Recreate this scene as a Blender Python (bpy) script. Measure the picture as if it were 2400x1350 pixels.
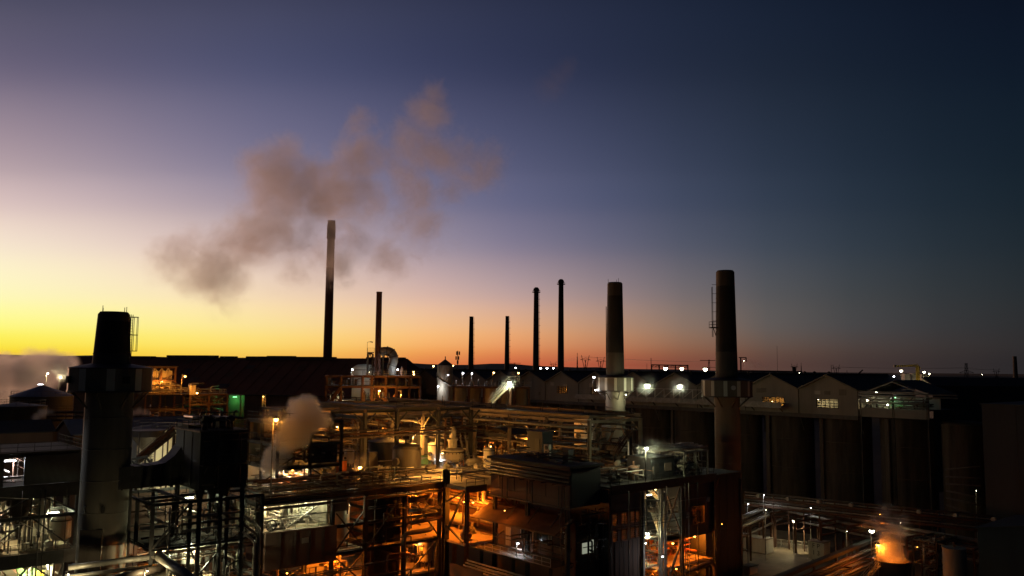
import bpy, bmesh, math, random
from mathutils import Vector, Matrix
RAD = math.radians
sc = bpy.context.scene
COL = sc.collection
for o in list(bpy.data.objects):
    bpy.data.objects.remove(o)

# ------------------------------------------------------------------ camera
# world axes are the plant's own grid: +X runs away to the right, +Y away to the left
F = 1970.0; PITCH = math.atan(187 / F); ROLL = RAD(0.5); CAM_H = 45.0; GA = RAD(49)
VX, VY = math.cos(GA), math.sin(GA)
RX, RY = math.sin(GA), -math.cos(GA)
cam_d = bpy.data.cameras.new('camera'); cam = bpy.data.objects.new('camera', cam_d); COL.objects.link(cam)
cam_d.sensor_width = 36; cam_d.lens = F / 2400 * 36; cam_d.clip_start = 1; cam_d.clip_end = 60000
cam.matrix_world = (Matrix.Translation((0, 0, CAM_H)) @ Matrix.Rotation(GA - math.pi / 2, 4, 'Z')
                    @ Matrix.Rotation(math.pi / 2 + PITCH, 4, 'X') @ Matrix.Rotation(ROLL, 4, 'Z'))
sc.camera = cam

def ray(px, py):
    u = (px - 1200) / F; v = -(py - 675) / F
    c, s = math.cos(ROLL), math.sin(ROLL)
    cx = c * u - s * v; cy = s * u + c * v
    f = math.cos(PITCH) - cy * math.sin(PITCH); z = math.sin(PITCH) + cy * math.cos(PITCH)
    return cx / f, z / f
def at(px, py, d):            # survey helper: the point seen at a pixel, d metres ahead
    a, b = ray(px, py)
    return Vector((d * (VX + a * RX), d * (VY + a * RY), CAM_H + b * d))
def atz(px, py, z):
    a, b = ray(px, py)
    return at(px, py, (z - CAM_H) / b)
def atx(px, py, x):
    a, b = ray(px, py)
    return at(px, py, x / (VX + a * RX))
def aty(px, py, y):
    a, b = ray(px, py)
    return at(px, py, y / (VY + a * RY))

# ------------------------------------------------------------------ render settings
sc.view_settings.view_transform = 'Standard'; sc.view_settings.look = 'None'
sc.view_settings.exposure = 0; sc.view_settings.gamma = 1; sc.view_settings.use_curve_mapping = False
cy = sc.cycles
cy.use_denoising = True; cy.denoiser = 'OPENIMAGEDENOISE'
cy.max_bounces = 5; cy.diffuse_bounces = 3; cy.glossy_bounces = 2; cy.transmission_bounces = 3
cy.volume_bounces = 3; cy.transparent_max_bounces = 8
cy.sample_clamp_indirect = 2.0; cy.caustics_reflective = False; cy.caustics_refractive = False
cy.use_light_tree = True; cy.volume_step_rate = 2.0; cy.volume_max_steps = 160

# ------------------------------------------------------------------ dusk sky
def lin(c):
    c = c / 255.0
    return c / 12.92 if c <= 0.04045 else ((c + 0.055) / 1.055) ** 2.4
def L3(r, g, b):
    y = .3 * r + .59 * g + .11 * b; k = .16 if b >= g - 12 else .05      # dusty air: the blues and mauves are greyed
    r, g, b = (v + (y - v) * k for v in (r, g, b))
    return (lin(r), lin(g), lin(b))
SKY = {   # azimuth column (photo x) : sRGB by photo y
    -500: {-900: (30, 32, 56), -300: (56, 57, 84), 0: (96, 92, 114), 200: (145, 128, 145), 400: (206, 176, 172), 500: (240, 214, 190), 600: (255, 242, 196), 700: (255, 250, 170), 770: (255, 246, 100), 815: (255, 226, 50), 850: (250, 192, 34)},
    0:    {-900: (28, 30, 54), -300: (52, 53, 80), 0: (80, 78, 104), 200: (124, 111, 134), 400: (188, 163, 169), 500: (230, 203, 192), 600: (251, 235, 202), 700: (255, 248, 178), 770: (255, 247, 116), 815: (253, 226, 58), 850: (248, 194, 42)},
    600:  {-900: (22, 25, 48), -300: (40, 43, 70), 0: (64, 67, 97), 200: (88, 89, 124), 400: (134, 125, 152), 500: (176, 156, 166), 600: (220, 193, 184), 700: (247, 219, 178), 770: (253, 226, 142), 815: (253, 213, 98), 850: (245, 184, 74)},
    1200: {-900: (14, 18, 38), -300: (25, 30, 55), 0: (41, 48, 76), 200: (56, 62, 95), 400: (88, 91, 126), 500: (109, 107, 139), 600: (147, 131, 149), 700: (199, 160, 150), 770: (231, 169, 122), 815: (231, 146, 90), 850: (212, 106, 64)},
    1800: {-900: (8, 13, 26), -300: (14, 23, 38), 0: (22, 33, 54), 200: (31, 42, 62), 400: (44, 56, 77), 500: (54, 65, 84), 600: (69, 76, 89), 700: (88, 86, 88), 770: (98, 88, 84), 815: (102, 78, 67), 850: (94, 64, 55)},
    2400: {-900: (6, 10, 18), -300: (8, 15, 26), 0: (11, 21, 38), 200: (15, 28, 44), 400: (21, 35, 48), 500: (26, 39, 50), 600: (33, 43, 51), 700: (41, 46, 50), 770: (45, 45, 47), 815: (46, 43, 44), 850: (42, 39, 41)},
    9999: {-900: (5, 8, 17), -300: (5, 10, 20), 0: (6, 14, 26), 200: (8, 18, 31), 400: (11, 23, 36), 500: (14, 26, 38), 600: (18, 29, 39), 700: (23, 31, 38), 770: (26, 31, 36), 815: (27, 30, 34), 850: (26, 28, 32)},
}
def az_of(px):
    return math.atan2((px - 1200) / F, 1.0)
SUN_AZ = az_of(-500)          # camera-relative azimuth of the sunset, left of the frame
world = bpy.data.worlds.new('World'); sc.world = world; world.use_nodes = True
nt = world.node_tree; nt.nodes.clear()
class NB:
    def __init__(s, nt): s.nt = nt
    def n(s, typ, **kw):
        nd = s.nt.nodes.new(typ)
        for k, v in kw.items(): setattr(nd, k, v)
        return nd
    def l(s, a, b): s.nt.links.new(a, b)
    def math(s, op, a, b=None, clamp=False):
        nd = s.n('ShaderNodeMath', operation=op); nd.use_clamp = clamp
        for i, x in enumerate((a, b)):
            if x is None: continue
            if isinstance(x, (int, float)): nd.inputs[i].default_value = x
            else: s.l(x, nd.inputs[i])
        return nd.outputs[0]
W = NB(nt)
tc = W.n('ShaderNodeTexCoord')
nrm = W.n('ShaderNodeVectorMath', operation='NORMALIZE'); W.l(tc.outputs['Generated'], nrm.inputs[0])
sep = W.n('ShaderNodeSeparateXYZ'); W.l(nrm.outputs[0], sep.inputs[0])
el = W.math('ARCSINE', sep.outputs[2])
# azimuth measured from the sunset direction
sa = GA - SUN_AZ               # plant-frame angle of the sunset direction
sx, sy = math.cos(sa), math.sin(sa)
dx = W.math('ADD', W.math('MULTIPLY', sep.outputs[0], sx), W.math('MULTIPLY', sep.outputs[1], sy))
dy = W.math('SUBTRACT', W.math('MULTIPLY', sep.outputs[1], sx), W.math('MULTIPLY', sep.outputs[0], sy))
az = W.math('ABSOLUTE', W.math('ARCTAN2', dy, dx))
EMAX = RAD(60)
fac_el = W.math('DIVIDE', el, EMAX, clamp=True)
def ramp_for(px):
    tab = SKY[px]
    cpx = min(max(px, -500), 2600) if px != 9999 else 2400
    pts = []
    for y, c in tab.items():
        b = ray(cpx, y)[1]; a = ray(cpx, y)[0]
        e = math.atan2(b, math.hypot(1, a))
        pts.append((max(0.0, e) / EMAX, L3(*c)))
    pts.sort()
    top = pts[-1]; pts.append((1.0, tuple(v * .8 for v in top[1])))
    if pts[0][0] > 0: pts.insert(0, (0.0, pts[0][1]))
    nd = W.n('ShaderNodeValToRGB'); cr = nd.color_ramp; cr.interpolation = 'CARDINAL'
    while len(cr.elements) < len(pts): cr.elements.new(0.5)
    for e, (p, c) in zip(cr.elements, pts):
        e.position = p; e.color = (*c, 1)
    W.l(fac_el, nd.inputs[0])
    return nd.outputs[0]
base_cols = list(SKY)
def refine():                 # in-between azimuth columns, so that no column edge shows as a band
    xs = base_cols[:-1]
    for i in range(len(xs) - 1):
        p0 = SKY[xs[max(i - 1, 0)]]; p1 = SKY[xs[i]]; p2 = SKY[xs[i + 1]]; p3 = SKY[base_cols[i + 2]] if i + 2 < len(xs) else SKY[xs[i + 1]]
        for k in (1, 2):
            t = k / 3; col = {}
            for y in p1:
                cc = []
                for j in range(3):
                    a, b, c, d = p0[y][j], p1[y][j], p2[y][j], p3[y][j]
                    m1, m2 = (c - a) / 2, (d - b) / 2
                    if (c - b) * m1 < 0: m1 = 0
                    if (c - b) * m2 < 0: m2 = 0
                    cc.append(max(1, min(255, (2*t**3-3*t*t+1)*b + (t**3-2*t*t+t)*m1 + (-2*t**3+3*t*t)*c + (t**3-t*t)*m2)))
                col[y] = tuple(cc)
            SKY[xs[i] + (xs[i + 1] - xs[i]) * t] = col
refine()
cols = sorted(SKY)
cur = ramp_for(cols[0]); prev_a = 0.0
for px in cols[1:]:
    a = (az_of(px) - SUN_AZ) if px != 9999 else RAD(150)
    mr = W.n('ShaderNodeMapRange', interpolation_type='LINEAR'); mr.clamp = True
    W.l(az, mr.inputs[0]); mr.inputs[1].default_value = prev_a; mr.inputs[2].default_value = a
    mx = W.n('ShaderNodeMix', data_type='RGBA'); W.l(mr.outputs[0], mx.inputs[0])
    W.l(cur, mx.inputs[6]); W.l(ramp_for(px), mx.inputs[7])
    cur = mx.outputs[2]; prev_a = a
lo = W.n('ShaderNodeMapRange'); lo.clamp = True      # below the horizon the dome is dark land
W.l(el, lo.inputs[0]); lo.inputs[1].default_value = RAD(-1.2); lo.inputs[2].default_value = RAD(-0.3)
mx = W.n('ShaderNodeMix', data_type='RGBA'); W.l(lo.outputs[0], mx.inputs[0])
mx.inputs[6].default_value = (.004, .004, .004, 1); W.l(cur, mx.inputs[7]); cur = mx.outputs[2]
bg = W.n('ShaderNodeBackground'); W.l(cur, bg.inputs[0]); bg.inputs[1].default_value = 1.0
wo = W.n('ShaderNodeOutputWorld'); W.l(bg.outputs[0], wo.inputs[0])

# last red light of the sun just under the hills: only what stands above them still catches it
sun_d = bpy.data.lights.new('sun', 'SUN'); sun_d.energy = 0.95; sun_d.angle = RAD(1.5); sun_d.color = (1.0, .50, .30)
sun = bpy.data.objects.new('sun', sun_d); COL.objects.link(sun)
SUN_EL = RAD(0.9)
sun.matrix_world = Vector((-sx * math.cos(SUN_EL), -sy * math.cos(SUN_EL), -math.sin(SUN_EL))).to_track_quat('-Z', 'Y').to_matrix().to_4x4()

# ================================================================== materials
def make_mat(name, col, col2=None, rough=.75, metal=0, scale=.6, streak=0, bump=0, wave=None, spec=.3, contrast=.25):
    m = bpy.data.materials.new(name); m.use_nodes = True
    t = m.node_tree; t.nodes.clear(); B = NB(t)
    out = B.n('ShaderNodeOutputMaterial'); p = B.n('ShaderNodeBsdfPrincipled')
    B.l(p.outputs[0], out.inputs[0])
    g = B.n('ShaderNodeNewGeometry'); mp = B.n('ShaderNodeMapping'); B.l(g.outputs['Position'], mp.inputs[0])
    mp.inputs['Scale'].default_value = (1, 1, .12 if streak else 1)
    nz = B.n('ShaderNodeTexNoise'); B.l(mp.outputs[0], nz.inputs[0]); nz.inputs['Scale'].default_value = scale
    nz.inputs['Detail'].default_value = 6; nz.inputs['Roughness'].default_value = .65
    cr = B.n('ShaderNodeValToRGB'); B.l(nz.outputs[0], cr.inputs[0])
    c2 = col2 or tuple(v * .5 for v in col)
    cr.color_ramp.elements[0].position = .5 - contrast; cr.color_ramp.elements[0].color = (*c2, 1)
    cr.color_ramp.elements[1].position = .5 + contrast * .6; cr.color_ramp.elements[1].color = (*col, 1)
    B.l(cr.outputs[0], p.inputs['Base Color'])
    p.inputs['Roughness'].default_value = rough; p.inputs['Metallic'].default_value = metal
    p.inputs['Specular IOR Level'].default_value = spec
    h = None
    if wave:                                     # corrugated sheet: ribs along one axis
        wv = B.n('ShaderNodeTexWave', wave_type='BANDS', bands_direction=wave[0]); B.l(g.outputs['Position'], wv.inputs[0])
        wv.inputs['Scale'].default_value = wave[1]; h = wv.outputs['Fac']
    if bump or wave:
        bp = B.n('ShaderNodeBump'); bp.inputs['Strength'].default_value = bump or .5; bp.inputs['Distance'].default_value = .06
        if h is None:
            n2 = B.n('ShaderNodeTexNoise'); B.l(g.outputs['Position'], n2.inputs[0]); n2.inputs['Scale'].default_value = scale * 6; h = n2.outputs[0]
        B.l(h, bp.inputs['Height']); B.l(bp.outputs[0], p.inputs['Normal'])
    return m
def make_emit(name, col, strength):
    m = bpy.data.materials.new(name); m.use_nodes = True
    t = m.node_tree; t.nodes.clear(); B = NB(t)
    out = B.n('ShaderNodeOutputMaterial'); e = B.n('ShaderNodeEmission'); B.l(e.outputs[0], out.inputs[0])
    e.inputs[0].default_value = (*col, 1); e.inputs[1].default_value = strength
    return m
steel = make_mat('grimy_steel', (.10, .082, .068), (.05, .04, .033), rough=.6, scale=.8)
steel_dark = make_mat('dark_steel', (.06, .055, .05), (.03, .028, .026), rough=.55, scale=.8)
steel_pale = make_mat('galvanised_steel', (.34, .31, .26), (.19, .16, .125), rough=.5, scale=1.2)
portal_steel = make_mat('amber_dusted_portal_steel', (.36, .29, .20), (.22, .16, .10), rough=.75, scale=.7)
steel_red = make_mat('dusty_red_steel', (.15, .08, .05), (.075, .038, .024), rough=.8, scale=.7)
pipe_pale = make_mat('lagged_pipe', (.40, .37, .31), (.22, .18, .14), rough=.45, metal=.3, scale=1.5)
pipe_dark = make_mat('dark_pipe', (.12, .09, .07), (.06, .045, .035), rough=.5, scale=1.5)
concrete = make_mat('weathered_concrete', (.22, .19, .145), (.11, .09, .066), rough=.9, scale=.35, streak=1, bump=.15, contrast=.3)
concrete_dark = make_mat('stained_concrete', (.15, .12, .092), (.06, .046, .036), rough=.9, scale=.4, streak=1, bump=.15, contrast=.3)
soot = make_mat('black_paint_soot_and_shade', (.05, .042, .036), (.025, .021, .018), rough=.85, scale=.4, streak=1)
white_and_smoke_pale = make_mat('weathered_white_and_smoke_pale', (.62, .60, .56), (.42, .38, .34), rough=.7, scale=.4, streak=1)
stack_steel = make_mat('rusty_flue_steel', (.22, .10, .07), (.12, .055, .04), rough=.8, scale=.4, streak=1)
clad_cream = make_mat('cream_cladding', (.30, .26, .20), (.20, .17, .13), rough=.7, scale=.3, streak=1, wave=('Y', 3.0))
clad_cream_y = make_mat('cream_cladding_across', (.30, .26, .20), (.20, .17, .13), rough=.7, scale=.3, streak=1, wave=('X', 3.0))
clad_warm = make_mat('warm_cream_sheet', (.46, .41, .32), (.33, .285, .22), rough=.7, scale=.3, streak=1, wave=('X', 3.0))
clad_brown = make_mat('brown_cladding', (.15, .09, .065), (.10, .055, .04), rough=.75, scale=.25, streak=1, wave=('X', 2.5))
clad_brown_y = make_mat('brown_cladding_across', (.15, .09, .065), (.10, .055, .04), rough=.75, scale=.25, streak=1, wave=('Y', 2.5))
clad_dark = make_mat('dark_grey_cladding', (.042, .042, .045), (.026, .025, .026), rough=.6, scale=.3, streak=1, wave=('X', 2.5))
clad_pale = make_mat('translucent_pale_sheet', (.66, .64, .52), (.5, .46, .36), rough=.6, scale=.4, streak=1)
shed_mat = make_mat('red_dusted_shed_sheeting', (.20, .085, .055), (.12, .05, .034), rough=.85, scale=.05, contrast=.3, wave=('X', 1.2), bump=.25)
roof_dark = make_mat('dark_roof_sheet', (.05, .043, .038), (.025, .021, .018), rough=.6, scale=.3, wave=('Y', 2.0))
roof_blue = make_mat('blue_grey_roof_sheet', (.18, .20, .24), (.12, .13, .15), rough=.5, scale=.3, wave=('X', 2.0))
floor_dust = make_mat('dusty_concrete_floor', (.34, .27, .19), (.20, .15, .10), rough=.9, scale=.25, bump=.2)
grating = make_mat('deck_grating', (.09, .07, .055), (.045, .035, .028), rough=.8, scale=1.0)
tank_cream = make_mat('cream_vessel_paint', (.48, .43, .33), (.32, .27, .2), rough=.5, scale=.8, streak=1)
tank_grey = make_mat('grey_vessel_paint', (.26, .25, .22), (.16, .145, .12), rough=.55, scale=.8, streak=1)
tank_dark = make_mat('dark_vessel_paint', (.09, .075, .06), (.05, .04, .033), rough=.6, scale=.8, streak=1)
green_paint = make_mat('green_machine_paint', (.16, .30, .10), (.08, .16, .05), rough=.5, scale=1.0)
orange_paint = make_mat('orange_safety_paint', (.55, .16, .04), (.38, .1, .03), rough=.6, scale=1.0)
yellow_paint = make_mat('yellow_crane_paint', (.55, .36, .05), (.4, .25, .04), rough=.6, scale=1.0)
glass_dark = make_mat('dark_window_glass', (.03, .035, .04), (.02, .022, .025), rough=.15, spec=.6, scale=.5)
louvre_mat = make_mat('louvre_blade', (.30, .22, .17), (.2, .14, .1), rough=.6, scale=1.0)
silo_mat = make_mat('dark_stained_silo_concrete', (.115, .088, .064), (.035, .027, .02), rough=.9, scale=.5, streak=1, bump=.15, contrast=.22)
soil = make_mat('red_dust_ground', (.085, .055, .04), (.05, .033, .025), rough=.95, scale=.03, bump=.1)
apron = make_mat('washed_concrete_apron', (.33, .27, .19), (.12, .085, .055), rough=.7, scale=.16, bump=.15)
scrub = make_mat('dark_scrub_leaves', (.035, .045, .022), (.018, .024, .012), rough=.9, scale=.05)
hill_mat = make_mat('distant_hill_bush', (.05, .055, .045), (.03, .035, .03), rough=1, scale=.002)
wire_mat = make_mat('grey_conductor', (.10, .10, .10), rough=.5, scale=1)
ink = make_mat('dark_stencil_paint', (.03, .025, .02), rough=.8, scale=1)
white_skid = make_mat('white_container_paint', (.68, .62, .52), (.5, .43, .34), rough=.6, scale=.5, streak=1)
ORANGE = (1.0, .35, .04); AMBER = (1.0, .45, .085); WARM = (1.0, .84, .46); WHITE = (.96, 1.0, .60); COOL = (.86, .92, 1.0); GREEN = (.10, 1.0, .22); DEEP = (1.0, .23, .012)
glow = {n: make_emit('lamp_glow_' + n, c, s) for n, c, s in (
    ('orange', (1, .5, .12), 22), ('amber', (1, .60, .20), 22), ('warm', (1, .88, .6), 22), ('white', (.95, 1, .82), 24),
    ('cool', (.9, .94, 1), 24), ('green', (.25, 1, .35), 8), ('deep', (1, .40, .06), 16), ('red', (1, .08, .03), 8))}
LCOL = dict(orange=ORANGE, amber=AMBER, warm=WARM, white=WHITE, cool=COOL, green=GREEN, deep=DEEP, red=(1, .05, .02))

# ================================================================== mesh helpers
WM = {}
_mc = {}
def finish(verts, faces, mat, name, smooth=None):
    me = bpy.data.meshes.new(name); me.from_pydata(verts, [], faces)
    if smooth is not None:
        me.polygons.foreach_set('use_smooth', [bool(x) for x in smooth])
    if mat: me.materials.append(mat)
    me.update()
    return me
class MB:                                          # collects boxes, bars and tubes into one mesh
    def __init__(s): s.v = []; s.f = []; s.sm = []
    def box(s, x0, x1, y0, y1, z0, z1):
        b = len(s.v)
        s.v += [(x0, y0, z0), (x1, y0, z0), (x1, y1, z0), (x0, y1, z0), (x0, y0, z1), (x1, y0, z1), (x1, y1, z1), (x0, y1, z1)]
        for q in ((0, 3, 2, 1), (4, 5, 6, 7), (0, 1, 5, 4), (1, 2, 6, 5), (2, 3, 7, 6), (3, 0, 4, 7)):
            s.f.append(tuple(b + i for i in q)); s.sm.append(False)
        return s
    def tube(s, pts, r, n=6, caps=True):
        pts = [Vector(p) for p in pts]
        rs = r if isinstance(r, (list, tuple)) else [r] * len(pts)
        up = None; b = len(s.v)
        for i, p in enumerate(pts):
            d = ((pts[i] - pts[i - 1]).normalized() if i else Vector()) + ((pts[i + 1] - pts[i]).normalized() if i + 1 < len(pts) else Vector())
            d = d.normalized() if d.length > 1e-6 else Vector((0, 0, 1))
            if up is None:
                up = Vector((0, 0, 1)) if abs(d.z) < .9 else Vector((1, 0, 0))
            a = d.cross(up)
            if a.length < 1e-3: a = d.cross(Vector((1, 0, 0)) if abs(d.x) < .9 else Vector((0, 1, 0)))
            a.normalize(); up = a.cross(d).normalized(); c = up
            for k in range(n):
                t = 2 * math.pi * (k + .5) / n
                s.v.append(tuple(p + (a * math.cos(t) + c * math.sin(t)) * rs[i]))
        m = len(pts)
        for i in range(m - 1):
            for k in range(n):
                k2 = (k + 1) % n
                s.f.append((b + i * n + k, b + i * n + k2, b + (i + 1) * n + k2, b + (i + 1) * n + k)); s.sm.append(n > 4)
        if caps:
            s.f.append(tuple(b + k for k in reversed(range(n)))); s.sm.append(False)
            s.f.append(tuple(b + (m - 1) * n + k for k in range(n))); s.sm.append(False)
        return s
    def bar(s, p, q, w): return s.tube([p, q], w * .7071, 4)
    def lathe(s, c, prof, n=24, cap0=True, cap1=True):      # prof: (radius, z) list, c = (x, y)
        for i in range(len(prof) - 1):
            b = len(s.v)
            for (r, z) in (prof[i], prof[i + 1]):
                for k in range(n):
                    t = 2 * math.pi * k / n
                    s.v.append((c[0] + r * math.cos(t), c[1] + r * math.sin(t), z))
            for k in range(n):
                k2 = (k + 1) % n
                s.f.append((b + k, b + k2, b + n + k2, b + n + k)); s.sm.append(True)
        for flag, (r, z), rev in ((cap0, prof[0], True), (cap1, prof[-1], False)):
            if flag and r > .01:
                b = len(s.v)
                for k in range(n):
                    t = 2 * math.pi * k / n
                    s.v.append((c[0] + r * math.cos(t), c[1] + r * math.sin(t), z))
                s.f.append(tuple(b + k for k in (reversed(range(n)) if rev else range(n)))); s.sm.append(False)
        return s
    def prism(s, poly, ext):                                # planar polygon (3-D points) swept by a vector
        b = len(s.v); n = len(poly); e = Vector(ext)
        s.v += [tuple(Vector(p)) for p in poly] + [tuple(Vector(p) + e) for p in poly]
        s.f.append(tuple(b + i for i in reversed(range(n)))); s.f.append(tuple(b + n + i for i in range(n))); s.sm += [False, False]
        for i in range(n):
            j = (i + 1) % n
            s.f.append((b + i, b + j, b + n + j, b + n + i)); s.sm.append(False)
        return s
    def sphere(s, c, r, n=12, m=7, sz=1):
        prof = [(max(.001, r * math.sin(math.pi * i / m)), c[2] - r * sz * math.cos(math.pi * i / m)) for i in range(m + 1)]
        return s.lathe(c, prof, n, False, False)
    def mesh(s, mat, name='part'):
        return finish(s.v, s.f, mat, name, s.sm)
def cached(key, fn):
    if key not in _mc: _mc[key] = fn()
    return _mc[key]
def unit_box(mat):
    return cached(('box', mat.name), lambda: MB().box(-.5, .5, -.5, .5, -.5, .5).mesh(mat, 'box'))
def unit_I(mat):                                           # I-section, unit depth and length along Z
    def mk():
        w, t, wb = .5, .13, .07
        o = [(-w, -.5), (w, -.5), (w, -.5 + t), (wb, -.5 + t), (wb, .5 - t), (w, .5 - t), (w, .5), (-w, .5), (-w, .5 - t), (-wb, .5 - t), (-wb, -.5 + t), (-w, -.5 + t)]
        return MB().prism([(x, y, 0) for x, y in o], (0, 0, 1)).mesh(mat, 'section')
    return cached(('I', mat.name), mk)
def unit_bar(mat):
    return cached(('bar', mat.name), lambda: MB().tube([(0, 0, 0), (0, 0, 1)], .7071, 4).mesh(mat, 'bar'))
def unit_cyl(mat, n=16):
    return cached(('cyl', mat.name, n), lambda: MB().lathe((0, 0), [(1, 0), (1, 1)], n).mesh(mat, 'round'))
def aim(p, q, w, d):                                       # matrix: local Z from p to q, scaled
    p = Vector(p); q = Vector(q); z = q - p; L = z.length; z.normalize()
    u = Vector((0, 0, 1)) if abs(z.z) < .95 else Vector((0, 1, 0))
    x = u.cross(z).normalized(); y = z.cross(x)
    return Matrix.Translation(p) @ Matrix((x, y, z)).transposed().to_4x4() @ Matrix.Diagonal((w, d, L, 1))

def link(name, data, M=None, parent=None):
    o = bpy.data.objects.new(name, data); COL.objects.link(o)
    M = M or Matrix.Identity(4)
    o.matrix_basis = M
    WM[o.name] = M
    if parent is not None:
        o.parent = parent; o.matrix_parent_inverse = WM[parent.name].inverted()
    return o
def tag(o, label=None, cat=None, group=None, kind=None):
    if label: o['label'] = label
    if cat: o['category'] = cat
    if group: o['group'] = group
    if kind: o['kind'] = kind
    return o
class Thing:
    def __init__(s, name, label, cat, base, group=None, kind=None):
        s.e = link(name, None, Matrix.Translation(Vector(base))); s.e.empty_display_size = .5
        tag(s.e, label, cat, group, kind); s.base = Vector(base)
    def put(s, part, data, M=None, under=None, kind=None, label=None):
        o = link(part, data, M, under or s.e)
        if kind: o['kind'] = kind
        if label: o['label'] = label
        return o
    def mb(s, part, m, mat, under=None, kind=None, label=None): return s.put(part, m.mesh(mat, part), None, under, kind, label)
    def box(s, part, x0, x1, y0, y1, z0, z1, mat, under=None, label=None):
        M = Matrix.Translation(((x0 + x1) / 2, (y0 + y1) / 2, (z0 + z1) / 2)) @ Matrix.Diagonal((abs(x1 - x0), abs(y1 - y0), abs(z1 - z0), 1))
        return s.put(part, unit_box(mat), M, under, None, label)
    def beam(s, part, p, q, w, mat, under=None): return s.put(part, unit_I(mat), aim(p, q, w, w), under)
    def bar(s, part, p, q, w, mat, under=None): return s.put(part, unit_bar(mat), aim(p, q, w, w), under)
    def cyl(s, part, p, q, r, mat, n=16, under=None): return s.put(part, unit_cyl(mat, n), aim(p, q, r, r), under)
def single(name, m, mat, label, cat, group=None, kind=None):
    o = link(name, m.mesh(mat, name)); tag(o, label, cat, group, kind); return o

def bend(pts, r=.5, k=3):                                  # rounds the corners of a pipe run
    pts = [Vector(p) for p in pts]; out = [pts[0]]
    for a, b, c in zip(pts, pts[1:], pts[2:]):
        d1 = (a - b); d2 = (c - b); rr = min(r, d1.length * .45, d2.length * .45)
        p1 = b + d1.normalized() * rr; p2 = b + d2.normalized() * rr
        for i in range(k + 1):
            t = i / k
            out.append(p1 * (1 - t) ** 2 + b * 2 * t * (1 - t) + p2 * t * t)
    out.append(pts[-1]); return out
def pipe(T, pts, r, mat, part='pipe', n=8, under=None):
    m = MB().tube(bend(pts, r * 3), r, n)
    return T.mb(part, m, mat, under)
def rail(T, pts, mat=None, h=1.1, closed=False, part='handrail', under=None):
    mat = mat or steel_pale; m = MB(); pts = [Vector(p) for p in pts]
    if closed: pts = pts + [pts[0]]
    for a, b in zip(pts, pts[1:]):
        L = (b - a).length; n = max(1, round(L / 1.8))
        for i in range(n + 1):
            p = a.lerp(b, i / n); m.bar(p, p + Vector((0, 0, h)), .055)
        for hh in (h, h * .52): m.bar(a + Vector((0, 0, hh)), b + Vector((0, 0, hh)), .055)
        m.bar(a + Vector((0, 0, .08)), b + Vector((0, 0, .08)), .07)
    return T.mb(part, m, mat, under)
def ladder(T, p, q, side, mat=None, cage=False, part='ladder', under=None, w=.5):
    mat = mat or steel_pale; p = Vector(p); q = Vector(q); sd = Vector(side).normalized() * w / 2; m = MB()
    for s_ in (-1, 1): m.bar(p + sd * s_, q + sd * s_, .07)
    n = int((q - p).length / .33)
    for i in range(1, n):
        c = p.lerp(q, i / n); m.bar(c - sd, c + sd, .04)
    return T.mb(part, m, mat, under)
def stairs(T, p, q, w, side, mat=None, part='stairs', under=None):
    mat = mat or steel_pale; p = Vector(p); q = Vector(q); sd = Vector(side).normalized() * w / 2; up = Vector((0, 0, 1))
    m = MB()
    for s_ in (-1, 1):
        m.tube([p + sd * s_, q + sd * s_], [.14, .14], 4)
        for hh in (.55, 1.05): m.bar(p + sd * s_ + up * hh, q + sd * s_ + up * hh, .05)
        n = max(2, int((q - p).length / 1.5))
        for i in range(n + 1):
            c = p.lerp(q, i / n) + sd * s_; m.bar(c, c + up * 1.05, .05)
    o = T.mb(part, m, mat, under)
    n = max(2, int(abs(q.z - p.z) / .22)); t = MB(); run = (q - p); run.z = 0; run = run.normalized() * .13
    for i in range(1, n):
        c = p.lerp(q, i / n); t.prism([c - sd - run, c + sd - run, c + sd + run, c - sd + run], (0, 0, .04))
    tr = T.mb('treads', t, mat, o, 'stuff')
    return o
def frame(T, xs, ys, zs, col=.4, bm=.34, mat=None, braces=(), perimeter=False, beams=True, skip=()):
    mat = mat or steel
    z0, z1 = zs[0], zs[-1]
    for i, x in enumerate(xs):
        for j, y in enumerate(ys):
            if perimeter and 0 < i < len(xs) - 1 and 0 < j < len(ys) - 1: continue
            if (i, j) in skip: continue
            T.put('column', unit_I(mat), Matrix.Translation((x, y, z0)) @ Matrix.Diagonal((col, col, z1 - z0, 1)))
    if beams:
        for z in zs[1:]:
            zz = z - bm * .5 - .004
            for j, y in enumerate(ys):
                for a, b in zip(xs, xs[1:]):
                    T.beam('beam', (a + col * .5, y, zz), (b - col * .5, y, zz), bm, mat)
            for i, x in enumerate(xs):
                for a, b in zip(ys, ys[1:]):
                    T.beam('beam', (x, a + col * .5, zz), (x, b - col * .5, zz), bm, mat)
    for (p, q) in braces: T.bar('brace', p, q, .17, mat)
def xbrace(x0, y0, x1, y1, z0, z1, kind='X'):
    r = []
    if kind in 'X/': r.append(((x0, y0, z0), (x1, y1, z1)))
    if kind in 'X\\': r.append(((x0, y0, z1), (x1, y1, z0)))
    if kind == 'V':
        mx, my = (x0 + x1) / 2, (y0 + y1) / 2
        r += [((x0, y0, z1), (mx, my, z0)), ((x1, y1, z1), (mx, my, z0))]
    if kind == 'A':
        mx, my = (x0 + x1) / 2, (y0 + y1) / 2
        r += [((x0, y0, z0), (mx, my, z1)), ((x1, y1, z0), (mx, my, z1))]
    return r
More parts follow.
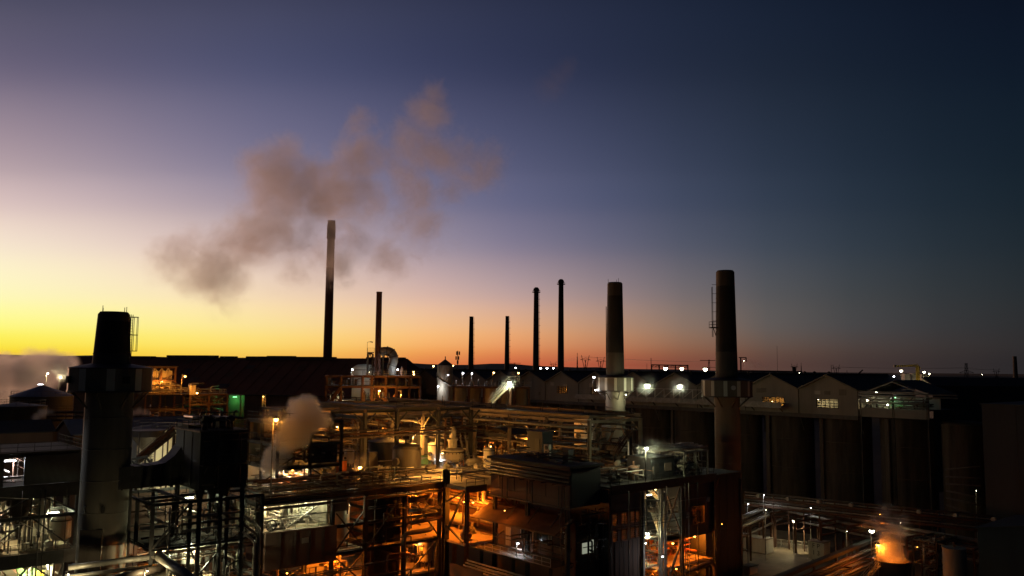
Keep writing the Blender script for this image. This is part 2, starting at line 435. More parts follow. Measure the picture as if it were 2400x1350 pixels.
def deck(T, x0, x1, y0, y1, z, mat=None, rails='', th=.1, rmat=None, inset=.12):
    T.box('deck', x0, x1, y0, y1, z, z + th, mat or grating)
    a = inset; zt = z + th
    S = {'s': [(x0 + a, y0 + a, zt), (x1 - a, y0 + a, zt)], 'n': [(x0 + a, y1 - a, zt), (x1 - a, y1 - a, zt)],
         'w': [(x0 + a, y0 + a, zt), (x0 + a, y1 - a, zt)], 'e': [(x1 - a, y0 + a, zt), (x1 - a, y1 - a, zt)]}
    for c in rails: rail(T, S[c], rmat or steel)
rng = random.Random(7)
def clutter(T, x0, x1, y0, y1, z0, z1, n, mats, rmin=.06, rmax=.22, seed=0, stub=0.35):
    """orthogonal pipe runs with drops filling a bay of a frame, each a part of that frame"""
    R = random.Random(seed); n = int(n * 1.55)
    for i in range(n):
        r = R.uniform(rmin, rmax) * (1 if i % 3 else .6); z = R.uniform(z0 + .3, z1 - .3); mat = R.choice(mats)
        x = R.uniform(x0 + .3, x1 - .3); y = R.uniform(y0 + .3, y1 - .3)
        c = R.random()
        if c < .32: pts = [(x0 + .1, y, z), (x, y, z), (x, y, max(z0, z - R.uniform(1, 4)))]
        elif c < .64: pts = [(x, y0 + .1, z), (x, y, z), (x, y, min(z1, z + R.uniform(.8, 3))), (min(x1, x + R.uniform(1, 4)), y, min(z1, z + R.uniform(.8, 3)))]
        elif c < .8: pts = [(x, y, z0), (x, y, z1)]
        elif c < .9: pts = [(x0 + .1, y, z), (x1 - .1, y, z)]
        else: pts = [(x, y0 + .1, z), (x, y1 - .1, z)]
        pts = [Vector(p) for p in pts]
        if any((a - b).length < r * 2 for a, b in zip(pts, pts[1:])): continue
        o = pipe(T, pts, r, mat)
        if R.random() < .28:                                # a flange or a valve on the run
            c = pts[0].lerp(pts[1], R.uniform(.3, .7)); d = (pts[1] - pts[0]).normalized() * .08
            T.cyl('flange', c - d, c + d, r * 1.8, mat, 10, o)
            if R.random() < .4:
                T.cyl('valve_wheel', c + Vector((0, 0, r + .35)), c + Vector((0, 0, r + .42)), r + .12, steel_dark, 10, o)

# ------------------------------------------------------------------ lamps
LAMP_GAIN = 1.9
def point_light(T, p, col, power, radius=.18, shaded=False):
    d = bpy.data.lights.new('lamp_light', 'SPOT' if shaded else 'POINT'); d.energy = power * LAMP_GAIN; d.color = col; d.shadow_soft_size = radius
    if shaded: d.spot_size = RAD(158); d.spot_blend = .45           # the shade keeps the light off what stands above it
    return T.put('lamp_light', d, Matrix.Translation(Vector(p)))
def lamp(px, py, d, color, power, label, group, style='post', h=3.0, arm=(0, 0), r=.2, base_z=None, shaded=True):
    p = at(px, py, d) if d else px
    if style == 'post' and base_z is None and d and px > 1650 and d < 190: base_z = 8.0      # yard poles stand on the ground
    return lamp_at(p, color, power, label, group, style, h, arm, r, base_z, shaded)
def lamp_at(p, color, power, label, group, style='post', h=3.0, arm=(0, 0), r=.2, base_z=None, shaded=True):
    p = Vector(p); ax, ay = arm
    zb = base_z if base_z is not None else p.z - h
    if style == 'post':
        b = Vector((p.x - ax, p.y - ay, zb))
        T = Thing('lamp_post', label, 'lamp', b, group)
        top = Vector((b.x, b.y, p.z + .35))
        m = MB().tube([b, top], [.09, .06], 8).box(b.x - .2, b.x + .2, b.y - .2, b.y + .2, b.z, b.z + .04)
        T.mb('pole', m, steel_pale)
        T.mb('arm', MB().tube([top, (p.x, p.y, p.z + r + .14)], .045, 6), steel_pale)
    elif style == 'wall':
        b = Vector((p.x - ax, p.y - ay, p.z + .15)); T = Thing('wall_lamp', label, 'lamp', b, group)
        T.mb('bracket', MB().tube([b, (p.x, p.y, p.z + r + .14)], .05, 6), steel)
    elif style == 'pendant':
        b = Vector((p.x, p.y, p.z + h)); T = Thing('pendant_lamp', label, 'lamp', b, group)
        T.mb('stem', MB().tube([b, (p.x, p.y, p.z + r + .1)], .035, 6), steel)
    elif style == 'tube':
        T = Thing('batten_light', label, 'lamp', p, group)
        L = h; dx, dy = (1, 0) if arm == (0, 0) else arm
        q = Vector((dx, dy, 0)) * L / 2; u = Vector((0, 0, .16))
        T.mb('housing', MB().tube([p - q + u, p + q + u], .1, 4), steel_pale)
        T.put('tube', MB().tube([p - q, p + q], .055, 8).mesh(glow[color], 'tube'))
        point_light(T, p - Vector((0, 0, .25)), LCOL[color], power, .25)
        return T
    T.put('shade', MB().lathe((p.x, p.y), [(r * 1.35, p.z + r * .35), (r * .9, p.z + r * .9), (.06, p.z + r + .16)], 12, False).mesh(steel, 'shade'))
    T.put('bulb', MB().sphere((p.x, p.y, p.z), r, 12, 8).mesh(glow[color], 'bulb'))
    point_light(T, (p.x, p.y, p.z - r - .12), LCOL[color], power, .18, shaded and style in ('post', 'pendant'))
    return T

# ------------------------------------------------------------------ process equipment
def vessel(c, r, z0, z1, mat, label, cat='vessel', group=None, legs=True, dome=.5, nozzle=True, name='pressure_vessel'):
    x, y = c; T = Thing(name, label, cat, (x, y, z0), group)
    zb = z0 + (.7 if legs else 0)
    zs = z1 - r * dome
    prof = [(r * .2, zb), (r * .7, zb + r * .1), (r, zb + r * .35), (r, zs)] if legs else [(r, zb), (r, zs)]
    T.mb('shell', MB().lathe((x, y), prof, 20, True, False), mat)
    T.mb('dished_head', MB().lathe((x, y), [(r, zs), (r * .93, zs + r * dome * .45), (r * .6, zs + r * dome * .85), (.01, z1)], 20, False, False), mat)
    T.mb('flange', MB().lathe((x, y), [(r * 1.06, zs - .1), (r * 1.06, zs + .06)], 20), steel)
    if legs:
        for k in range(4):
            a = math.pi / 4 + k * math.pi / 2; lx, ly = x + r * .85 * math.cos(a), y + r * .85 * math.sin(a)
            T.bar('leg', (lx, ly, z0), (lx, ly, zb + r * .4), .16, steel)
    if nozzle:
        T.cyl('nozzle', (x, y, z1 - .05), (x, y, z1 + .6), r * .18, mat, 10)
        T.cyl('manhole', (x - r * .95, y - r * .2, (zb + zs) / 2), (x - r * 1.15, y - r * .25, (zb + zs) / 2), r * .25, steel, 12)
    return T
def flat_tank(c, r, z0, z1, mat, label, group=None, cone=.25, name='storage_tank', roof=None, railing=True, hoops=0):
    x, y = c; T = Thing(name, label, 'tank', (x, y, z0), group)
    T.mb('shell', MB().lathe((x, y), [(r, z0), (r, z1)], 28, True, False), mat)
    T.mb('roof', MB().lathe((x, y), [(r * 1.03, z1 - .05), (r * 1.03, z1 + .05), (.15, z1 + r * cone)], 28, True, True), roof or mat)
    for k in range(hoops):
        z = z0 + (z1 - z0) * (k + 1) / (hoops + 1); T.mb('hoop', MB().lathe((x, y), [(r + .002, z - .08), (r + .08, z - .08), (r + .08, z + .08), (r + .002, z + .08)], 28, False, False), mat)
    if railing:
        n = 14; rail(T, [(x + r * .97 * math.cos(6.283 * k / n), y + r * .97 * math.sin(6.283 * k / n), z1 + .06) for k in range(n)], steel_pale, closed=True)
    return T
def hopper(c, r, ztop, zmid, zbot, mat, label, group=None, legs=None):
    x, y = c; T = Thing('hopper', label, 'hopper', (x, y, legs if legs is not None else zbot), group)
    T.mb('body', MB().lathe((x, y), [(r, zmid), (r, ztop)], 16), mat)
    T.mb('cone', MB().lathe((x, y), [(r * .18, zbot), (r * .999, zmid - .005)], 16), mat)
    T.mb('rim', MB().lathe((x, y), [(r * 1.07, ztop - .15), (r * 1.07, ztop + .02)], 16), steel)
    T.cyl('outlet', (x, y, zbot - .7), (x, y, zbot + .1), r * .2, steel, 10)
    if legs is not None:
        for k in range(4):
            a = math.pi / 4 + k * math.pi / 2; T.bar('leg', (x + r * 1.02 * math.cos(a), y + r * 1.02 * math.sin(a), legs), (x + r * 1.02 * math.cos(a), y + r * 1.02 * math.sin(a), ztop - .2), .16, steel)
    return T
def drum(p, L, r, axis, mat, label, group=None):             # horizontal vessel on saddles; p = floor point
    x, y, z = p; T = Thing('horizontal_drum', label, 'vessel', p, group); d = Vector((1, 0, 0)) if axis == 'x' else Vector((0, 1, 0))
    c = Vector((x, y, z + r + .5)); hd = d * L / 2
    T.mb('shell', MB().tube([c - hd - d * r * .5, c - hd - d * r * .35, c - hd, c + hd, c + hd + d * r * .35, c + hd + d * r * .5], [r * .35, r * .8, r, r, r * .8, r * .35], 16), mat)
    for s_ in (-1, 1):
        q = c + d * L * .3 * s_; e = Vector((d.y, d.x, 0)) * r * .7
        T.mb('saddle', MB().prism([q - e - d * .15 + Vector((0, 0, -r - .5)), q + e - d * .15 + Vector((0, 0, -r - .5)), q + e - d * .15 + Vector((0, 0, -r * .45)), q - e - d * .15 + Vector((0, 0, -r * .45))], d * .3), concrete)
    T.cyl('nozzle', c + Vector((0, 0, r * .9)), c + Vector((0, 0, r + .5)), r * .2, mat, 10)
    return T
def pump(p, axis, mat, label, group=None, s=1.0):
    x, y, z = p; T = Thing('pump_set', label, 'pump', p, group); d = Vector((1, 0, 0)) if axis == 'x' else Vector((0, 1, 0)); e = Vector((d.y, d.x, 0)); u = Vector((0, 0, 1)); b = Vector(p)
    hx = d * 1.1 * s + e * .4 * s
    T.box('base', x - abs(hx.x), x + abs(hx.x), y - abs(hx.y), y + abs(hx.y), z, z + .25 * s, concrete)
    c = b + u * .7 * s
    T.cyl('motor', c - d * .95 * s, c - d * .05 * s, .38 * s, mat, 14)
    T.cyl('coupling', c - d * .05 * s, c + d * .4 * s, .14 * s, steel, 10)
    T.cyl('casing', c + d * .4 * s, c + d * .75 * s, .5 * s, tank_grey, 16)
    T.cyl('discharge', c + d * .55 * s + u * .3 * s, c + d * .55 * s + u * 1.1 * s, .17 * s, pipe_pale, 10)
    return T
def cabinet(p, w, dpt, h, mat, label, group=None, cat='cabinet', name='control_cabinet'):
    x, y, z = p; T = Thing(name, label, cat, p, group)
    T.box('case', x - w / 2, x + w / 2, y - dpt / 2, y + dpt / 2, z, z + h, mat)
    T.box('roof_cap', x - w / 2 - .06, x + w / 2 + .06, y - dpt / 2 - .06, y + dpt / 2 + .06, z + h, z + h + .06, steel)
    for k in (0, 1):
        yy = y - dpt / 2 + dpt * (.04 + .48 * k); T.box('door', x - w / 2 - .03, x - w / 2 - .003, yy, yy + dpt * .44, z + .12, z + h - .1, mat)
    return T

# ================================================================== steam and smoke (fog grids)
def fog_mat(name, density, col, aniso=0.15):
    m = bpy.data.materials.new(name); m.use_nodes = True
    t = m.node_tree; t.nodes.clear(); B = NB(t)
    out = B.n('ShaderNodeOutputMaterial'); v = B.n('ShaderNodeVolumePrincipled'); B.l(v.outputs[0], out.inputs['Volume'])
    v.inputs['Color'].default_value = (*col, 1); v.inputs['Anisotropy'].default_value = aniso
    v.inputs['Density Attribute'].default_value = ''
    at_ = B.n('ShaderNodeAttribute', attribute_name='density')
    B.l(B.math('MULTIPLY', at_.outputs['Fac'], density), v.inputs['Density'])
    return m
def steam(name, label, cat, puffs, density, col, nscale, namp=.9, voxel=1.0, soft=.55, seed=0.0, aniso=.15, kind='stuff', fine=0.0):
    """puffs: (x, y, z, radius, weight) blobs merged into one noisy cloud held in a volume grid"""
    pad = 1.15
    lo_ = [min(p[i] - p[3] * pad for p in puffs) for i in range(3)]; hi_ = [max(p[i] + p[3] * pad for p in puffs) for i in range(3)]
    c = Vector([(a + b) / 2 for a, b in zip(lo_, hi_)])
    g = bpy.data.node_groups.new(name + '_nodes', 'GeometryNodeTree')
    g.interface.new_socket('Geometry', in_out='OUTPUT', socket_type='NodeSocketGeometry')
    B = NB(g); out = B.n('NodeGroupOutput'); pos = B.n('GeometryNodeInputPosition')
    nz = B.n('ShaderNodeTexNoise', noise_dimensions='4D'); nz.inputs['W'].default_value = seed; nz.inputs['Scale'].default_value = nscale
    nz.inputs['Detail'].default_value = 5; nz.inputs['Roughness'].default_value = .6; B.l(pos.outputs[0], nz.inputs['Vector'])
    warp = B.n('ShaderNodeTexNoise', noise_dimensions='4D'); warp.inputs['W'].default_value = seed + 9; warp.inputs['Scale'].default_value = nscale * .8
    warp.inputs['Detail'].default_value = 4.5 if fine else 2; B.l(pos.outputs[0], warp.inputs['Vector'])
    w1 = B.n('ShaderNodeVectorMath', operation='SUBTRACT'); B.l(warp.outputs['Color'], w1.inputs[0]); w1.inputs[1].default_value = (.5, .5, .5)
    w2 = B.n('ShaderNodeVectorMath', operation='SCALE'); B.l(w1.outputs[0], w2.inputs[0]); w2.inputs['Scale'].default_value = .9 / nscale * (.8 if fine else .5)
    w3 = B.n('ShaderNodeVectorMath', operation='ADD'); B.l(pos.outputs[0], w3.inputs[0]); B.l(w2.outputs[0], w3.inputs[1])
    acc = None
    for (x, y, z, r, w) in puffs:
        d = B.n('ShaderNodeVectorMath', operation='DISTANCE'); B.l(w3.outputs[0], d.inputs[0]); d.inputs[1].default_value = (x - c.x, y - c.y, z - c.z)
        f = B.math('MULTIPLY', B.math('SUBTRACT', 1.0, B.math('DIVIDE', d.outputs['Value'], r)), w)
        acc = f if acc is None else B.math('MAXIMUM', acc, f)
    f = B.math('ADD', acc, B.math('MULTIPLY', B.math('SUBTRACT', nz.outputs[0], .55), namp))
    if fine:
        n3 = B.n('ShaderNodeTexNoise', noise_dimensions='4D'); n3.inputs['W'].default_value = seed + 4; n3.inputs['Scale'].default_value = nscale * 3.6
        n3.inputs['Detail'].default_value = 6; n3.inputs['Roughness'].default_value = .68; n3.inputs['Distortion'].default_value = .8; B.l(w3.outputs[0], n3.inputs['Vector'])
        f = B.math('ADD', f, B.math('MULTIPLY', B.math('SUBTRACT', n3.outputs[0], .5), fine))
    f = B.math('DIVIDE', f, soft, clamp=True)
    f = B.math('POWER', f, 1.4)
    vc = B.n('GeometryNodeVolumeCube'); B.l(f, vc.inputs['Density'])
    vc.inputs['Min'].default_value = [a - b for a, b in zip(lo_, c)]; vc.inputs['Max'].default_value = [a - b for a, b in zip(hi_, c)]
    for k, ax in enumerate('XYZ'): vc.inputs['Resolution ' + ax].default_value = max(8, int((hi_[k] - lo_[k]) / voxel))
    sm = B.n('GeometryNodeSetMaterial'); B.l(vc.outputs[0], sm.inputs[0]); sm.inputs['Material'].default_value = fog_mat(name + '_mist', density, col, aniso)
    B.l(sm.outputs[0], out.inputs[0])
    me = bpy.data.meshes.new(name); me.materials.append(sm.inputs['Material'].default_value)
    o = link(name, me, Matrix.Translation(c)); md = o.modifiers.new('fog', 'NODES'); md.node_group = g
    tag(o, label, cat, None, kind); return o

# ================================================================== the setting
def disc(name, r, z, mat, kind='structure'):
    n = 64; v = [(r * math.cos(6.28319 * k / n), r * math.sin(6.28319 * k / n), z) for k in range(n)]
    o = link(name, finish(v, [tuple(range(n))], mat, name)); o['kind'] = kind; return o
GZ = 8.0                        # plant grade
disc('ground', 20000, GZ, soil)
# low hills on the horizon, one ridge sheet
def ridge(name, d, prof, mat, thick):
    """prof: (photo x, height) list; a long low hill mass at distance d"""
    v = []; f = []; n = len(prof)
    for k, (px, h) in enumerate(prof):
        for dd, hh in ((d - thick, -2), (d, h), (d + thick, -2)):
            p = at(px, 860, dd); v.append((p.x, p.y, hh))
    for k in range(n - 1):
        for j in (0, 1):
            a = k * 3 + j; f.append((a, a + 3, a + 4, a + 1))
    o = link(name, finish(v, f, mat, name, [True] * len(f))); o['kind'] = 'structure'; return o
R = random.Random(3)
def hills_prof():
    out = []
    for k in range(-12, 62):
        px = k * 50
        base = 105 if px < 250 else max(12, 105 - (px - 250) * .05)
        if 1000 < px < 1480: base = 72 - abs(px - 1180) * .1
        if px > 1500: base = max(14, 48 - (px - 1500) * .05)
        out.append((px, base + R.uniform(-5, 5)))
    return out
ridge('hills', 6000, hills_prof(), hill_mat, 900)

# dark woodland and scrub between plant and horizon: one leafy mass per belt
def scrub_belt(name, label, px0, px1, d0, d1, n, hmin, hmax, seed):
    R = random.Random(seed); m = MB()
    for i in range(n):
        p = at(R.uniform(px0, px1), 865, R.uniform(d0, d1)); h = R.uniform(hmin, hmax) ; w = h * R.uniform(.7, 1.5)
        for k in range(5):
            cx, cy_, cz = p.x + R.uniform(-w, w) * .7, p.y + R.uniform(-w, w) * .7, h * R.uniform(.25, .8); s_ = w * R.uniform(.3, .6)
            b = len(m.v); a0 = R.uniform(0, 6.28)
            for t in range(5):
                a = a0 + t * 1.2566; m.v.append((cx + s_ * math.cos(a), cy_ + s_ * math.sin(a), GZ + cz + R.uniform(-.2, .2) * s_))
            m.v += [(cx, cy_, GZ + cz + s_ * R.uniform(.5, .9)), (cx, cy_, GZ + max(0, cz - s_))]
            for t in range(5):
                m.f.append((b + t, b + (t + 1) % 5, b + 5)); m.f.append((b + (t + 1) % 5, b + t, b + 6)); m.sm += [False, False]
    single(name, m, scrub, label, 'woodland', None, 'stuff')
scrub_belt('woodland', 'dark belt of trees and scrub between the plant and the horizon', 950, 2500, 650, 2600, 900, 8, 17, 5)
scrub_belt('far_scrub', 'dark scrub below the hills beyond the red shed', -100, 1000, 900, 2600, 350, 8, 18, 6)

# ------------------------------------------------------------------ pylons, masts
def pylon(px, d, h, kind, label, mat=steel_dark):
    p = at(px, 866, d); T = Thing('transmission_tower', label, 'pylon', (p.x, p.y, GZ), 'transmission towers on the horizon')
    rx, ry = RX, RY; m = MB(); w = h * .06; u = h * .009
    def q(l, z, e=0): return (p.x + rx * l + VX * e, p.y + ry * l + VY * e, GZ + z * (h - GZ) / h)
    if kind == 'flare':                           # waisted tower that spreads out again at the top
        for s_ in (-1, 1):
            for e in (-1, 1): m.bar(q(s_ * w, 0, e * w), q(s_ * w * .35, h * .6, e * w * .3), u)
            m.bar(q(s_ * w * .35, h * .6), q(s_ * w * 1.5, h * .98), u); m.bar(q(s_ * w * .35, h * .6), q(-s_ * w * .2, h * .86), u)
        for k in range(5):
            z = h * .12 * k; ww = w * (1 - .65 * k / 5); m.bar(q(-ww, z), q(ww * .88, z + h * .12), u * .7); m.bar(q(ww, z), q(-ww * .88, z + h * .12), u * .7)
        T.mb('tower', m, mat)
        for nm, z, L in (('crossarm', .62, 2.6), ('crossarm', .86, 2.0)):
            a = MB().bar(q(-w * L, h * z), q(w * L, h * z), u); a.bar(q(-w * L, h * z), q(0, h * (z + .05)), u * .8); a.bar(q(w * L, h * z), q(0, h * (z + .05)), u * .8); T.mb(nm, a, mat)
    elif kind == 'delta':
        for s_ in (-1, 1):
            for e in (-1, 1): m.bar(q(s_ * w, 0, e * w), q(s_ * w * .3, h, e * w * .3), u)
        for k in range(7):
            z = h * .14 * k; ww = w * (1 - .7 * k / 7); m.bar(q(-ww, z), q(ww * .9, z + h * .14), u * .7); m.bar(q(ww, z), q(-ww * .9, z + h * .14), u * .7)
        T.mb('tower', m, mat)
        for z in (.45, .72): T.mb('crossarm', MB().bar(q(-w * 3, h * z), q(0, h * (z + .08)), u).bar(q(w * 3, h * z), q(0, h * (z + .08)), u).bar(q(-w * 3, h * z), q(w * 3, h * z), u), mat)
    elif kind == 'tee':
        m.bar(q(-w * .5, 0), q(-w * .2, h), u); m.bar(q(w * .5, 0), q(w * .2, h), u)
        for k in range(6): m.bar(q(-w * .4, h * k / 6), q(w * .35, h * (k + 1) / 6), u * .7)
        T.mb('tower', m, mat)
        T.mb('crossarm', MB().bar(q(-w * 3.4, h * .98), q(w * 3.4, h * .98), u * 1.5), mat); T.mb('crossarm', MB().bar(q(-w * 2.6, h * .8), q(w * 2.6, h * .8), u), mat)
    else:                                         # plain lattice mast
        for s_ in (-1, 1): m.bar(q(s_ * w * .45, 0), q(s_ * w * .05, h * .9), u)
        for k in range(8): m.bar(q(-w * .42 * (1 - k / 8), h * .9 * k / 8), q(w * .42 * (1 - (k + 1) / 8), h * .9 * (k + 1) / 8), u * .8)
        m.bar(q(0, h * .88), q(0, h), u * .8); T.mb('tower', m, mat)
        T.mb('crossarm', MB().bar(q(-w * .5, h * .45), q(w * .5, h * .45), u), mat)
    return T
def hz(px, py, d): return at(px, py, d).z
for (px, py, d, kind, label) in (
    (1206, 850, 1500, 'tee', 'tiny tower just left of the first ringed chimney'),
    (1297, 846, 1600, 'flare', 'small tower between the two ringed chimneys'),
    (1353, 827, 1400, 'mast', 'slender lattice mast right of the tallest ringed chimney'),
    (1372, 831, 1300, 'flare', 'spread topped pylon beside the slender lattice mast'),
    (1408, 835, 1350, 'flare', 'spread topped pylon left of the middle collared stack'),
    (1662, 843, 1100, 'tee', 'dark cross topped tower left of the right collared stack'),
    (1862, 851, 1500, 'flare', 'faint pylon behind the short black flue on the roofs'),
    (1878, 850, 1400, 'mast', 'lattice mast right of the short black flue'),
    (1960, 853, 1250, 'flare', 'wide pylon above the last clad gable'),
    (2265, 851, 1200, 'delta', 'tall narrow pylon with sloping arms near the grey tower'),
    (2335, 862, 1350, 'flare', 'pylon just left of the distant grey tower')):
    pylon(px, d, hz(px, py, d), kind, label)
def pole_thing(px, py, d, r, label, name='mast', cat='mast', mat=steel_dark):
    p = at(px, py, d); return single(name, MB().tube([(p.x, p.y, GZ), (p.x, p.y, p.z)], [r, r * .5], 6), mat, label, cat)
pole_thing(1821, 811, 900, .28, 'thin lone radio mast right of the right collared stack')
pole_thing(1948, 855, 900, .5, 'short pole beside the wide pylon above the gables', 'pole', 'pole')
pole_thing(1516, 852, 800, .3, 'thin pole left of the dark truss gantry', 'pole', 'pole')
pole_thing(1985, 868, 900, .5, 'short dark pole right of the wide pylon', 'pole', 'pole')
# conductors strung between the pylons
for (a, b, lab) in (((1372, 835, 1300), (1408, 838, 1350), 'power lines between the two spread topped pylons'), ((1408, 838, 1350), (1662, 848, 1100), 'power lines running behind the middle collared stack'),
                    ((1297, 850, 1600), (1372, 835, 1300), 'power lines leading left from the spread topped pylons'), ((1960, 860, 1250), (2265, 862, 1200), 'power lines behind the yellow crane'), ((2265, 862, 1200), (2335, 866, 1350), 'power lines reaching the pylon by the grey tower')):
    m = MB()
    for k, off in enumerate((-7, 0, 7)):
        p, q = at(*a), at(*b); o = Vector((RX, RY, 0)) * off
        pts = [p.lerp(q, t / 8) + o - Vector((0, 0, 4 * (t / 8) * (8 - t) / 8 * 1.4)) for t in range(9)]
        m.tube(pts, .09, 4, False)
    single('power_line', m, wire_mat, lab, 'power line')
# phone mast with panel antennas
p = at(1073, 822, 520); T = Thing('phone_mast', 'dark phone mast with panel antennas left of the first two toned chimney', 'mast', (p.x, p.y, GZ))
T.mb('pole', MB().tube([(p.x, p.y, GZ), (p.x, p.y, p.z)], [.4, .25], 8), steel_dark)
for z, n in ((p.z - 1.5, 3), (p.z - 4.5, 3), (p.z - 7, 2)):
    for k in range(n):
        a = 6.28 * k / n + z; ox, oy = 1.0 * math.cos(a), 1.0 * math.sin(a)
        T.box('antenna', p.x + ox - .3, p.x + ox + .3, p.y + oy - .3, p.y + oy + .3, z - 1.1, z + 1.1, steel_dark)
        T.bar('bracket', (p.x, p.y, z), (p.x + ox * .7, p.y + oy * .7, z), .12, steel_dark)

# ------------------------------------------------------------------ great red shed
def shed():
    a = at(300, 838, 364); b = at(955, 841, 328); zr = 48.2
    ax = (b - a); ax.z = 0; L = ax.length; ax.normalize(); n = Vector((ax.y, -ax.x, 0))      # n points at the camera side
    if n.dot(Vector((VX, VY, 0))) > 0: n = -n
    T = Thing('storage_shed', 'huge low reddish brown shed with a stepped ridge behind the plant', 'shed', (a.x, a.y, GZ))
    def q(l, o, z): p = a + ax * l + n * o; return (p.x, p.y, z)
    ze, w, wd = 34.0, 24, 24
    T.mb('roof', MB().prism([q(-30, 0, zr), q(L, 0, zr), q(L + 9, w, ze), q(-30, w, ze)], (0, 0, -.35)), shed_mat)
    T.mb('roof', MB().prism([q(-30, -.02, zr - .003), q(-30, -wd, ze), q(L + 9, -wd, ze), q(L, -.02, zr - .003)], (0, 0, -.35)), shed_mat)
    T.mb('hip_roof', MB().prism([q(L + .02, 0, zr), q(L + 9.02, -wd, ze), q(L + 9.02, w, ze)], (0, 0, -.35)), shed_mat)
    T.mb('wall', MB().prism([q(-30, w - 1, GZ), q(L + 8, w - 1, GZ), q(L + 8, w - 1, ze - .4), q(-30, w - 1, ze - .4)], n * -.3), clad_brown)
    T.mb('wall', MB().prism([q(L + 8.01, w - 1, GZ), q(L + 8.01, -wd + 1, GZ), q(L + 8.01, -wd + 1, ze - .4), q(L + 8.01, w - 1, ze - .4)], ax * -.3), clad_brown)
    for (f0, f1, h) in ((.02, .10, .4), (.16, .34, .85), (.36, .41, .55), (.455, .53, .55), (.53, .62, .8), (.62, .76, .5), (.87, .99, .45)):
        T.mb('ridge_vent', MB().prism([q(L * f0, 1.6, zr - .9), q(L * f0, 1.6, zr + h), q(L * f0, -1.6, zr + h), q(L * f0, -1.6, zr - .9)], ax * L * (f1 - f0)), roof_dark)
    for k in range(24):
        l = L * (k + .5) / 24; T.mb('roof_seam', MB().bar(q(l, .2, zr + .02), q(l, w, ze + .04), .12), shed_mat)
    Rp = random.Random(8)
    for k in range(14):
        l = Rp.uniform(2, L - 8); t = Rp.uniform(.08, .8); t2 = min(.97, t + Rp.uniform(.08, .2)); e = Rp.uniform(2, 6)
        T.mb('patch_sheet', MB().prism([q(l, w * t, zr + (ze - zr) * t + .02), q(l + e, w * t, zr + (ze - zr) * t + .02), q(l + e, w * t2, zr + (ze - zr) * t2 + .02), q(l, w * t2, zr + (ze - zr) * t2 + .02)], (0, 0, .05)), Rp.choice([roof_dark, clad_brown, shed_mat, steel_red]))
    T.mb('gutter', MB().tube([q(-30, w + .2, ze - .1), q(L + 9, w + .2, ze - .1)], .22, 6), steel_dark)
shed()

# ------------------------------------------------------------------ chimneys
def chimney(px, py, d, r1, r0, label, shaft=concrete, cap=None, band=None, ring=False, ladder_on=False, zbase=8.0, pale=None, n=24):
    """px, py: photo position of the top; r1 top radius, r0 base radius; band: photo y where the dark upper part starts"""
    p = at(px, py, d); x, y, zt = p.x, p.y, p.z; T = Thing('chimney', label, 'chimney', (x, y, zbase))
    def rr(z): return r0 + (r1 - r0) * (z - zbase) / (zt - zbase)
    zb = at(px, band, d).z if band else zt
    T.mb('shaft', MB().lathe((x, y), [(rr(zbase), zbase), (rr(zb), zb)], n, True, not band), shaft)
    if band: T.mb('upper_shaft', MB().lathe((x, y), [(rr(zb), zb + .003), (r1, zt)], n, False, True), cap or soot)
    T.mb('rim', MB().lathe((x, y), [(r1 * .7, zt), (r1 * 1.06, zt), (r1 * 1.06, zt + .35), (r1 * .7, zt + .35)], n, False, True), cap or shaft)
    if ring:
        z = zt - 2.2; T.mb('platform', MB().lathe((x, y), [(r1, z), (r1 * 1.75, z), (r1 * 1.75, z + .25), (r1, z + .25)], n, False, False), steel_dark)
        rail(T, [(x + r1 * 1.7 * math.cos(6.283 * k / 10), y + r1 * 1.7 * math.sin(6.283 * k / 10), z + .25) for k in range(10)], steel_dark, closed=True)
        T.mb('cap', MB().lathe((x, y), [(r1 * 1.02, zt - 1.6), (r1 * 1.3, zt - .6), (r1 * 1.15, zt + .4), (r1 * .6, zt + 1.3)], n), cap or soot)
    if ladder_on:
        m = MB(); zz = zbase + 8
        sx_, sy_ = RX, RY
        while zz < zt - 1:
            z2 = min(zz + 4.2, zt - .3)
            for s_ in (-.3, .3):
                m.bar((x + sx_ * (rr(zz) + .45) + VX * s_, y + sy_ * (rr(zz) + .45) + VY * s_, zz), (x + sx_ * (rr(z2) + .45) + VX * s_, y + sy_ * (rr(z2) + .45) + VY * s_, z2), .12)
            m.bar((x + sx_ * rr(zz), y + sy_ * rr(zz), zz), (x + sx_ * (rr(zz) + 1.0), y + sy_ * (rr(zz) + 1.0), zz), .22)
            zz += 4.4
        T.mb('ladder', m, steel_dark)
    return T
T = chimney(777, 519, 400, 1.75, 2.3, 'tallest slim chimney with a pale top half in the smoke', stack_steel, white_and_smoke_pale, 628)  # white upper half: paleness of the smoke in front, put into the colour
p = at(777, 519, 400); T.mb('tip', MB().lathe((p.x, p.y), [(2.05, p.z - 8.5), (2.1, p.z - 8), (2.0, p.z - 2), (1.75, p.z - .3)], 20), white_and_smoke_pale)
chimney(889, 687, 225, .75, .95, 'slim brown flue rising beside the big gooseneck duct', stack_steel)
chimney(1105, 743, 620, 1.5, 2.5, 'short two toned chimney furthest left of the four far ones', concrete_dark, soot, 789, ladder_on=True)
chimney(1189, 742, 600, 1.3, 2.2, 'short two toned chimney left of the ringed chimneys', concrete_dark, soot, 783, ladder_on=True)
chimney(1257, 678, 560, 1.6, 2.4, 'tall black topped chimney with a ring, the shorter of the ringed pair', concrete_dark, soot, 721, ring=True, ladder_on=True)
chimney(1315, 659, 540, 1.55, 2.45, 'tallest black topped chimney with a ring near its top', concrete_dark, soot, 721, ring=True)
chimney(2378, 836, 700, 1.5, 2.4, 'distant square shouldered grey tower alone at the right horizon', concrete_dark)
chimney(1861, 861, 420, .9, .9, 'short black flue standing above the gable roofs', soot, n=12)

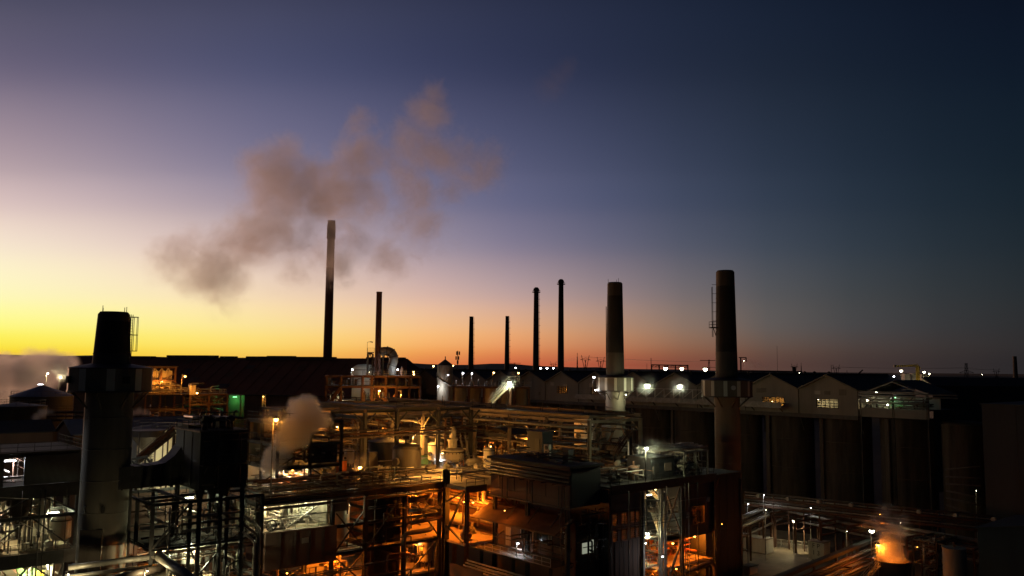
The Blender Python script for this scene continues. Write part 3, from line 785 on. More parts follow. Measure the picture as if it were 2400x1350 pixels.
def collared(px, d, ytop, yc0, yc1, r_top, r_mid, r_low, rc, label, nf=12, soot_z=None, rot=0):
    p = at(px, yc1, d); x, y = p.x, p.y; zt, z1, z0 = at(px, ytop, d).z, at(px, yc0, d).z, p.z
    T = Thing('chimney', label, 'chimney', (x, y, GZ), 'collared chimneys')
    T.mb('lower_shaft', MB().lathe((x, y), [(r_low * 1.06, GZ), (r_low, z0 + .2)], 32, True, False), concrete)
    zs = z1 + (zt - z1) * .26
    def rr(z): return r_mid + (r_top - r_mid) * (z - z1) / (zt - z1)
    T.mb('shaft', MB().lathe((x, y), [(r_mid, z1 - .3), (rr(zs), zs)], 32, False, False), concrete_dark)
    ze = zt - (zt - z1) * .13
    T.mb('upper_shaft', MB().lathe((x, y), [(rr(zs) - .002, zs), (rr(ze), ze)], 32, False, False), soot)  # soot band whose colour also carries the shading along the shaft
    T.mb('shaft_top', MB().lathe((x, y), [(rr(ze) + .002, ze - .05), (r_top, zt), (r_top * .86, zt + .3), (r_top * .8, zt + .3), (r_top * .78, zt - .6)], 32, False, True), concrete_dark)
    for q in range(int((zt - z1) / 3.4)):
        z = z1 + 1.6 + q * 3.4
        if z < zt - .6: T.mb('pour_joint', MB().lathe((x, y), [(rr(z) + .005, z), (rr(z) + .05, z + .05), (rr(z) + .005, z + .1)], 32, False, False), soot if zs < z < ze else concrete_dark)
    for q in range(int((z0 - GZ) / 3.6)):
        z = GZ + 2 + q * 3.6; T.mb('pour_joint', MB().lathe((x, y), [(r_low * (1.06 - .06 * (z - GZ) / (z0 - GZ)) + .005, z), (r_low * (1.06 - .06 * (z - GZ) / (z0 - GZ)) + .05, z + .05), (r_low * (1.06 - .06 * (z - GZ) / (z0 - GZ)) + .005, z + .1)], 32, False, False), concrete)
    k = 0; ang = rot; step = 2 * math.pi / nf
    for k in range(nf):                                     # clad ring: broad panels with narrow translucent ones between
        for (f0, f1, mm, nm) in ((0, .72, concrete, 'panel'), (.72, 1, clad_pale, 'light_panel')):
            a0, a1 = rot + step * (k + f0), rot + step * (k + f1)
            P_ = [(x + rc * math.cos(a0), y + rc * math.sin(a0), z0), (x + rc * math.cos(a1), y + rc * math.sin(a1), z0), (x + rc * math.cos(a1), y + rc * math.sin(a1), z1), (x + rc * math.cos(a0), y + rc * math.sin(a0), z1)]
            am = (a0 + a1) / 2
            T.mb(nm, MB().prism(P_, (-math.cos(am) * .12, -math.sin(am) * .12, 0)), mm)
    T.mb('collar_roof', MB().lathe((x, y), [(r_mid, z1 + .5), (rc * 1.01, z1 + .02), (rc * 1.01, z1 - .1)], 24, False, False), steel)
    T.mb('collar_floor', MB().lathe((x, y), [(r_low, z0 - .15), (rc * 1.01, z0 - .15), (rc * 1.01, z0 + .05), (r_low, z0 + .05)], 24, False, False), steel)
    for k in range(8):
        a = 6.283 * k / 8 + .2; T.bar('bracket', (x + r_low * math.cos(a), y + r_low * math.sin(a), z0 - 2.0), (x + rc * .95 * math.cos(a), y + rc * .95 * math.sin(a), z0 - .15), .18, steel)
    return T, Vector((x, y, 0)), zt, z1, z0
# nearest stack
T, c, zt, z1, z0 = collared(258, 100, 737, 862, 915, 1.75, 2.12, 2.6, 4.55, 'thick nearest stack at left with a wide clad collar and caged ladder', 9, rot=.35)
o = Vector((RX, RY, 0)); v = Vector((VX, VY, 0))
cc = c + o * 2.15; m = MB()
for k in range(6):
    a = -1.5 + 3.0 * k / 5; q = cc + o * .75 * math.cos(a) + v * .5 * math.sin(a); m.bar((q.x, q.y, z1 + 2), (q.x, q.y, zt - .3), .045)
for z in (z1 + 2, z1 + 3.9, zt - .3):
    pts = [cc + o * .75 * math.cos(-1.5 + 3.0 * k / 8) + v * .5 * math.sin(-1.5 + 3.0 * k / 8) for k in range(9)]
    m.tube([(q.x, q.y, z) for q in [cc - o * .3 + v * -.5] + pts + [cc - o * .3 + v * .5]], .05, 4)
T.mb('ladder_cage', m, steel_dark)
ladder(T, (cc.x, cc.y, z1), (cc.x, cc.y, zt), (VX, VY, 0), steel_dark)
for a, h in ((.3, 1.0), (2.2, 1.1), (3.6, .7), (5.2, .8)):
    T.bar('lightning_rod', (c.x + 1.6 * math.cos(a), c.y + 1.6 * math.sin(a), zt), (c.x + 1.6 * math.cos(a), c.y + 1.6 * math.sin(a), zt + h), .06, steel_dark)
for a in (-2.55, -.75):   # dark square openings in the collar
    q = c + Vector((math.cos(GA + math.pi + a * 0 + (a + 1.65) * .9), math.sin(GA + math.pi + (a + 1.65) * .9), 0)) * 4.42
    T.mb('hatch', MB().box(q.x - .35, q.x + .35, q.y - .35, q.y + .35, z0 + .9, z0 + 1.7), soot)
T.mb('patch_panel', MB().prism([(c.x - v.x * 2.68 - o.x * 1.3, c.y - v.y * 2.68 - o.y * 1.3, 15), (c.x - v.x * 2.68 + o.x * 1.2, c.y - v.y * 2.68 + o.y * 1.2, 15), (c.x - v.x * 2.68 + o.x * 1.2, c.y - v.y * 2.68 + o.y * 1.2, 26.3), (c.x - v.x * 2.68 - o.x * 1.3, c.y - v.y * 2.68 - o.y * 1.3, 26.3)], v * .9), concrete_dark)
pass
for oo in (-.6, .75): 
    q = c - v * 2.58 + o * oo * 1.5; T.mb('port', MB().box(q.x - .14, q.x + .14, q.y - .14, q.y + .14, 28.2, 28.9), soot)
STK1 = c
# right collared stack
T, c, zt, z1, z0 = collared(1704, 157, 638, 891, 928, 1.68, 2.05, 2.28, 4.6, 'tall collared stack standing before the clad gables at right', 12, rot=.1)
cc = c - o * 1.95; m = MB()
for s_ in (-.35, .35): m.bar((cc.x - o.x * .55 + v.x * s_, cc.y - o.y * .55 + v.y * s_, z1 + 8), (cc.x - o.x * .55 + v.x * s_, cc.y - o.y * .55 + v.y * s_, zt - 2.8), .07)
for k in range(5):
    z = z1 + 11 + k * 1.7
    if z < zt - 2: m.bar((cc.x + o.x * .3, cc.y + o.y * .3, z), (cc.x - o.x * .6, cc.y - o.y * .6, z), .07)
T.mb('ladder', m, steel_dark)
zz = at(1672, 768, 157).z; q = c - o * 2.35
T.mb('side_platform', MB().box(q.x - .6, q.x + .6, q.y - .6, q.y + .6, zz - .1, zz), steel_dark)
rail(T, [(q.x - .55, q.y - .55, zz), (q.x + .55, q.y - .55, zz), (q.x + .55, q.y + .55, zz), (q.x - .55, q.y + .55, zz)], steel_dark, closed=True)
T.bar('strut', (q.x, q.y, zz - .1), (c.x - o.x * 1.9, c.y - o.y * 1.9, zz - 1.5), .1, steel_dark)
T.cyl('vent_hole', c + Vector((0, 0, z0 + 1.6)) - v * 4.5, c + Vector((0, 0, z0 + 1.6)) - v * 4.72, .42, white_and_smoke_pale, 14)
STK2 = c; STK2Z = (z0, z1)
T, c, zt, z1, z0 = collared(1442, 190, 665, 884, 915, 1.7, 2.05, 2.15, 4.2, 'collared stack with a lit pale base in the middle of the roofs', 12, rot=.3)
cc = c - o * 2.0; zz = at(1424, 770, 190).z
T.mb('ladder', MB().bar((cc.x, cc.y, z1), (cc.x, cc.y, zz + 5), .12), steel_dark)
for a in (.5, 2.0, 4.4): T.bar('lightning_rod', (c.x + 1.6 * math.cos(a), c.y + 1.6 * math.sin(a), zt), (c.x + 1.6 * math.cos(a), c.y + 1.6 * math.sin(a), zt + 1.1), .06, steel_dark)
STK3 = c; STK3Z = (z0, z1)

# ------------------------------------------------------------------ precipitator row: gabled top house on concrete silos
GX = 188.0; GP = 14.95; GY0 = 102.1; ZB, ZE, ZA = 34.6, 40.4, 43.8
T = Thing('gabled_top_house', 'long cream clad house with a saw tooth row of gables on top of the silos', 'building', (GX, GY0, ZB))
def gable_wall(yc, win=None):
    hw = GP / 2
    if not win:
        T.mb('gable_wall', MB().prism([(GX, yc - hw, ZB), (GX, yc + hw, ZB), (GX, yc + hw, ZE), (GX, yc, ZA), (GX, yc - hw, ZE)], (.25, 0, 0)), clad_cream)
        return
    a, b, zl, zh = win
    m = MB().prism([(GX, yc - hw, ZB), (GX, yc + hw, ZB), (GX, yc + hw, zl), (GX, yc - hw, zl)], (.25, 0, 0))
    m.prism([(GX, yc - hw, zl), (GX, a, zl), (GX, a, zh), (GX, yc - hw, zh)], (.25, 0, 0)); m.prism([(GX, b, zl), (GX, yc + hw, zl), (GX, yc + hw, zh), (GX, b, zh)], (.25, 0, 0))
    m.prism([(GX, yc - hw, zh), (GX, yc + hw, zh), (GX, yc + hw, ZE), (GX, yc, ZA), (GX, yc - hw, ZE)], (.25, 0, 0))
    T.mb('gable_wall', m, clad_cream)
    w = T.mb('window', MB().box(GX - .06, GX + .3, a - .12, b + .12, zh, zh + .14).box(GX - .06, GX + .3, a - .12, b + .12, zl - .14, zl).box(GX - .06, GX + .3, a - .12, a, zl, zh).box(GX - .06, GX + .3, b, b + .12, zl, zh), steel)
    n = 5
    for k in range(1, n):
        yy = a + (b - a) * k / n; T.mb('mullion', MB().box(GX + .04, GX + .16, yy - .06, yy + .06, zl, zh), steel_dark, w)
    for k in range(3):
        zz = zl + (zh - zl) * (k + .5) / 3; T.mb('louvre', MB().prism([(GX + .02, a, zz), (GX + .02, b, zz), (GX + .18, b, zz + .12), (GX + .18, a, zz + .12)], (0, 0, .03)), steel_dark, w)
NG = 14
for k in range(NG):
    yc = GY0 + GP * k
    win = {0: (yc - 2.6, yc + 2.8, 36.3, 38.2), 1: (yc - 3.4, yc + 2.6, 36.3, 38.2), 5: (yc - 2.5, yc + 2.2, 37.2, 39.2), 6: (yc - 2.5, yc + 2.2, 37.2, 39.2)}.get(k)
    gable_wall(yc, win)
    hw = GP / 2
    for s_ in (-1, 1):
        T.mb('roof', MB().prism([(GX - .5, yc + s_ * .01, ZA + .05), (GX - .5, yc + s_ * (hw - .02), ZE + .05), (GX - .5, yc + s_ * (hw - .02), ZE + .25), (GX - .5, yc + s_ * .01, ZA + .25)], (32, 0, 0)), roof_dark)
        T.mb('barge_board', MB().prism([(GX - .62, yc + s_ * .01, ZA - .05), (GX - .62, yc + s_ * (hw - .02), ZE - .05), (GX - .62, yc + s_ * (hw - .02), ZE + .32), (GX - .62, yc + s_ * .01, ZA + .32)], (.1, 0, 0)), concrete)
    T.cyl('downpipe', (GX - .15, yc - hw, ZB), (GX - .15, yc - hw, ZE), .1, steel, 8)
    Rg = random.Random(50 + k)
    for q in range(3):
        yy = yc + Rg.uniform(-5.5, 4); zz = Rg.uniform(ZB + .3, ZB + 2.6) if win is None else Rg.uniform(39.2, 39.6)
        T.box('patch_sheet', GX - .05, GX - .006, yy, yy + Rg.uniform(.9, 2.0), zz, zz + Rg.uniform(.7, 1.4), Rg.choice([clad_cream, concrete, clad_warm]))
    for q in range(Rg.choice([1, 2, 3])):
        xx = GX + Rg.uniform(3, 20); T.mb('roof_vent', MB().lathe((xx, yc + Rg.uniform(-3, 3)), [(.3, ZE + .5), (.3, ZA + .6), (.55, ZA + .7), (.1, ZA + 1.0)], 10), steel)
    T.mb('ridge_cap', MB().tube([(GX - .5, yc, ZA + .3), (GX + 31, yc, ZA + .3)], .2, 6), roof_dark)
T.box('soffit', GX + .02, GX + 30, GY0 - GP / 2, GY0 + GP * (NG - .5), ZB - .3, ZB - .02, steel_dark)
T.box('inner_wall', GX + 6, GX + 6.15, GY0 - GP / 2 + .3, GY0 + GP * 6.5, ZB, ZE - .2, clad_warm)
T.box('end_wall', GX + .26, GX + 30, GY0 - GP / 2 + .02, GY0 - GP / 2 + .2, ZB, ZE, clad_cream_y)
T.box('fascia_beam', GX - .35, GX - .02, GY0 - GP / 2, GY0 + GP * (NG - .5), ZB - .9, ZB + .05, steel)
for k in range(NG + 1):
    yc = GY0 + GP * (k - .5); T.bar('bracket', (GX + .2, yc, ZB - .3), (GX + 2.2, yc, ZB - 4), .25, steel)
for k in range(-1, NG):
    yc = GY0 + GP * k; c = (GX + 8.2, yc)
    S = Thing('silo', 'tall concrete silo under the %s' % (['open lit gallery', 'last clad gable with a long window', 'clad gable nearest the right collared stack', 'gable hidden by the right collared stack', 'gable with the right floodlight', 'gable with the left floodlight', 'gable behind the middle collared stack', 'gable with the orange lit opening', 'gable behind the ringed chimney', 'gable behind the bright conveyor lamp', 'gable left of the conveyor lamp', 'gable behind the lit railings', 'gable beside the conical roofed tank', 'gable behind the conical roofed tank', 'last gable at the far left'][k + 1] if k + 1 < 15 else 'row'), 'silo', (c[0], c[1], GZ), 'concrete silos in a row')
    RS = 5.9
    S.mb('shell', MB().lathe(c, [(RS, GZ), (RS, ZB - .32)], 36, True, True), silo_mat)
    a = 2.55 + .12 * (k % 3)                      # one buttress up the face
    S.mb('buttress', MB().box(c[0] + (RS + .3) * math.cos(a) - .5, c[0] + (RS - .4) * math.cos(a), c[1] + RS * math.sin(a) - .45, c[1] + RS * math.sin(a) + .45, GZ, ZB - .4), concrete_dark)
    S.mb('skirt', MB().lathe(c, [(RS + .02, GZ), (RS + .3, GZ + .1), (RS + .02, GZ + 2.4)], 36, False, False), concrete_dark)
    m = MB(); lx, ly = c[0] - RS - .25, c[1] - 1.2 + (k % 4) * .8
    for s_ in (-.25, .25): m.bar((lx, ly + s_, GZ + 2), (lx, ly + s_, ZB - .5), .06)
    for q in range(26): m.bar((lx, ly - .25, GZ + 2.5 + q * .9), (lx, ly + .25, GZ + 2.5 + q * .9), .04)
    S.mb('ladder', m, steel_dark)
    for z in (14, 21, 28): S.mb('joint', MB().lathe(c, [(RS + .01, z), (RS + .08, z + .08), (RS + .01, z + .16)], 32, False, False), concrete_dark)
    S.cyl('riser_pipe', (c[0] - 6.2, yc + 2.6 - (k % 3) * .5, GZ), (c[0] - 6.2, yc + 2.6 - (k % 3) * .5, ZB - .5), .2 + .05 * (k % 3), pipe_dark, 10)

# ================================================================== left: open mill building behind the nearest stack
PM = [pipe_pale, pipe_dark, pipe_dark, steel_red]
L = Thing('mill_building', 'open steel mill building with lit floors left of the nearest stack', 'building', (8, 114.8, GZ))
frame(L, [8, 18.5, 29.1], [114.8, 120.5, 126.5], [GZ, 17.3, 22.4, 26.9, 29.7, 34.3], .42, .38, steel_dark,
      xbrace(18.7, 114.5, 24, 114.5, 22.6, 26.8, '/') + xbrace(24, 114.5, 28.9, 114.5, 22.6, 26.8, '\\') + xbrace(18.7, 114.5, 24, 114.5, 15, 21, '/') + xbrace(24, 114.5, 28.9, 114.5, 17.5, 21.5, '\\') + xbrace(20, 114.5, 24.5, 114.5, 27.2, 29.4, '/') + xbrace(24.5, 114.5, 28.9, 114.5, 27.2, 29.4, '\\'))
for z, mm in ((17.3, floor_dust), (22.4, floor_dust), (29.7, grating)): deck(L, 8, 29.3, 114.9, 126.4, z, mm)
L.box('fascia', 8, 29.0, 114.45, 114.6, 21.0, 22.55, steel_dark); L.box('fascia', 8, 29.0, 114.45, 114.6, 29.0, 30.6, steel_dark)
L.box('parapet', 21.4, 29.6, 114.2, 114.38, 15.2, 18.7, clad_brown)
L.box('wall', 23.0, 29.0, 114.5, 114.65, 30.62, 34.0, clad_dark); L.box('wall', 8, 20.9, 114.5, 114.65, 30.62, 34.0, clad_dark)
L.box('back_wall', 8, 29.0, 126.6, 126.8, 15, 26.6, clad_warm)
L.box('roof', 7.6, 29.6, 114.3, 126.9, 34.35, 34.5, roof_dark)
L.box('cantilever_beam', 29.4, 31.6, 114.5, 114.8, 21.3, 22.3, steel_dark); L.bar('brace', (29.2, 114.65, 18.6), (31.4, 114.65, 21.3), .2, steel_dark)
rail(L, [(18.8, 115.0, 22.5), (28.9, 115.0, 22.5)], steel); rail(L, [(18.8, 115.0, 17.4), (28.9, 115.0, 17.4)], steel_pale)
rail(L, [(8, 114.6, 34.5), (29.3, 114.6, 34.5), (29.3, 126.5, 34.5)], steel_dark)
clutter(L, 18.6, 29, 116, 126, 22.6, 29.4, 18, PM, seed=1); clutter(L, 18.6, 29, 115.5, 126, 17.5, 21.8, 12, PM, seed=2); clutter(L, 10, 29, 115.2, 126, 30, 34, 16, PM, seed=3)
stairs(L, (21.5, 119.5, 22.5), (25.5, 119.5, 26.9), .9, (0, 1, 0))
hopper((23.3, 117.6), 1.5, 29.6, 28.0, 24.6, tank_dark, 'dark cone hopper hanging inside the left mill building', None, 22.5)
hopper((25.9, 119.2), 1.25, 28.6, 27.4, 24.2, tank_grey, 'grey cone hopper beside the dark one in the left mill building', None, 22.5)
vessel((28.0, 117.2), 1.15, 22.5, 26.3, tank_cream, 'cream domed vessel against the corner column left of the nearest stack', legs=True, name='surge_vessel')
pump((24.4, 116.3, 22.5), 'x', tank_cream, 'cream pump set below the hoppers of the left mill building')
pump((26.4, 116.6, 22.5), 'y', tank_grey, 'grey pump set in front of the cream domed vessel')
cabinet((20.6, 117.3, 22.5), 1.6, 1.2, 1.9, orange_paint, 'orange cabinet at the left edge of the mill floor')
def mill(x, y, z, mat, label):
    T = Thing('grinding_machine', label, 'machine', (x, y, z))
    T.box('base', x - 1.3, x + 1.3, y - .8, y + .8, z, z + .4, concrete)
    T.cyl('drum', (x - 1.1, y, z + 1.3), (x + .7, y, z + 1.3), .85, mat, 20); T.cyl('drum_band', (x - .4, y, z + 1.3), (x - .1, y, z + 1.3), .97, steel, 20)
    T.cyl('gearbox', (x + .75, y, z + 1.1), (x + 1.25, y, z + 1.1), .5, steel, 14); T.mb('feed_chute', MB().prism([(x - 1.7, y - .4, z + 2.9), (x - .7, y - .4, z + 2.9), (x - 1.0, y - .4, z + 1.5), (x - 1.4, y - .4, z + 1.5)], (0, .8, 0)), mat)
    T.mb('guard', MB().box(x + .3, x + 1.3, y - .95, y - .85, z + .4, z + 1.9), yellow_paint)
mill(22.4, 117.4, 17.4, green_paint, 'green grinding machine on the lower mill floor at the left edge')
mill(25.6, 120.5, 17.4, green_paint, 'green grinding machine further back on the lower mill floor')
hopper((27.6, 117.6), 1.0, 21.6, 20.6, 18.4, white_skid, 'small white cone hopper on the lower mill floor', None, 17.4)
cabinet((25.6, 116.0, 17.4), 1.4, 1.0, 1.7, white_skid, 'white cabinet on the bright lower mill floor')
lamp_at((24.5, 118.5, 28.6), 'white', 1014, 'fluorescent batten over the hoppers in the left mill building', 'fluorescent battens', 'tube', 1.6)
lamp_at((21.0, 120.0, 25.8), 'warm', 858, 'fluorescent batten near the orange cabinet in the mill building', 'fluorescent battens', 'tube', 1.6)
lamp_at((27.4, 119.6, 26.3), 'white', 416, 'fluorescent batten behind the cream domed vessel', 'fluorescent battens', 'tube', 1.6)
lamp_at((25.4, 117.4, 20.7), 'white', 2028, 'fluorescent batten low over the white machinery in the mill', 'fluorescent battens', 'tube', 1.6)
lamp_at((21.4, 119.4, 20.7), 'warm', 1248, 'fluorescent batten over the green machines', 'fluorescent battens', 'tube', 1.6)
lamp_at((21.6, 116.2, 33.4), 'cool', 598, 'fluorescent batten inside the upper opening of the mill building', 'fluorescent battens', 'tube', 1.6)
lamp_at((28.2, 123.4, 32.6), 'cool', 182, 'fluorescent batten at the back of the upper mill floor', 'fluorescent battens', 'tube', 1.2)

# breeching duct from the nearest stack to the dark filter house
D = Thing('flue_duct', 'long dark flue duct sweeping from the nearest stack up to the filter house', 'duct', (32, 105, 30.2))
a, b = aty(245, 1096, 104.0), aty(440, 1096, 104.0)
z0 = aty(300, 1146, 104.0).z; z1 = a.z - .1
D.mb('duct', MB().prism([(a.x + 1.5, 104.0, z0), (b.x - 1.5, 104.0, z0), (b.x + .6, 104.0, z0 + .4), (b.x + .6, 104.0, z1 + 2.9), (b.x - .4, 104.0, z1 + 2.6), (b.x - 1.6, 104.0, z1 + 1.0), (b.x - 2.7, 104.0, z1 + .2), (b.x - 4.2, 104.0, z1), (a.x + 1.5, 104.0, z1)], (0, 2.6, 0)), steel_dark)
for k in range(6):
    x = a.x + 2 + k * (b.x - a.x - 4) / 5; D.mb('stiffener', MB().box(x - .08, x + .08, 103.9, 106.7, z0 - .1, z1 + .1), steel_dark)
D.mb('inlet_box', MB().box(b.x - .3, b.x + 1.3, 103.4, 107.2, z1 + 2.2, z1 + 4.6), steel)
for x in (a.x + 3, b.x - 1): D.bar('hanger', (x, 104, z0), (x, 104, GZ), .25, steel_dark)
# filter house
B_ = Thing('filter_house', 'black blue sheet clad filter house in front of the steaming building', 'building', (37.6, 98, 30.6))
B_.box('wall', 37.6, 43.3, 98.0, 106.0, 30.6, 37.2, clad_dark)
B_.box('roof', 37.4, 43.5, 97.8, 106.2, 37.21, 37.35, roof_dark)
for x in (39.5, 41.4): B_.box('panel_seam', x - .04, x + .04, 97.95, 97.99, 30.8, 37.1, steel_dark)
for y in (100.5, 103.2): B_.box('panel_seam', 37.53, 37.59, y - .04, y + .04, 30.8, 37.1, steel_dark)
rail(B_, [(37.6, 98.1, 37.35), (43.3, 98.1, 37.35), (43.3, 105.9, 37.35), (37.6, 105.9, 37.35)], steel_dark, closed=True)
for x, y in ((37.9, 98.3), (43.0, 98.3), (37.9, 105.7), (43.0, 105.7), (40.4, 98.3)): B_.beam('column', (x, y, GZ), (x, y, 30.6), .4, steel_dark)
for k in range(3): B_.mb('dust_cone', MB().lathe((38.9 + k * 1.55, 101), [(.2, 28.6), (.75, 30.59)], 10), steel_dark)
for k, (x, y) in enumerate(((38.8, 100), (40.5, 103), (42.2, 100.6))):
    B_.mb('roof_cowl', MB().lathe((x, y), [(.35, 37.35), (.35, 38.2), (.6, 38.3), (.6, 38.7), (.1, 39.0)], 12), steel_dark)
B_.box('roof_unit', 41.3, 42.9, 101.8, 104.6, 37.36, 38.7, steel_dark)
clutter(B_, 38, 43.2, 98.5, 105.5, 37.6, 39.4, 9, [pipe_dark, steel_dark], seed=12)

# braced pipe frame under the filter house
K = Thing('pipe_gantry', 'braced steel frame full of pipes between the nearest stack and the steaming building', 'steel frame', (33, 98, GZ))
frame(K, [33, 37.2, 41.6, 46], [99.2, 104.6, 111], [GZ, 14.5, 19.6, 24.4, 29.4], .36, .32, steel_dark,
      xbrace(33, 99, 37.2, 99, 19.7, 24.3, '\\') + xbrace(37.2, 99, 41.6, 99, 14.6, 24.2, '\\') + xbrace(37.2, 99, 41.6, 99, 19.7, 24.2, '/') + xbrace(41.6, 99, 46, 99, 14.6, 19.4, 'X') + xbrace(33, 99, 37.2, 99, 14.6, 19.4, '/') + xbrace(33, 99, 37.2, 99, 24.5, 29.2, '/'), skip=())
for (x0, x1, z, mm) in ((33, 41.6, 19.6, floor_dust), (37.2, 46, 14.5, floor_dust), (33, 46, 24.4, grating)): deck(K, x0, x1, 99.4, 110.8, z, mm)
rail(K, [(33, 99.4, 19.7), (41.4, 99.4, 19.7)], steel); rail(K, [(37.4, 99.4, 14.6), (46, 99.4, 14.6)], steel); rail(K, [(33, 99.4, 24.5), (46, 99.4, 24.5)], steel_dark)
K.box('back_wall', 33, 46, 111.2, 111.4, GZ, 29, clad_brown)
clutter(K, 33, 46, 99.8, 110.6, 19.8, 24, 14, PM, seed=21); clutter(K, 33, 46, 99.8, 110.6, 14.6, 19.3, 14, PM, seed=22); clutter(K, 33, 46, 100, 110, 24.6, 29, 12, [pipe_dark, steel_red, pipe_pale], seed=23)
stairs(K, (33.6, 102.2, 19.7), (37.0, 102.2, 24.4), .9, (0, 1, 0)); stairs(K, (41.4, 101.6, 14.6), (37.6, 101.6, 19.6), .9, (0, 1, 0))
for dz, mm in ((0, pipe_pale), (.75, pipe_dark), (1.5, pipe_pale)):      # big pipe bends turning down at the right end
    pipe(K, [(36, 98.6, 27.6 - dz), (43.2 - dz * .4, 98.6, 27.6 - dz), (43.2 - dz * .4, 98.6, 27.3 - dz), (45.0 - dz * .4, 97.4, 25.6 - dz), (45.0 - dz * .4, 97.4, 12)], .16, mm)
p0, p1 = at(160, 1330, 93), at(372, 1303, 97); pipe(K, [p0, p1], .32, pipe_pale); pipe(K, [p0 - Vector((0, 0, 1.0)), p1 - Vector((0, 0, 1.0))], .22, pipe_pale)
p2 = at(372, 1303, 97); pipe(K, [p2, at(385, 1312, 95), at(470, 1372, 88)], .55, pipe_pale, n=14)
p2 = at(250, 1362, 92); pipe(K, [p2, at(380, 1330, 97), at(392, 1330, 100)], .45, pipe_dark, n=12)
lamp_at((38.9, 103.2, 23.6), 'white', 1800, 'bright lamp deep in the braced pipe frame right of the nearest stack', 'white plant lamps', 'pendant', .5, shaded=False)
lamp_at((40.0, 107.6, 28.4), 'white', 340, 'fluorescent batten under the flue duct', 'fluorescent battens', 'tube', 1.4)
lamp_at((36.4, 105.0, 23.3), 'warm', 520, 'fluorescent batten over the middle deck of the braced pipe frame', 'fluorescent battens', 'tube', 1.4)
lamp_at((35.0, 104.0, 17.6), 'deep', 300, 'orange lamp low behind the big pipes by the nearest stack', 'orange plant lamps', 'pendant', .5, r=.12, shaded=False)
lamp_at((34.6, 103.0, 23.8), 'deep', 140, 'small orange lamp under the flue duct beside the nearest stack', 'orange plant lamps', 'pendant', .4, r=.1, shaded=False)
lamp_at((43.4, 103.2, 17.6), 'warm', 240, 'fluorescent batten in the lower bay of the braced pipe frame', 'fluorescent battens', 'tube', 1.2)
vessel((35.0, 101.6), 1.0, 19.7, 23.4, tank_cream, 'cream vessel in the braced pipe frame beside the nearest stack')
vessel((40.2, 106.0), 1.3, 19.7, 23.9, tank_grey, 'grey vessel behind the bright lamp of the braced pipe frame')
drum((39.4, 101.4, 14.6), 2.6, .8, 'x', tank_cream, 'cream horizontal drum on the lowest deck of the braced pipe frame')
pump((36.8, 100.6, 19.7), 'x', orange_paint, 'orange pump set near the big pipes by the nearest stack')
pump((43.2, 100.8, 14.6), 'x', tank_dark, 'dark pump set on the lowest deck of the braced pipe frame')

# pale lit tank with a ladder behind the duct, conveyor across it
c = at(386, 1080, 138)
T = flat_tank((c.x, c.y), 5.0, GZ, at(386, 1003, 138).z, clad_pale, 'pale lit tank with a ladder behind the flue duct', None, .2, roof=tank_dark)
q = Vector((c.x, c.y, 0)) - Vector((VX, VY, 0)) * 5.25 + Vector((RX, RY, 0)) * .3
ladder(T, (q.x, q.y, 24), (q.x, q.y, at(386, 1003, 138).z + 1), (RX, RY, 0), steel_dark, w=.7)
for l in (-2.6, -1.4, 2.2):
    q2 = Vector((c.x, c.y, 0)) - Vector((VX, VY, 0)) * math.sqrt(25.6 - l * l) + Vector((RX, RY, 0)) * l; T.bar('stiffener', (q2.x, q2.y, 22), (q2.x, q2.y, at(386, 1003, 138).z), .2, steel_dark if l > 0 else steel_pale)
V = Thing('belt_conveyor', 'dark inclined conveyor crossing in front of the pale lit tank', 'conveyor', at(318, 1085, 118))
p, q = at(322, 1082, 118), at(408, 1012, 124); V.mb('gantry', MB().tube([p, q], .45, 4), steel_dark); V.mb('gallery', MB().tube([p + Vector((0, 0, .6)), q + Vector((0, 0, .6))], .3, 4), steel_red)
rail(V, [p + Vector((.6, .5, .5)), q + Vector((.6, .5, .5))], steel_dark); V.bar('trestle', (q.x, q.y, q.z), (q.x, q.y, GZ), .35, steel_dark); V.bar('trestle', (p.x, p.y, p.z), (p.x, p.y, GZ), .35, steel_dark)
m = MB()
for k in range(12): m.box(*(lambda t: (t.x - .35, t.x + .35, t.y - .35, t.y + .35, t.z + .3, t.z + .42))(p.lerp(q, k / 11)))
V.mb('idlers', m, steel, None, 'stuff')
hop = at(345, 1040, 128); T = hopper((hop.x, hop.y), 2.4, at(345, 1008, 128).z, at(345, 1022, 128).z, at(345, 1060, 128).z, tank_dark, 'big dark hopper just right of the nearest stack below the collar', None, GZ)
lamp_at(at(372, 1106, 128), 'warm', 1100, 'floodlight hidden behind the flue duct shining on the pale tank', 'white plant lamps', 'post', 8, r=.15, base_z=GZ, shaded=False)
hp = at(333, 1108, 112); T = Thing('top_truss', 'small dark truss with crossed braces on the flue duct', 'truss', hp)
for px in (306, 322, 340, 356): T.bar('post', at(px, 1098, 112), at(px, 1076, 112), .2, steel_dark)
T.bar('top_chord', at(302, 1078, 112), at(346, 1070, 112), .3, steel_dark); T.bar('brace', at(306, 1098, 112), at(322, 1076, 112), .15, steel_dark); T.bar('brace', at(322, 1098, 112), at(306, 1076, 112), .15, steel_dark); T.bar('brace', at(344, 1074, 112), at(366, 1100, 112), .25, steel_dark); T.bar('bottom_chord', at(300, 1099, 112), at(368, 1097, 112), .25, steel_dark)

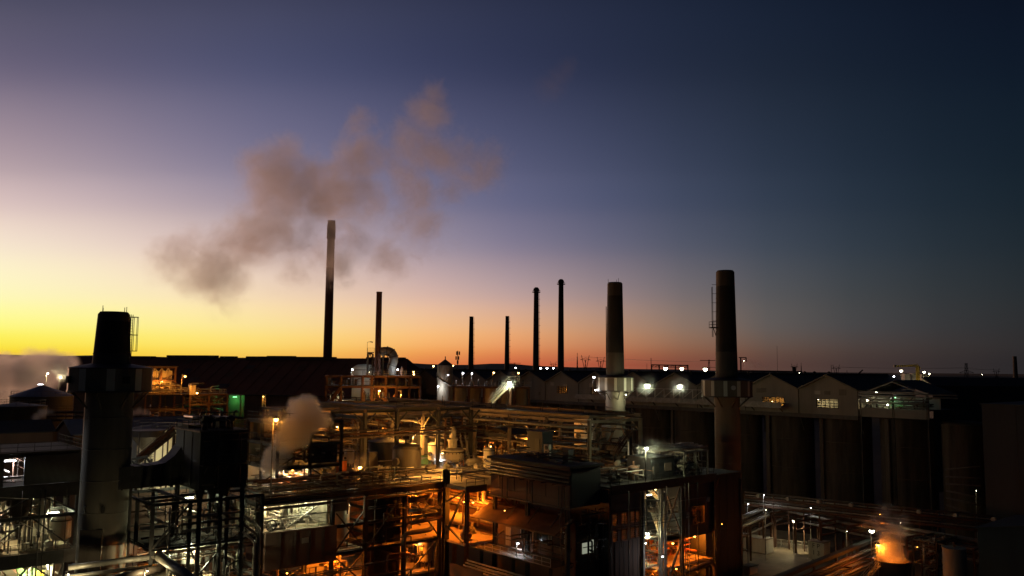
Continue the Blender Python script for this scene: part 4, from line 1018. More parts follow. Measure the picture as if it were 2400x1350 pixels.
# sheds, tanks and small stacks further left
c = at(97, 955, 200); flat_tank((c.x, c.y), 6.7, GZ, at(97, 928, 200).z, tank_dark, 'large dark domed tank at left below the white steam', None, .38, roof=roof_blue, hoops=3)
c = at(40, 975, 165); flat_tank((c.x, c.y), 5.0, GZ, at(40, 952, 165).z, tank_dark, 'dark flat topped tank at the left edge', None, .15, hoops=2)
def gable_shed(name, label, x0, x1, y0, y1, z0, ze, za, wall, roof, axis='x'):
    T = Thing(name, label, 'building', (x0, y0, z0))
    if axis == 'x':
        ym = (y0 + y1) / 2; T.mb('wall', MB().prism([(x0, y0, z0), (x0, y1, z0), (x0, y1, ze), (x0, ym, za), (x0, y0, ze)], (x1 - x0, 0, 0)), wall)
        for s_, yy in ((-1, y0 - .4), (1, y1 + .4)): T.mb('roof', MB().prism([(x0 - .4, ym + s_ * .01, za + .08), (x0 - .4, yy, ze - .1), (x0 - .4, yy, ze + .06), (x0 - .4, ym + s_ * .01, za + .24)], (x1 - x0 + .8, 0, 0)), roof)
    else:
        xm = (x0 + x1) / 2; T.mb('wall', MB().prism([(x0, y0, z0), (x1, y0, z0), (x1, y0, ze), (xm, y0, za), (x0, y0, ze)], (0, y1 - y0, 0)), wall)
        for s_, xx in ((-1, x0 - .4), (1, x1 + .4)): T.mb('roof', MB().prism([(xm + s_ * .01, y0 - .4, za + .08), (xx, y0 - .4, ze - .1), (xx, y0 - .4, ze + .06), (xm + s_ * .01, y0 - .4, za + .24)], (0, y1 - y0 + .8, 0)), roof)
    return T
p = at(150, 1025, 150); T = gable_shed('blue_roofed_shed', 'shed with a blue grey roof behind the nearest stack', p.x, p.x + 26, p.y - 6, p.y + 5, GZ, p.z + .8, p.z + 2.9, clad_brown, roof_blue)
for k in range(4): T.box('window', p.x + 2.2 + k * 5, p.x + 4.2 + k * 5, p.y - 6.06, p.y - 6.0, p.z - 2.4, p.z - 1.2, glass_dark)
p = at(30, 1015, 140); T = gable_shed('brown_shed', 'small brown shed behind the mill building at the left edge', p.x - 8, p.x + 6, p.y, p.y + 8, GZ, p.z, p.z + 1.6, clad_brown, roof_dark)
T.box('door', p.x + 1, p.x + 2.2, p.y - .08, p.y - .01, GZ, GZ + 2.2, steel)
c = at(77, 988, 150); T = Thing('vent_stack', 'short dark vent stack steaming at left behind the mill building', 'vent stack', (c.x, c.y, GZ)); T.mb('shaft', MB().lathe((c.x, c.y), [(1.15, GZ), (1.0, c.z)], 18), soot); T.mb('rim', MB().lathe((c.x, c.y), [(1.1, c.z - .3), (1.12, c.z)], 18), steel_dark)
c = at(325, 972, 175); T = Thing('vent_stack', 'brown vent stack steaming just right of the nearest stack', 'vent stack', (c.x, c.y, GZ)); T.mb('shaft', MB().lathe((c.x, c.y), [(2.2, GZ), (2.0, c.z)], 18), stack_steel); T.mb('rim', MB().lathe((c.x, c.y), [(2.1, c.z - .3), (2.12, c.z)], 18), steel_dark)
W_ = Thing('pipe_bridge', 'rail topped pipe bridge at left running behind the nearest stack', 'pipe bridge', at(30, 975, 170))
p, q = at(20, 968, 172), at(198, 966, 178)
for dz, mm in ((0, steel), (-1.6, steel_dark)): W_.mb('girder', MB().tube([p + Vector((0, 0, dz)), q + Vector((0, 0, dz))], .3, 4), mm)
for k in range(9):
    t = p.lerp(q, k / 8); W_.bar('post', t, t - Vector((0, 0, 1.6)), .18, steel); 
    if k % 4 == 0: W_.beam('leg', (t.x, t.y, GZ), (t.x, t.y, t.z - 1.7), .4, steel_dark)
rail(W_, [p + Vector((0, 0, .2)), q + Vector((0, 0, .2))], steel)
for k in range(3): W_.mb('pipe', MB().tube([p + Vector((0, .5 + k * .5, -.8)), q + Vector((0, .5 + k * .5, -.8))], .18, 8), pipe_dark)

# lit orange building right of the collar
p = at(348, 918, 222)
O_ = Thing('calciner_building', 'orange lit panelled building just right of the nearest stack', 'building', (p.x, p.y, GZ))
x0, y0 = p.x - 1, p.y - 1; zt_ = at(380, 860, 222).z; zb_ = at(380, 921, 222).z
qx = aty(410, 900, y0).x
frame(O_, [x0, (x0 + qx) / 2, qx], [y0, y0 + 7], [GZ, zb_, (zb_ + zt_) / 2, zt_], .4, .35, steel_red, xbrace(x0, y0 - .1, qx, y0 - .1, zb_, zt_ - 1.5, '/'))
n = 5
for k in range(n):
    a = x0 + .2 + (qx - x0 - .4) * k / n; b = a + (qx - x0 - .4) / n - .14; O_.box('panel', a, b, y0 + 1.4, y0 + 1.6, zb_, zt_ - 1.0, clad_warm)
O_.box('panel', x0 - .1, x0 + .1, y0 + 1.6, y0 + 7, zb_, zt_ - 1, clad_cream)
O_.box('roof', x0 - .6, qx + .6, y0 - .5, y0 + 7.5, zt_, zt_ + .2, roof_dark)
for k in range(3):
    a = x0 + 1.2 + k * 1.7; O_.mb('roof_brace', MB().bar((a, y0 - .2, zt_ - 1.7), (a + .8, y0 - .2, zt_ - .3), .2).bar((a + .8, y0 - .2, zt_ - .3), (a + 1.6, y0 - .2, zt_ - 1.7), .2), steel_pale)
deck(O_, x0 - 2, qx + 12, y0 - 6, y0 + 1.2, zb_ - .3, grating, 's')
frame(O_, [qx + 2, qx + 7, qx + 12], [y0 - 6, y0 - 1], [GZ, zb_ - 3, zb_ - .35], .35, .3, steel_red, xbrace(qx + 2, y0 - 6.2, qx + 7, y0 - 6.2, zb_ - 3, zb_ - .6, '\\') + xbrace(qx + 7, y0 - 6.2, qx + 12, y0 - 6.2, zb_ - 3, zb_ - .6, 'X'))
deck(O_, qx + 2, qx + 12, y0 - 6, y0 - 1, zb_ - 3, floor_dust, 's')
O_.box('back_wall', qx + 2, qx + 12, y0 - .6, y0 - .4, zb_ - 3, zb_ - .4, clad_cream_y)
rail(O_, [(qx + 7, y0 - 5.9, zb_ - .2), (qx + 11.8, y0 - 5.9, zb_ - .2), (qx + 11.8, y0 - 1, zb_ - .2)], steel_pale)
clutter(O_, qx + 2, qx + 12, y0 - 5.6, y0 - 1, zb_ - 2.9, zb_ - .5, 14, [pipe_pale, pipe_dark, steel_red], seed=31); clutter(O_, x0, qx + 10, y0 - 5.6, y0 + 1, zb_, zb_ + 2.4, 16, [pipe_pale, pipe_dark, steel_red], seed=32); clutter(O_, x0, qx + 12, y0 - 5.6, y0 + 4, zb_ - 8, zb_ - 3.2, 20, PM, seed=33)
lamp(434, 882, 214, 'orange', 1500, 'orange lamp on a curved arm above the deck right of the nearest stack', 'orange plant lamps', 'post', 3.6, (.9, .3), r=.24, base_z=zb_ - .2, shaded=False)
lamp(462, 921, 211, 'orange', 900, 'blazing orange lamp under the deck right of the nearest stack', 'orange plant lamps', 'pendant', .6, r=.22, shaded=False)
lamp_at((x0 + 3.5, y0 - 1.6, zb_ + 3.0), 'orange', 700, 'orange lamp washing the panelled calciner wall', 'orange plant lamps', 'post', 3.0, (.4, 0), r=.12, shaded=False)
c = at(452, 905, 216); cabinet((c.x, c.y, zb_ - .2), 1.2, 1.0, 2.4, tank_cream, 'cream cabinet on the deck beneath the curved orange lamp')
# green lit porch and tiny lit door in front of the shed
p = at(550, 948, 235); G_ = Thing('green_lit_porch', 'small open porch glowing green in front of the red shed', 'porch', (p.x, p.y, GZ))
zt_ = at(550, 926, 235).z; zf = at(550, 950, 235).z
for l in (-1.6, 1.6): G_.beam('post', (p.x + RX * l, p.y + RY * l, GZ), (p.x + RX * l, p.y + RY * l, zt_), .25, steel)
G_.mb('roof', MB().prism([(p.x - RX * 2 - VX, p.y - RY * 2 - VY, zt_), (p.x + RX * 2 - VX, p.y + RY * 2 - VY, zt_), (p.x + RX * 2 + VX * 2, p.y + RY * 2 + VY * 2, zt_), (p.x - RX * 2 + VX * 2, p.y - RY * 2 + VY * 2, zt_)], (0, 0, .2)), roof_dark)
G_.mb('back_wall', MB().prism([(p.x - RX * 2 + VX * 2, p.y - RY * 2 + VY * 2, GZ), (p.x + RX * 2 + VX * 2, p.y + RY * 2 + VY * 2, GZ), (p.x + RX * 2 + VX * 2, p.y + RY * 2 + VY * 2, zt_ - .02), (p.x - RX * 2 + VX * 2, p.y - RY * 2 + VY * 2, zt_ - .02)], (VX * .2, VY * .2, 0)), clad_brown)
for s_ in (-1, 1): G_.bar('brace', (p.x + RX * 1.6 * s_, p.y + RY * 1.6 * s_, zt_ - 1.6), (p.x + RX * .3 * s_, p.y + RY * .3 * s_, zt_ - .1), .15, steel)
lamp_at((p.x, p.y, zt_ - .5), 'green', 260, 'green lamp under the porch roof before the red shed', 'green lamps', 'tube', 1.2, (RX, RY))
p = at(617, 935, 240); lamp_at((p.x, p.y, p.z + .7), 'orange', 160, 'orange lamp at the foot of the red shed above the steam plume', 'orange plant lamps', 'post', 3, r=.16)
T = Thing('lattice_post', 'short pale lattice post lit orange at the foot of the red shed', 'post', (p.x + .6, p.y + .8, GZ))
for l in (-.45, .45): T.bar('leg', (p.x + .6 + RX * l, p.y + .8 + RY * l, GZ), (p.x + .6 + RX * l, p.y + .8 + RY * l, p.z + 1.2), .12, tank_cream)
for k in range(6): T.bar('lacing', (p.x + .6 + RX * .45 * (-1) ** k, p.y + .8 + RY * .45 * (-1) ** k, p.z - 1.6 + k * .45), (p.x + .6 - RX * .45 * (-1) ** k, p.y + .8 - RY * .45 * (-1) ** k, p.z - 1.15 + k * .45), .08, tank_cream)

lamp_at(at(345, 1338, 94), 'warm', 210, 'lamp below the big pipes shining up the foot of the nearest stack', 'white plant lamps', 'post', 4, (.3, 0), r=.09, shaded=False)
lamp_at(at(160, 1346, 92), 'warm', 90, 'lamp at the lower left corner before the nearest stack', 'white plant lamps', 'post', 4, (.3, 0), r=.09, shaded=False)

# thin services strung over the fronts of the left hand structures
clutter(K, 33, 46, 97.7, 98.9, 14, 29, 13, [pipe_dark, steel_dark, pipe_pale], .04, .10, seed=130)
clutter(L, 18.8, 29, 113.7, 114.3, 16, 30, 9, [pipe_dark, steel_dark, pipe_pale], .04, .09, seed=131)
clutter(B_, 37.7, 43.2, 97.3, 97.85, 30.8, 37, 5, [steel_dark, pipe_dark], .04, .08, seed=132)
for y0_, z in ((96.9, 33.4),):
    B_.box('side_walkway', 37.6, 43.3, 96.9, 97.9, z, z + .08, grating); rail(B_, [(37.6, 96.95, z + .08), (43.3, 96.95, z + .08)], steel_dark)
for k in range(5): B_.bar('walkway_bracket', (38.2 + k * 1.2, 97.0, 33.4), (38.2 + k * 1.2, 97.95, 32.5), .08, steel_dark)
ladder(B_, (43.6, 98.6, 24.5), (43.6, 98.6, 38.3), (0, 1, 0), steel_dark)
for k in range(7): K.bar('lacing', (33 + k * 1.86, 99.1, 24.5), (33 + (k + 1) * 1.86, 99.1, 25.6), .06, steel_dark)
rail(K, [(33, 104.4, 29.5), (46, 104.4, 29.5)], steel_dark); rail(K, [(33, 110.6, 19.7), (41.4, 110.6, 19.7)], steel_pale)
for z in (20.7, 21.5): K.mb('cable_tray', MB().box(33.2, 45.8, 104.9, 105.3, z + 2, z + 2.1), steel_pale)
for k in range(6): x = 19.4 + k * 1.7; L.mb('hanging_lamp_cable', MB().tube([(x, 115.4, 29.0), (x, 115.4, 27.9 - .2 * (k % 3))], .03, 4), steel_dark)

# ================================================================== middle: steaming building, deck and portal steelwork
M = Thing('evaporator_building', 'wide open steel building with a lit window strip over a blank dark parapet', 'building', (47.6, 104.5, GZ))
DZ = 27.4
frame(M, [48.0, 58.8, 64.0, 70.6, 76.9], [104.7, 112.5, 121, 130], [GZ, 14.8, 19.6, 23.3, DZ], .48, .42, steel_dark,
      xbrace(59.2, 104.4, 63.7, 104.4, 19.8, 24.9, 'X') + xbrace(59.0, 104.4, 63.8, 104.4, 14.9, 19.2, 'X') + xbrace(64.3, 104.4, 70.3, 104.4, 19.8, 26.8, '/') + xbrace(71, 104.4, 76.6, 104.4, 19.8, 26.8, '\\') + xbrace(71, 104.4, 76.6, 104.4, 14.9, 19.4, '/'))
M.box('deck', 48, 77.2, 104.6, 150, DZ, DZ + .12, grating)
M.box('deck_edge', 47.8, 77.2, 104.42, 104.58, DZ - .55, DZ + .2, steel_dark)
rail(M, [(48, 104.7, DZ + .12), (77.0, 104.7, DZ + .12)], steel_dark)
for k, (zz, mm, r) in enumerate(((DZ + .35, pipe_dark, .16), (DZ + .75, pipe_dark, .11), (DZ - .9, pipe_dark, .2))): M.mb('pipe', MB().tube([(47.4, 104.25, zz), (77.6, 104.25, zz)], r, 8), mm)
# lit room behind the window strip
M.box('floor', 48.2, 58.7, 104.6, 112.4, 23.3, 23.4, floor_dust)
M.box('back_wall', 48.2, 58.6, 112.0, 112.2, 23.41, 27.0, clad_warm); M.box('side_wall', 58.3, 58.5, 105.4, 112.0, 23.41, 27.0, clad_cream)
rail(M, [(48.4, 104.9, 23.4), (58.5, 104.9, 23.4)], steel_pale)
M.box('parapet', 49.0, 59.2, 104.1, 104.3, 18.7, 23.45, clad_brown); M.box('parapet', 48.9, 49.0, 104.1, 110, 18.7, 23.4, clad_brown_y)
M.bar('rod', (48.2, 104.5, 25.2), (58.6, 104.5, 25.2), .1, steel_dark)
clutter(M, 48.4, 58.3, 107.5, 111.8, 23.6, 26.9, 22, [pipe_pale, pipe_pale, pipe_dark, tank_cream], .05, .16, seed=41)
stairs(M, (53.0, 107.0, 23.4), (57.4, 107.0, 25.8), .9, (0, 1, 0))
# bays right of the room
M.box('bay_panel', 64.3, 70.4, 105.4, 105.55, 19.7, 26.6, clad_dark); M.box('bay_panel', 64.3, 70.4, 105.4, 105.55, GZ, 19.2, clad_brown)
M.box('back_wall', 59, 64, 112.0, 112.2, 14.9, 26.8, clad_cream_y); M.box('back_wall', 70.8, 77, 120.6, 120.8, 14.9, 26.8, clad_brown)
for x0, x1, z in ((59, 63.9, 19.6), (59, 63.9, 14.8), (70.8, 77, 19.6), (70.8, 77, 14.8), (64, 70.6, 14.8)): deck(M, x0, x1, 104.9, 120.4, z, floor_dust)
M.box('louvre_panel', 59.3, 61.6, 105.2, 105.35, 25.0, 26.9, clad_brown)
clutter(M, 71, 76.8, 107, 118, 20, 27, 10, [pipe_pale, pipe_dark, steel_red, steel_red], .12, .34, seed=42); clutter(M, 71, 76.8, 106, 118, 14.9, 19.2, 8, PM, .1, .3, seed=43)
clutter(M, 59, 63.8, 106.5, 112, 15, 19.3, 6, PM, seed=44); clutter(M, 59.2, 63.8, 107.5, 111, 20, 26.6, 6, PM, seed=45); clutter(M, 48.5, 58.5, 107, 112, 9, 18.4, 12, PM, seed=46); clutter(M, 64.2, 70.4, 104.7, 105.3, 15, 26, 8, [pipe_dark], seed=47)
pipe(M, [(70.0, 103.9, 15.5), (70.0, 103.9, 21.0), (74.8, 103.9, 21.0), (76.5, 106, 21.0)], .35, pipe_dark, n=12)
pipe(M, [(71.4, 104.2, 22.3), (76.9, 104.2, 22.6)], .32, steel_red, n=12); pipe(M, [(71.0, 104.2, 25.6), (74.0, 104.2, 25.6), (76.9, 107.2, 25.6)], .42, steel_red, n=12); pipe(M, [(71.2, 104.6, 24.0), (76.9, 104.6, 24.0)], .25, pipe_pale, n=12)
vessel((61.5, 107.6), 1.45, 19.7, 26.0, tank_cream, 'pale conical vessel behind the crossed braces of the steaming building', legs=True)
vessel((73.6, 112), 1.7, 14.9, 19.2, tank_grey, 'grey vessel low in the right bay of the steaming building')
vessel((76.0, 106.8), 1.0, 14.9, 19.3, tank_cream, 'cream vessel at the corner column below the dusty deck')
pump((51.4, 106.2, 23.4), 'x', tank_grey, 'grey pump set at the left end of the lit window strip')
pump((55.6, 108.8, 23.4), 'x', tank_cream, 'cream pump set in the middle of the lit window strip')
vessel((50.6, 109.6), .8, 23.4, 26.6, tank_cream, 'slim cream vessel inside the lit window strip')
T = Thing('large_flywheel', 'big dark spoked wheel standing behind the lit window strip', 'wheel', (50.3, 105.5, 23.4)); m = MB()
pts = [(50.3 + .7 * math.cos(6.283 * k / 16), 105.5, 24.15 + .7 * math.sin(6.283 * k / 16)) for k in range(17)]; T.mb('tyre', MB().tube(pts, .08, 6, False), steel_dark)
for k in range(6): T.bar('spoke', (50.3, 105.5, 24.15), pts[int(k * 16 / 6)], .06, steel_dark)
lamp_at((51.2, 107.6, 26.6), 'warm', 480, 'fluorescent batten at the left of the lit window strip', 'fluorescent battens', 'tube', 1.8)
lamp_at((55.8, 107.4, 26.6), 'white', 560, 'fluorescent batten at the right of the lit window strip', 'fluorescent battens', 'tube', 1.8)
lamp_at((62.6, 106.0, 26.6), 'white', 180, 'fluorescent batten above the pale conical vessel', 'fluorescent battens', 'tube', 1.2)
lamp_at((61.2, 107.8, 18.7), 'deep', 1980, 'orange lamp in the lower braced bay of the steaming building', 'orange plant lamps', 'pendant', .4, r=.13, shaded=False)
lamp_at((53.0, 106.0, 17.6), 'deep', 374, 'orange lamp under the blank dark parapet', 'orange plant lamps', 'pendant', .6, r=.12, shaded=False)
lamp_at((74.6, 107.6, 25.6), 'deep', 924, 'orange lamp among the big pipes of the right bay', 'orange plant lamps', 'pendant', .8, r=.12, shaded=False)
lamp_at((72.4, 107.0, 18.7), 'deep', 924, 'orange lamp above the grey vessel in the right bay', 'orange plant lamps', 'pendant', .4, r=.12, shaded=False)
lamp_at((75.0, 107.2, 18.9), 'warm', 150, 'white batten low in the right bay by the corner column', 'fluorescent battens', 'tube', 1.4)
lamp(940, 1332, 132, 'orange', 900, 'low orange lamp at the bottom edge below the big pipes', 'orange plant lamps', 'post', 2.5, (.3, .3), r=.2)
# dark tower of open floors on the deck
X = Thing('process_tower', 'dark tower of open steel floors standing on the deck beside the steam', 'building', (52.5, 109, DZ + .12))
frame(X, [52.5, 57.4, 62.3], [109, 114, 119], [DZ + .12, 31.0, 34.2, 37.2], .36, .32, steel_dark, xbrace(52.5, 108.8, 57.4, 108.8, 31.1, 33.9, '/') + xbrace(57.4, 108.8, 62.3, 108.8, 27.6, 30.8, '\\'))
for z in (31.0, 34.2, 37.2): deck(X, 52.3, 62.5, 108.9, 119.1, z, grating, 'sw', rmat=steel_dark)
X.box('wall', 52.6, 57.2, 109.3, 109.42, 34.5, 37.0, clad_dark); X.box('wall', 57.7, 62.2, 110.0, 110.12, 31.2, 34.0, clad_dark); X.box('back_wall', 52.6, 62.2, 118.6, 118.72, DZ + .2, 36.9, clad_cream_y)
clutter(X, 52.6, 62.2, 109.2, 118, 27.7, 30.7, 22, PM, seed=51); clutter(X, 52.6, 62.2, 109.2, 118, 31.3, 34, 20, PM, seed=52); clutter(X, 52.6, 62.2, 109.2, 118, 34.4, 37, 14, [pipe_dark, steel_red], seed=53); clutter(X, 52.6, 62.2, 109.2, 118, 37.4, 38.6, 8, [pipe_dark], seed=54)
vessel((55.2, 113.5), 1.2, 31.15, 34.0, tank_dark, 'dark vessel on the middle floor of the dark steel tower'); vessel((59.8, 112.2), 1.2, DZ + .13, 30.6, tank_cream, 'cream vessel on the lowest floor of the dark steel tower')
lamp_at((59.8, 114.4, 33.4), 'amber', 420, 'amber lamp inside the middle floor of the dark steel tower', 'orange plant lamps', 'pendant', .4, r=.12)
lamp_at((60.6, 111.4, 36.6), 'amber', 260, 'amber lamp on the top floor of the dark steel tower', 'orange plant lamps', 'pendant', .3, r=.12)
lamp_at((56.4, 112.2, 30.2), 'deep', 352, 'orange lamp on the lowest floor of the dark steel tower', 'orange plant lamps', 'pendant', .4, r=.12, shaded=False)
lamp(647, 983, 113.5, 'orange', 330, 'blazing orange lamp left of the big steam plume', 'orange plant lamps', 'post', 6, (.4, 0), r=.28, base_z=DZ + .12, shaded=False)
lamp(843, 1095, 131, 'orange', 700, 'bright orange lamp on a short post at the deck rail', 'orange plant lamps', 'post', 2.4, (.25, 0), r=.27, base_z=DZ + .12, shaded=False)
lamp(668, 1096, 121.5, 'warm', 1300, 'added warm lamp hidden behind the steam plume, brightening the steam', 'orange plant lamps', 'post', 3, (.2, 0), r=.1, base_z=DZ + .12, shaded=False)  # lamp added behind the plume base to brighten the steam
# pipes and bushes of steelwork behind the plume
Y = Thing('pipe_stack', 'orange lit tangle of pipes and rails left of the steam plume', 'pipework', at(630, 1050, 150))
p = at(628, 1020, 150); frame(Y, [p.x - 3, p.x + 3, p.x + 9], [p.y - 3, p.y + 3], [GZ, 30, 35.5], .35, .3, steel_red, xbrace(p.x - 3, p.y - 3.1, p.x + 3, p.y - 3.1, 30, 35, 'X'))
deck(Y, p.x - 3, p.x + 9, p.y - 3, p.y + 3, 30, grating, 's', rmat=steel_pale); deck(Y, p.x - 3, p.x + 9, p.y - 3, p.y + 3, 35.5, grating, 's'); clutter(Y, p.x - 3, p.x + 9, p.y - 3, p.y + 3, 30.2, 35.3, 34, PM, seed=61); clutter(Y, p.x - 3, p.x + 9, p.y - 3, p.y + 3, 22, 30, 16, PM, seed=62)

# ------------------------------------------------------------------ dusty upper deck behind
N = Thing('filter_deck', 'broad dusty concrete deck glowing amber among the columns', 'deck structure', (77.4, 99, GZ))
N.box('slab', 77.3, 113.4, 98.9, 180, DZ - .4, DZ + .1, floor_dust)
N.box('deck_edge', 77.3, 81.2, 98.75, 98.88, DZ - .7, DZ + .25, steel_dark)
N.box('slab', 60.0, 77.28, 150.1, 180, DZ - .4, DZ + .1, floor_dust)
for x in (78.0, 88, 100, 112.6):
    for y in (99.4, 115.4, 135.2, 155, 175): N.beam('column', (x, y, GZ), (x, y, DZ - .41), .5, steel_red)
for x in (88, 100): N.beam('beam', (x, 99.4, DZ - .8), (x, 179, DZ - .8), .6, steel_red)
rail(N, [(77.6, 99.1, DZ + .1), (81.0, 99.1, DZ + .1)], steel)
N.box('lower_slab', 77.4, 100, 99.2, 130, 19.0, 19.3, floor_dust)
N.box('back_wall', 86.6, 86.8, 99.2, 128, 19.31, DZ - .42, clad_brown_y); 
clutter(N, 82.5, 86.4, 99.6, 126, 20.5, 26.8, 16, [pipe_pale, steel_red, pipe_dark], .14, .4, seed=71)
for k in range(6): pipe(N, [(84.6 + .3 * (k % 2), 99.2, 26.2 - k * .62), (84.6 + .3 * (k % 2), 126, 26.2 - k * .62)], .27, pipe_pale if k % 2 else steel_red, n=12)
for p_, q_ in xbrace(77.4, 99.5, 77.4, 115, 19.5, 26.8, 'X') + xbrace(77.4, 104, 77.4, 99.4, 19.5, 26.8, '/'): N.bar('brace', p_, q_, .24, steel_dark)
N.beam('column', (77.5, 103.9, GZ), (77.5, 103.9, 29.6), .8, steel_dark)
for y, z, pw, lb in ((102, 25.2, 1500, 'nearest'), (109, 25.2, 1500, 'second'), (118, 25.2, 1200, 'farthest')):
    lamp_at((81.2, y, z - .6), 'deep', pw, 'deep orange lamp under the dusty deck, %s of three along the pipes' % lb, 'orange plant lamps', 'pendant', .5, r=.15, shaded=False)
pump((79.6, 101.6, 19.3), 'y', tank_dark, 'dark pump set on the glowing orange floor under the deck'); pump((82.6, 104.6, 19.3), 'x', tank_dark, 'second dark pump further back on the glowing orange floor'); drum((84.4, 110, 19.3), 4.5, 1.0, 'y', tank_cream, 'long drum on the orange floor under the dusty deck')

def mk(px, py, z=DZ + .1): return atz(px, py, z)
p = mk(1060, 1094); T = vessel((p.x, p.y), 2.05, p.z, p.z + 3.4, tank_cream, 'squat cream vessel with a narrow neck in the amber light', legs=True, dome=.35, nozzle=False, name='thickener_vessel')
T.mb('neck', MB().lathe((p.x, p.y), [(.8, p.z + 3.2), (.8, p.z + 4.6), (1.0, p.z + 4.62), (1.0, p.z + 4.9), (.6, p.z + 4.92), (.6, p.z + 6.3), (.75, p.z + 6.31), (.3, p.z + 7.1)], 18), tank_cream)
for k in range(20): T.bar('bolt', (p.x + 2.1 * math.cos(.314 * k), p.y + 2.1 * math.sin(.314 * k), p.z + 2.35), (p.x + 2.1 * math.cos(.314 * k), p.y + 2.1 * math.sin(.314 * k), p.z + 2.65), .09, steel_dark)
p = mk(1022, 1092, DZ + .1); vessel((p.x, p.y), 1.5, p.z, p.z + 4.2, white_skid, 'pale cream tank standing behind the lit column', legs=True, dome=.3)
p = mk(1000, 1075); flat_tank((p.x, p.y), 3.4, p.z, p.z + 5.2, tank_grey, 'grey tank with rails above the amber deck', None, .1, hoops=2)
p = mk(953, 1106); T = vessel((p.x, p.y), 2.4, p.z, p.z + 4.8, tank_dark, 'big dark tank silhouetted left of the amber deck', legs=False, dome=.4)
p = mk(905, 1092); flat_tank((p.x, p.y), 3.2, p.z, p.z + 4.4, tank_dark, 'dark tank with a pale domed lid behind the deck rail', None, .2, roof=tank_cream, railing=False)
p = mk(870, 1105); cabinet((p.x, p.y, p.z), 1.6, 1.4, 3.2, tank_dark, 'tall dark cabinet beside the bright orange lamp on the deck')
p = mk(1146, 1108); vessel((p.x, p.y), .95, p.z, p.z + 4.2, tank_cream, 'slim cream vessel near the roof of the dark control building')
p = mk(1128, 1105); pump((p.x, p.y, p.z), 'x', tank_cream, 'cream pump cluster on the amber deck', s=1.3)
p = mk(990, 1090); cabinet((p.x, p.y, p.z), 2.4, 1.6, 1.8, green_paint, 'pale green cabinet standing on the amber deck')
p = mk(1010, 1110); drum((p.x, p.y, p.z), 1.4, .5, 'x', tank_dark, 'small dark drum at the edge of the amber deck')
p = mk(1050, 1104); pump((p.x, p.y, p.z), 'y', tank_dark, 'dark pump set in front of the squat cream vessel')
p = mk(1085, 1090); cabinet((p.x, p.y, p.z), 1.0, 1.2, 1.6, orange_paint, 'orange cabinet right of the squat cream vessel')
p = mk(1368, 1062); vessel((p.x, p.y), 2.0, p.z, at(1375, 985, 158).z, white_skid, 'white domed vessel lit behind the control building roof', dome=.6)
p = mk(1395, 1058); hopper((p.x, p.y), 1.3, p.z + 5.5, p.z + 4, p.z + 2, tank_grey, 'grey hopper next to the white domed vessel', None, p.z)
p = mk(1235, 1060); vessel((p.x, p.y), 1.4, p.z, p.z + 4.6, tank_cream, 'cream vessel behind the small air conditioning unit'); 
p = mk(1165, 1058); flat_tank((p.x, p.y), 2.8, p.z, p.z + 4.6, tank_dark, 'dark tank below the little pitched canopy', None, .2)
p = mk(1200, 1040); pump((p.x, p.y, p.z), 'x', tank_cream, 'pump set glowing orange beyond the pitched canopy')
# platform round the vessels with stairs
Q = Thing('access_platform', 'railed platform around the vessel necks on the amber deck', 'platform', mk(1050, 1100))
p = mk(1058, 1090); pz = p.z + 4.9
Q.box('deck', p.x - 3.2, p.x - 1.1, p.y - 2.4, p.y + 5, pz, pz + .1, grating); Q.box('deck', p.x - 1.1, p.x + 3.6, p.y + 1.2, p.y + 5, pz, pz + .1, grating); Q.box('deck', p.x - 3, p.x + 3.4, p.y + 1.4, p.y + 5, pz + 3.6, pz + 3.7, grating)
rail(Q, [(p.x - 3.1, p.y + 4.9, pz + .1), (p.x - 3.1, p.y - 2.3, pz + .1), (p.x - 1.2, p.y - 2.3, pz + .1)], steel_pale); rail(Q, [(p.x - 1.1, p.y + 1.3, pz + .1), (p.x + 3.5, p.y + 1.3, pz + .1)], steel_pale); rail(Q, [(p.x - 2.9, p.y + 4.9, pz + 3.7), (p.x - 2.9, p.y + 1.5, pz + 3.7), (p.x + 3.3, p.y + 1.5, pz + 3.7)], steel_pale)
for x, y in ((p.x - 3.1, p.y - 2.2), (p.x - 3.1, p.y + 4.8), (p.x + 3.4, p.y + 4.8), (p.x + 3.4, p.y + 1.4)): Q.beam('leg', (x, y, p.z), (x, y, pz + 3.6), .25, steel_red)
stairs(Q, (p.x - .5, p.y - 5.5, p.z), (p.x + 3.4, p.y + 1.3, pz), .9, (1, -.5, 0))
lamp(973, 1016, 150, 'amber', 1700, 'bright amber lamp beside the tall lit column', 'orange plant lamps', 'post', 5, (.5, 0), r=.3, base_z=DZ + .1, shaded=False)
lamp_at(at(1037, 1062, 137), 'amber', 2000, 'added amber lamp brightening the floor of the dusty deck', 'orange plant lamps', 'pendant', 3.5, r=.12, shaded=False)  # lamp added to bring up the light on the deck floor
lamp_at(at(1030, 1079, 150), 'cool', 120, 'white fluorescent batten on the lit column', 'fluorescent battens', 'tube', .9, (RX, RY))
for px, py, d, col, pw, lb in ((1150, 1046, 168, 'orange', 700, 'orange lamp under the little pitched canopy'), (1232, 992, 178, 'orange', 900, 'orange lamp behind the portal steel right of the pitched canopy'), (1300, 1010, 172, 'amber', 700, 'amber lamp left of the white domed vessel'), (1115, 985, 190, 'amber', 900, 'amber lamp high between the portal columns'), (900, 1000, 185, 'orange', 900, 'orange lamp behind the dark tank with a pale lid'), (1245, 1025, 160, 'orange', 500, 'orange lamp by the air conditioning unit'), (1395, 1000, 165, 'warm', 320, 'warm lamp lighting the white domed vessel'), (790, 1000, 160, 'orange', 800, 'orange lamp behind the dark steel tower')):
    lamp(px, py, d, 'orange' if col == 'amber' else col, pw * .75, lb, 'orange plant lamps', 'pendant', 1.2, r=.14, shaded=False)
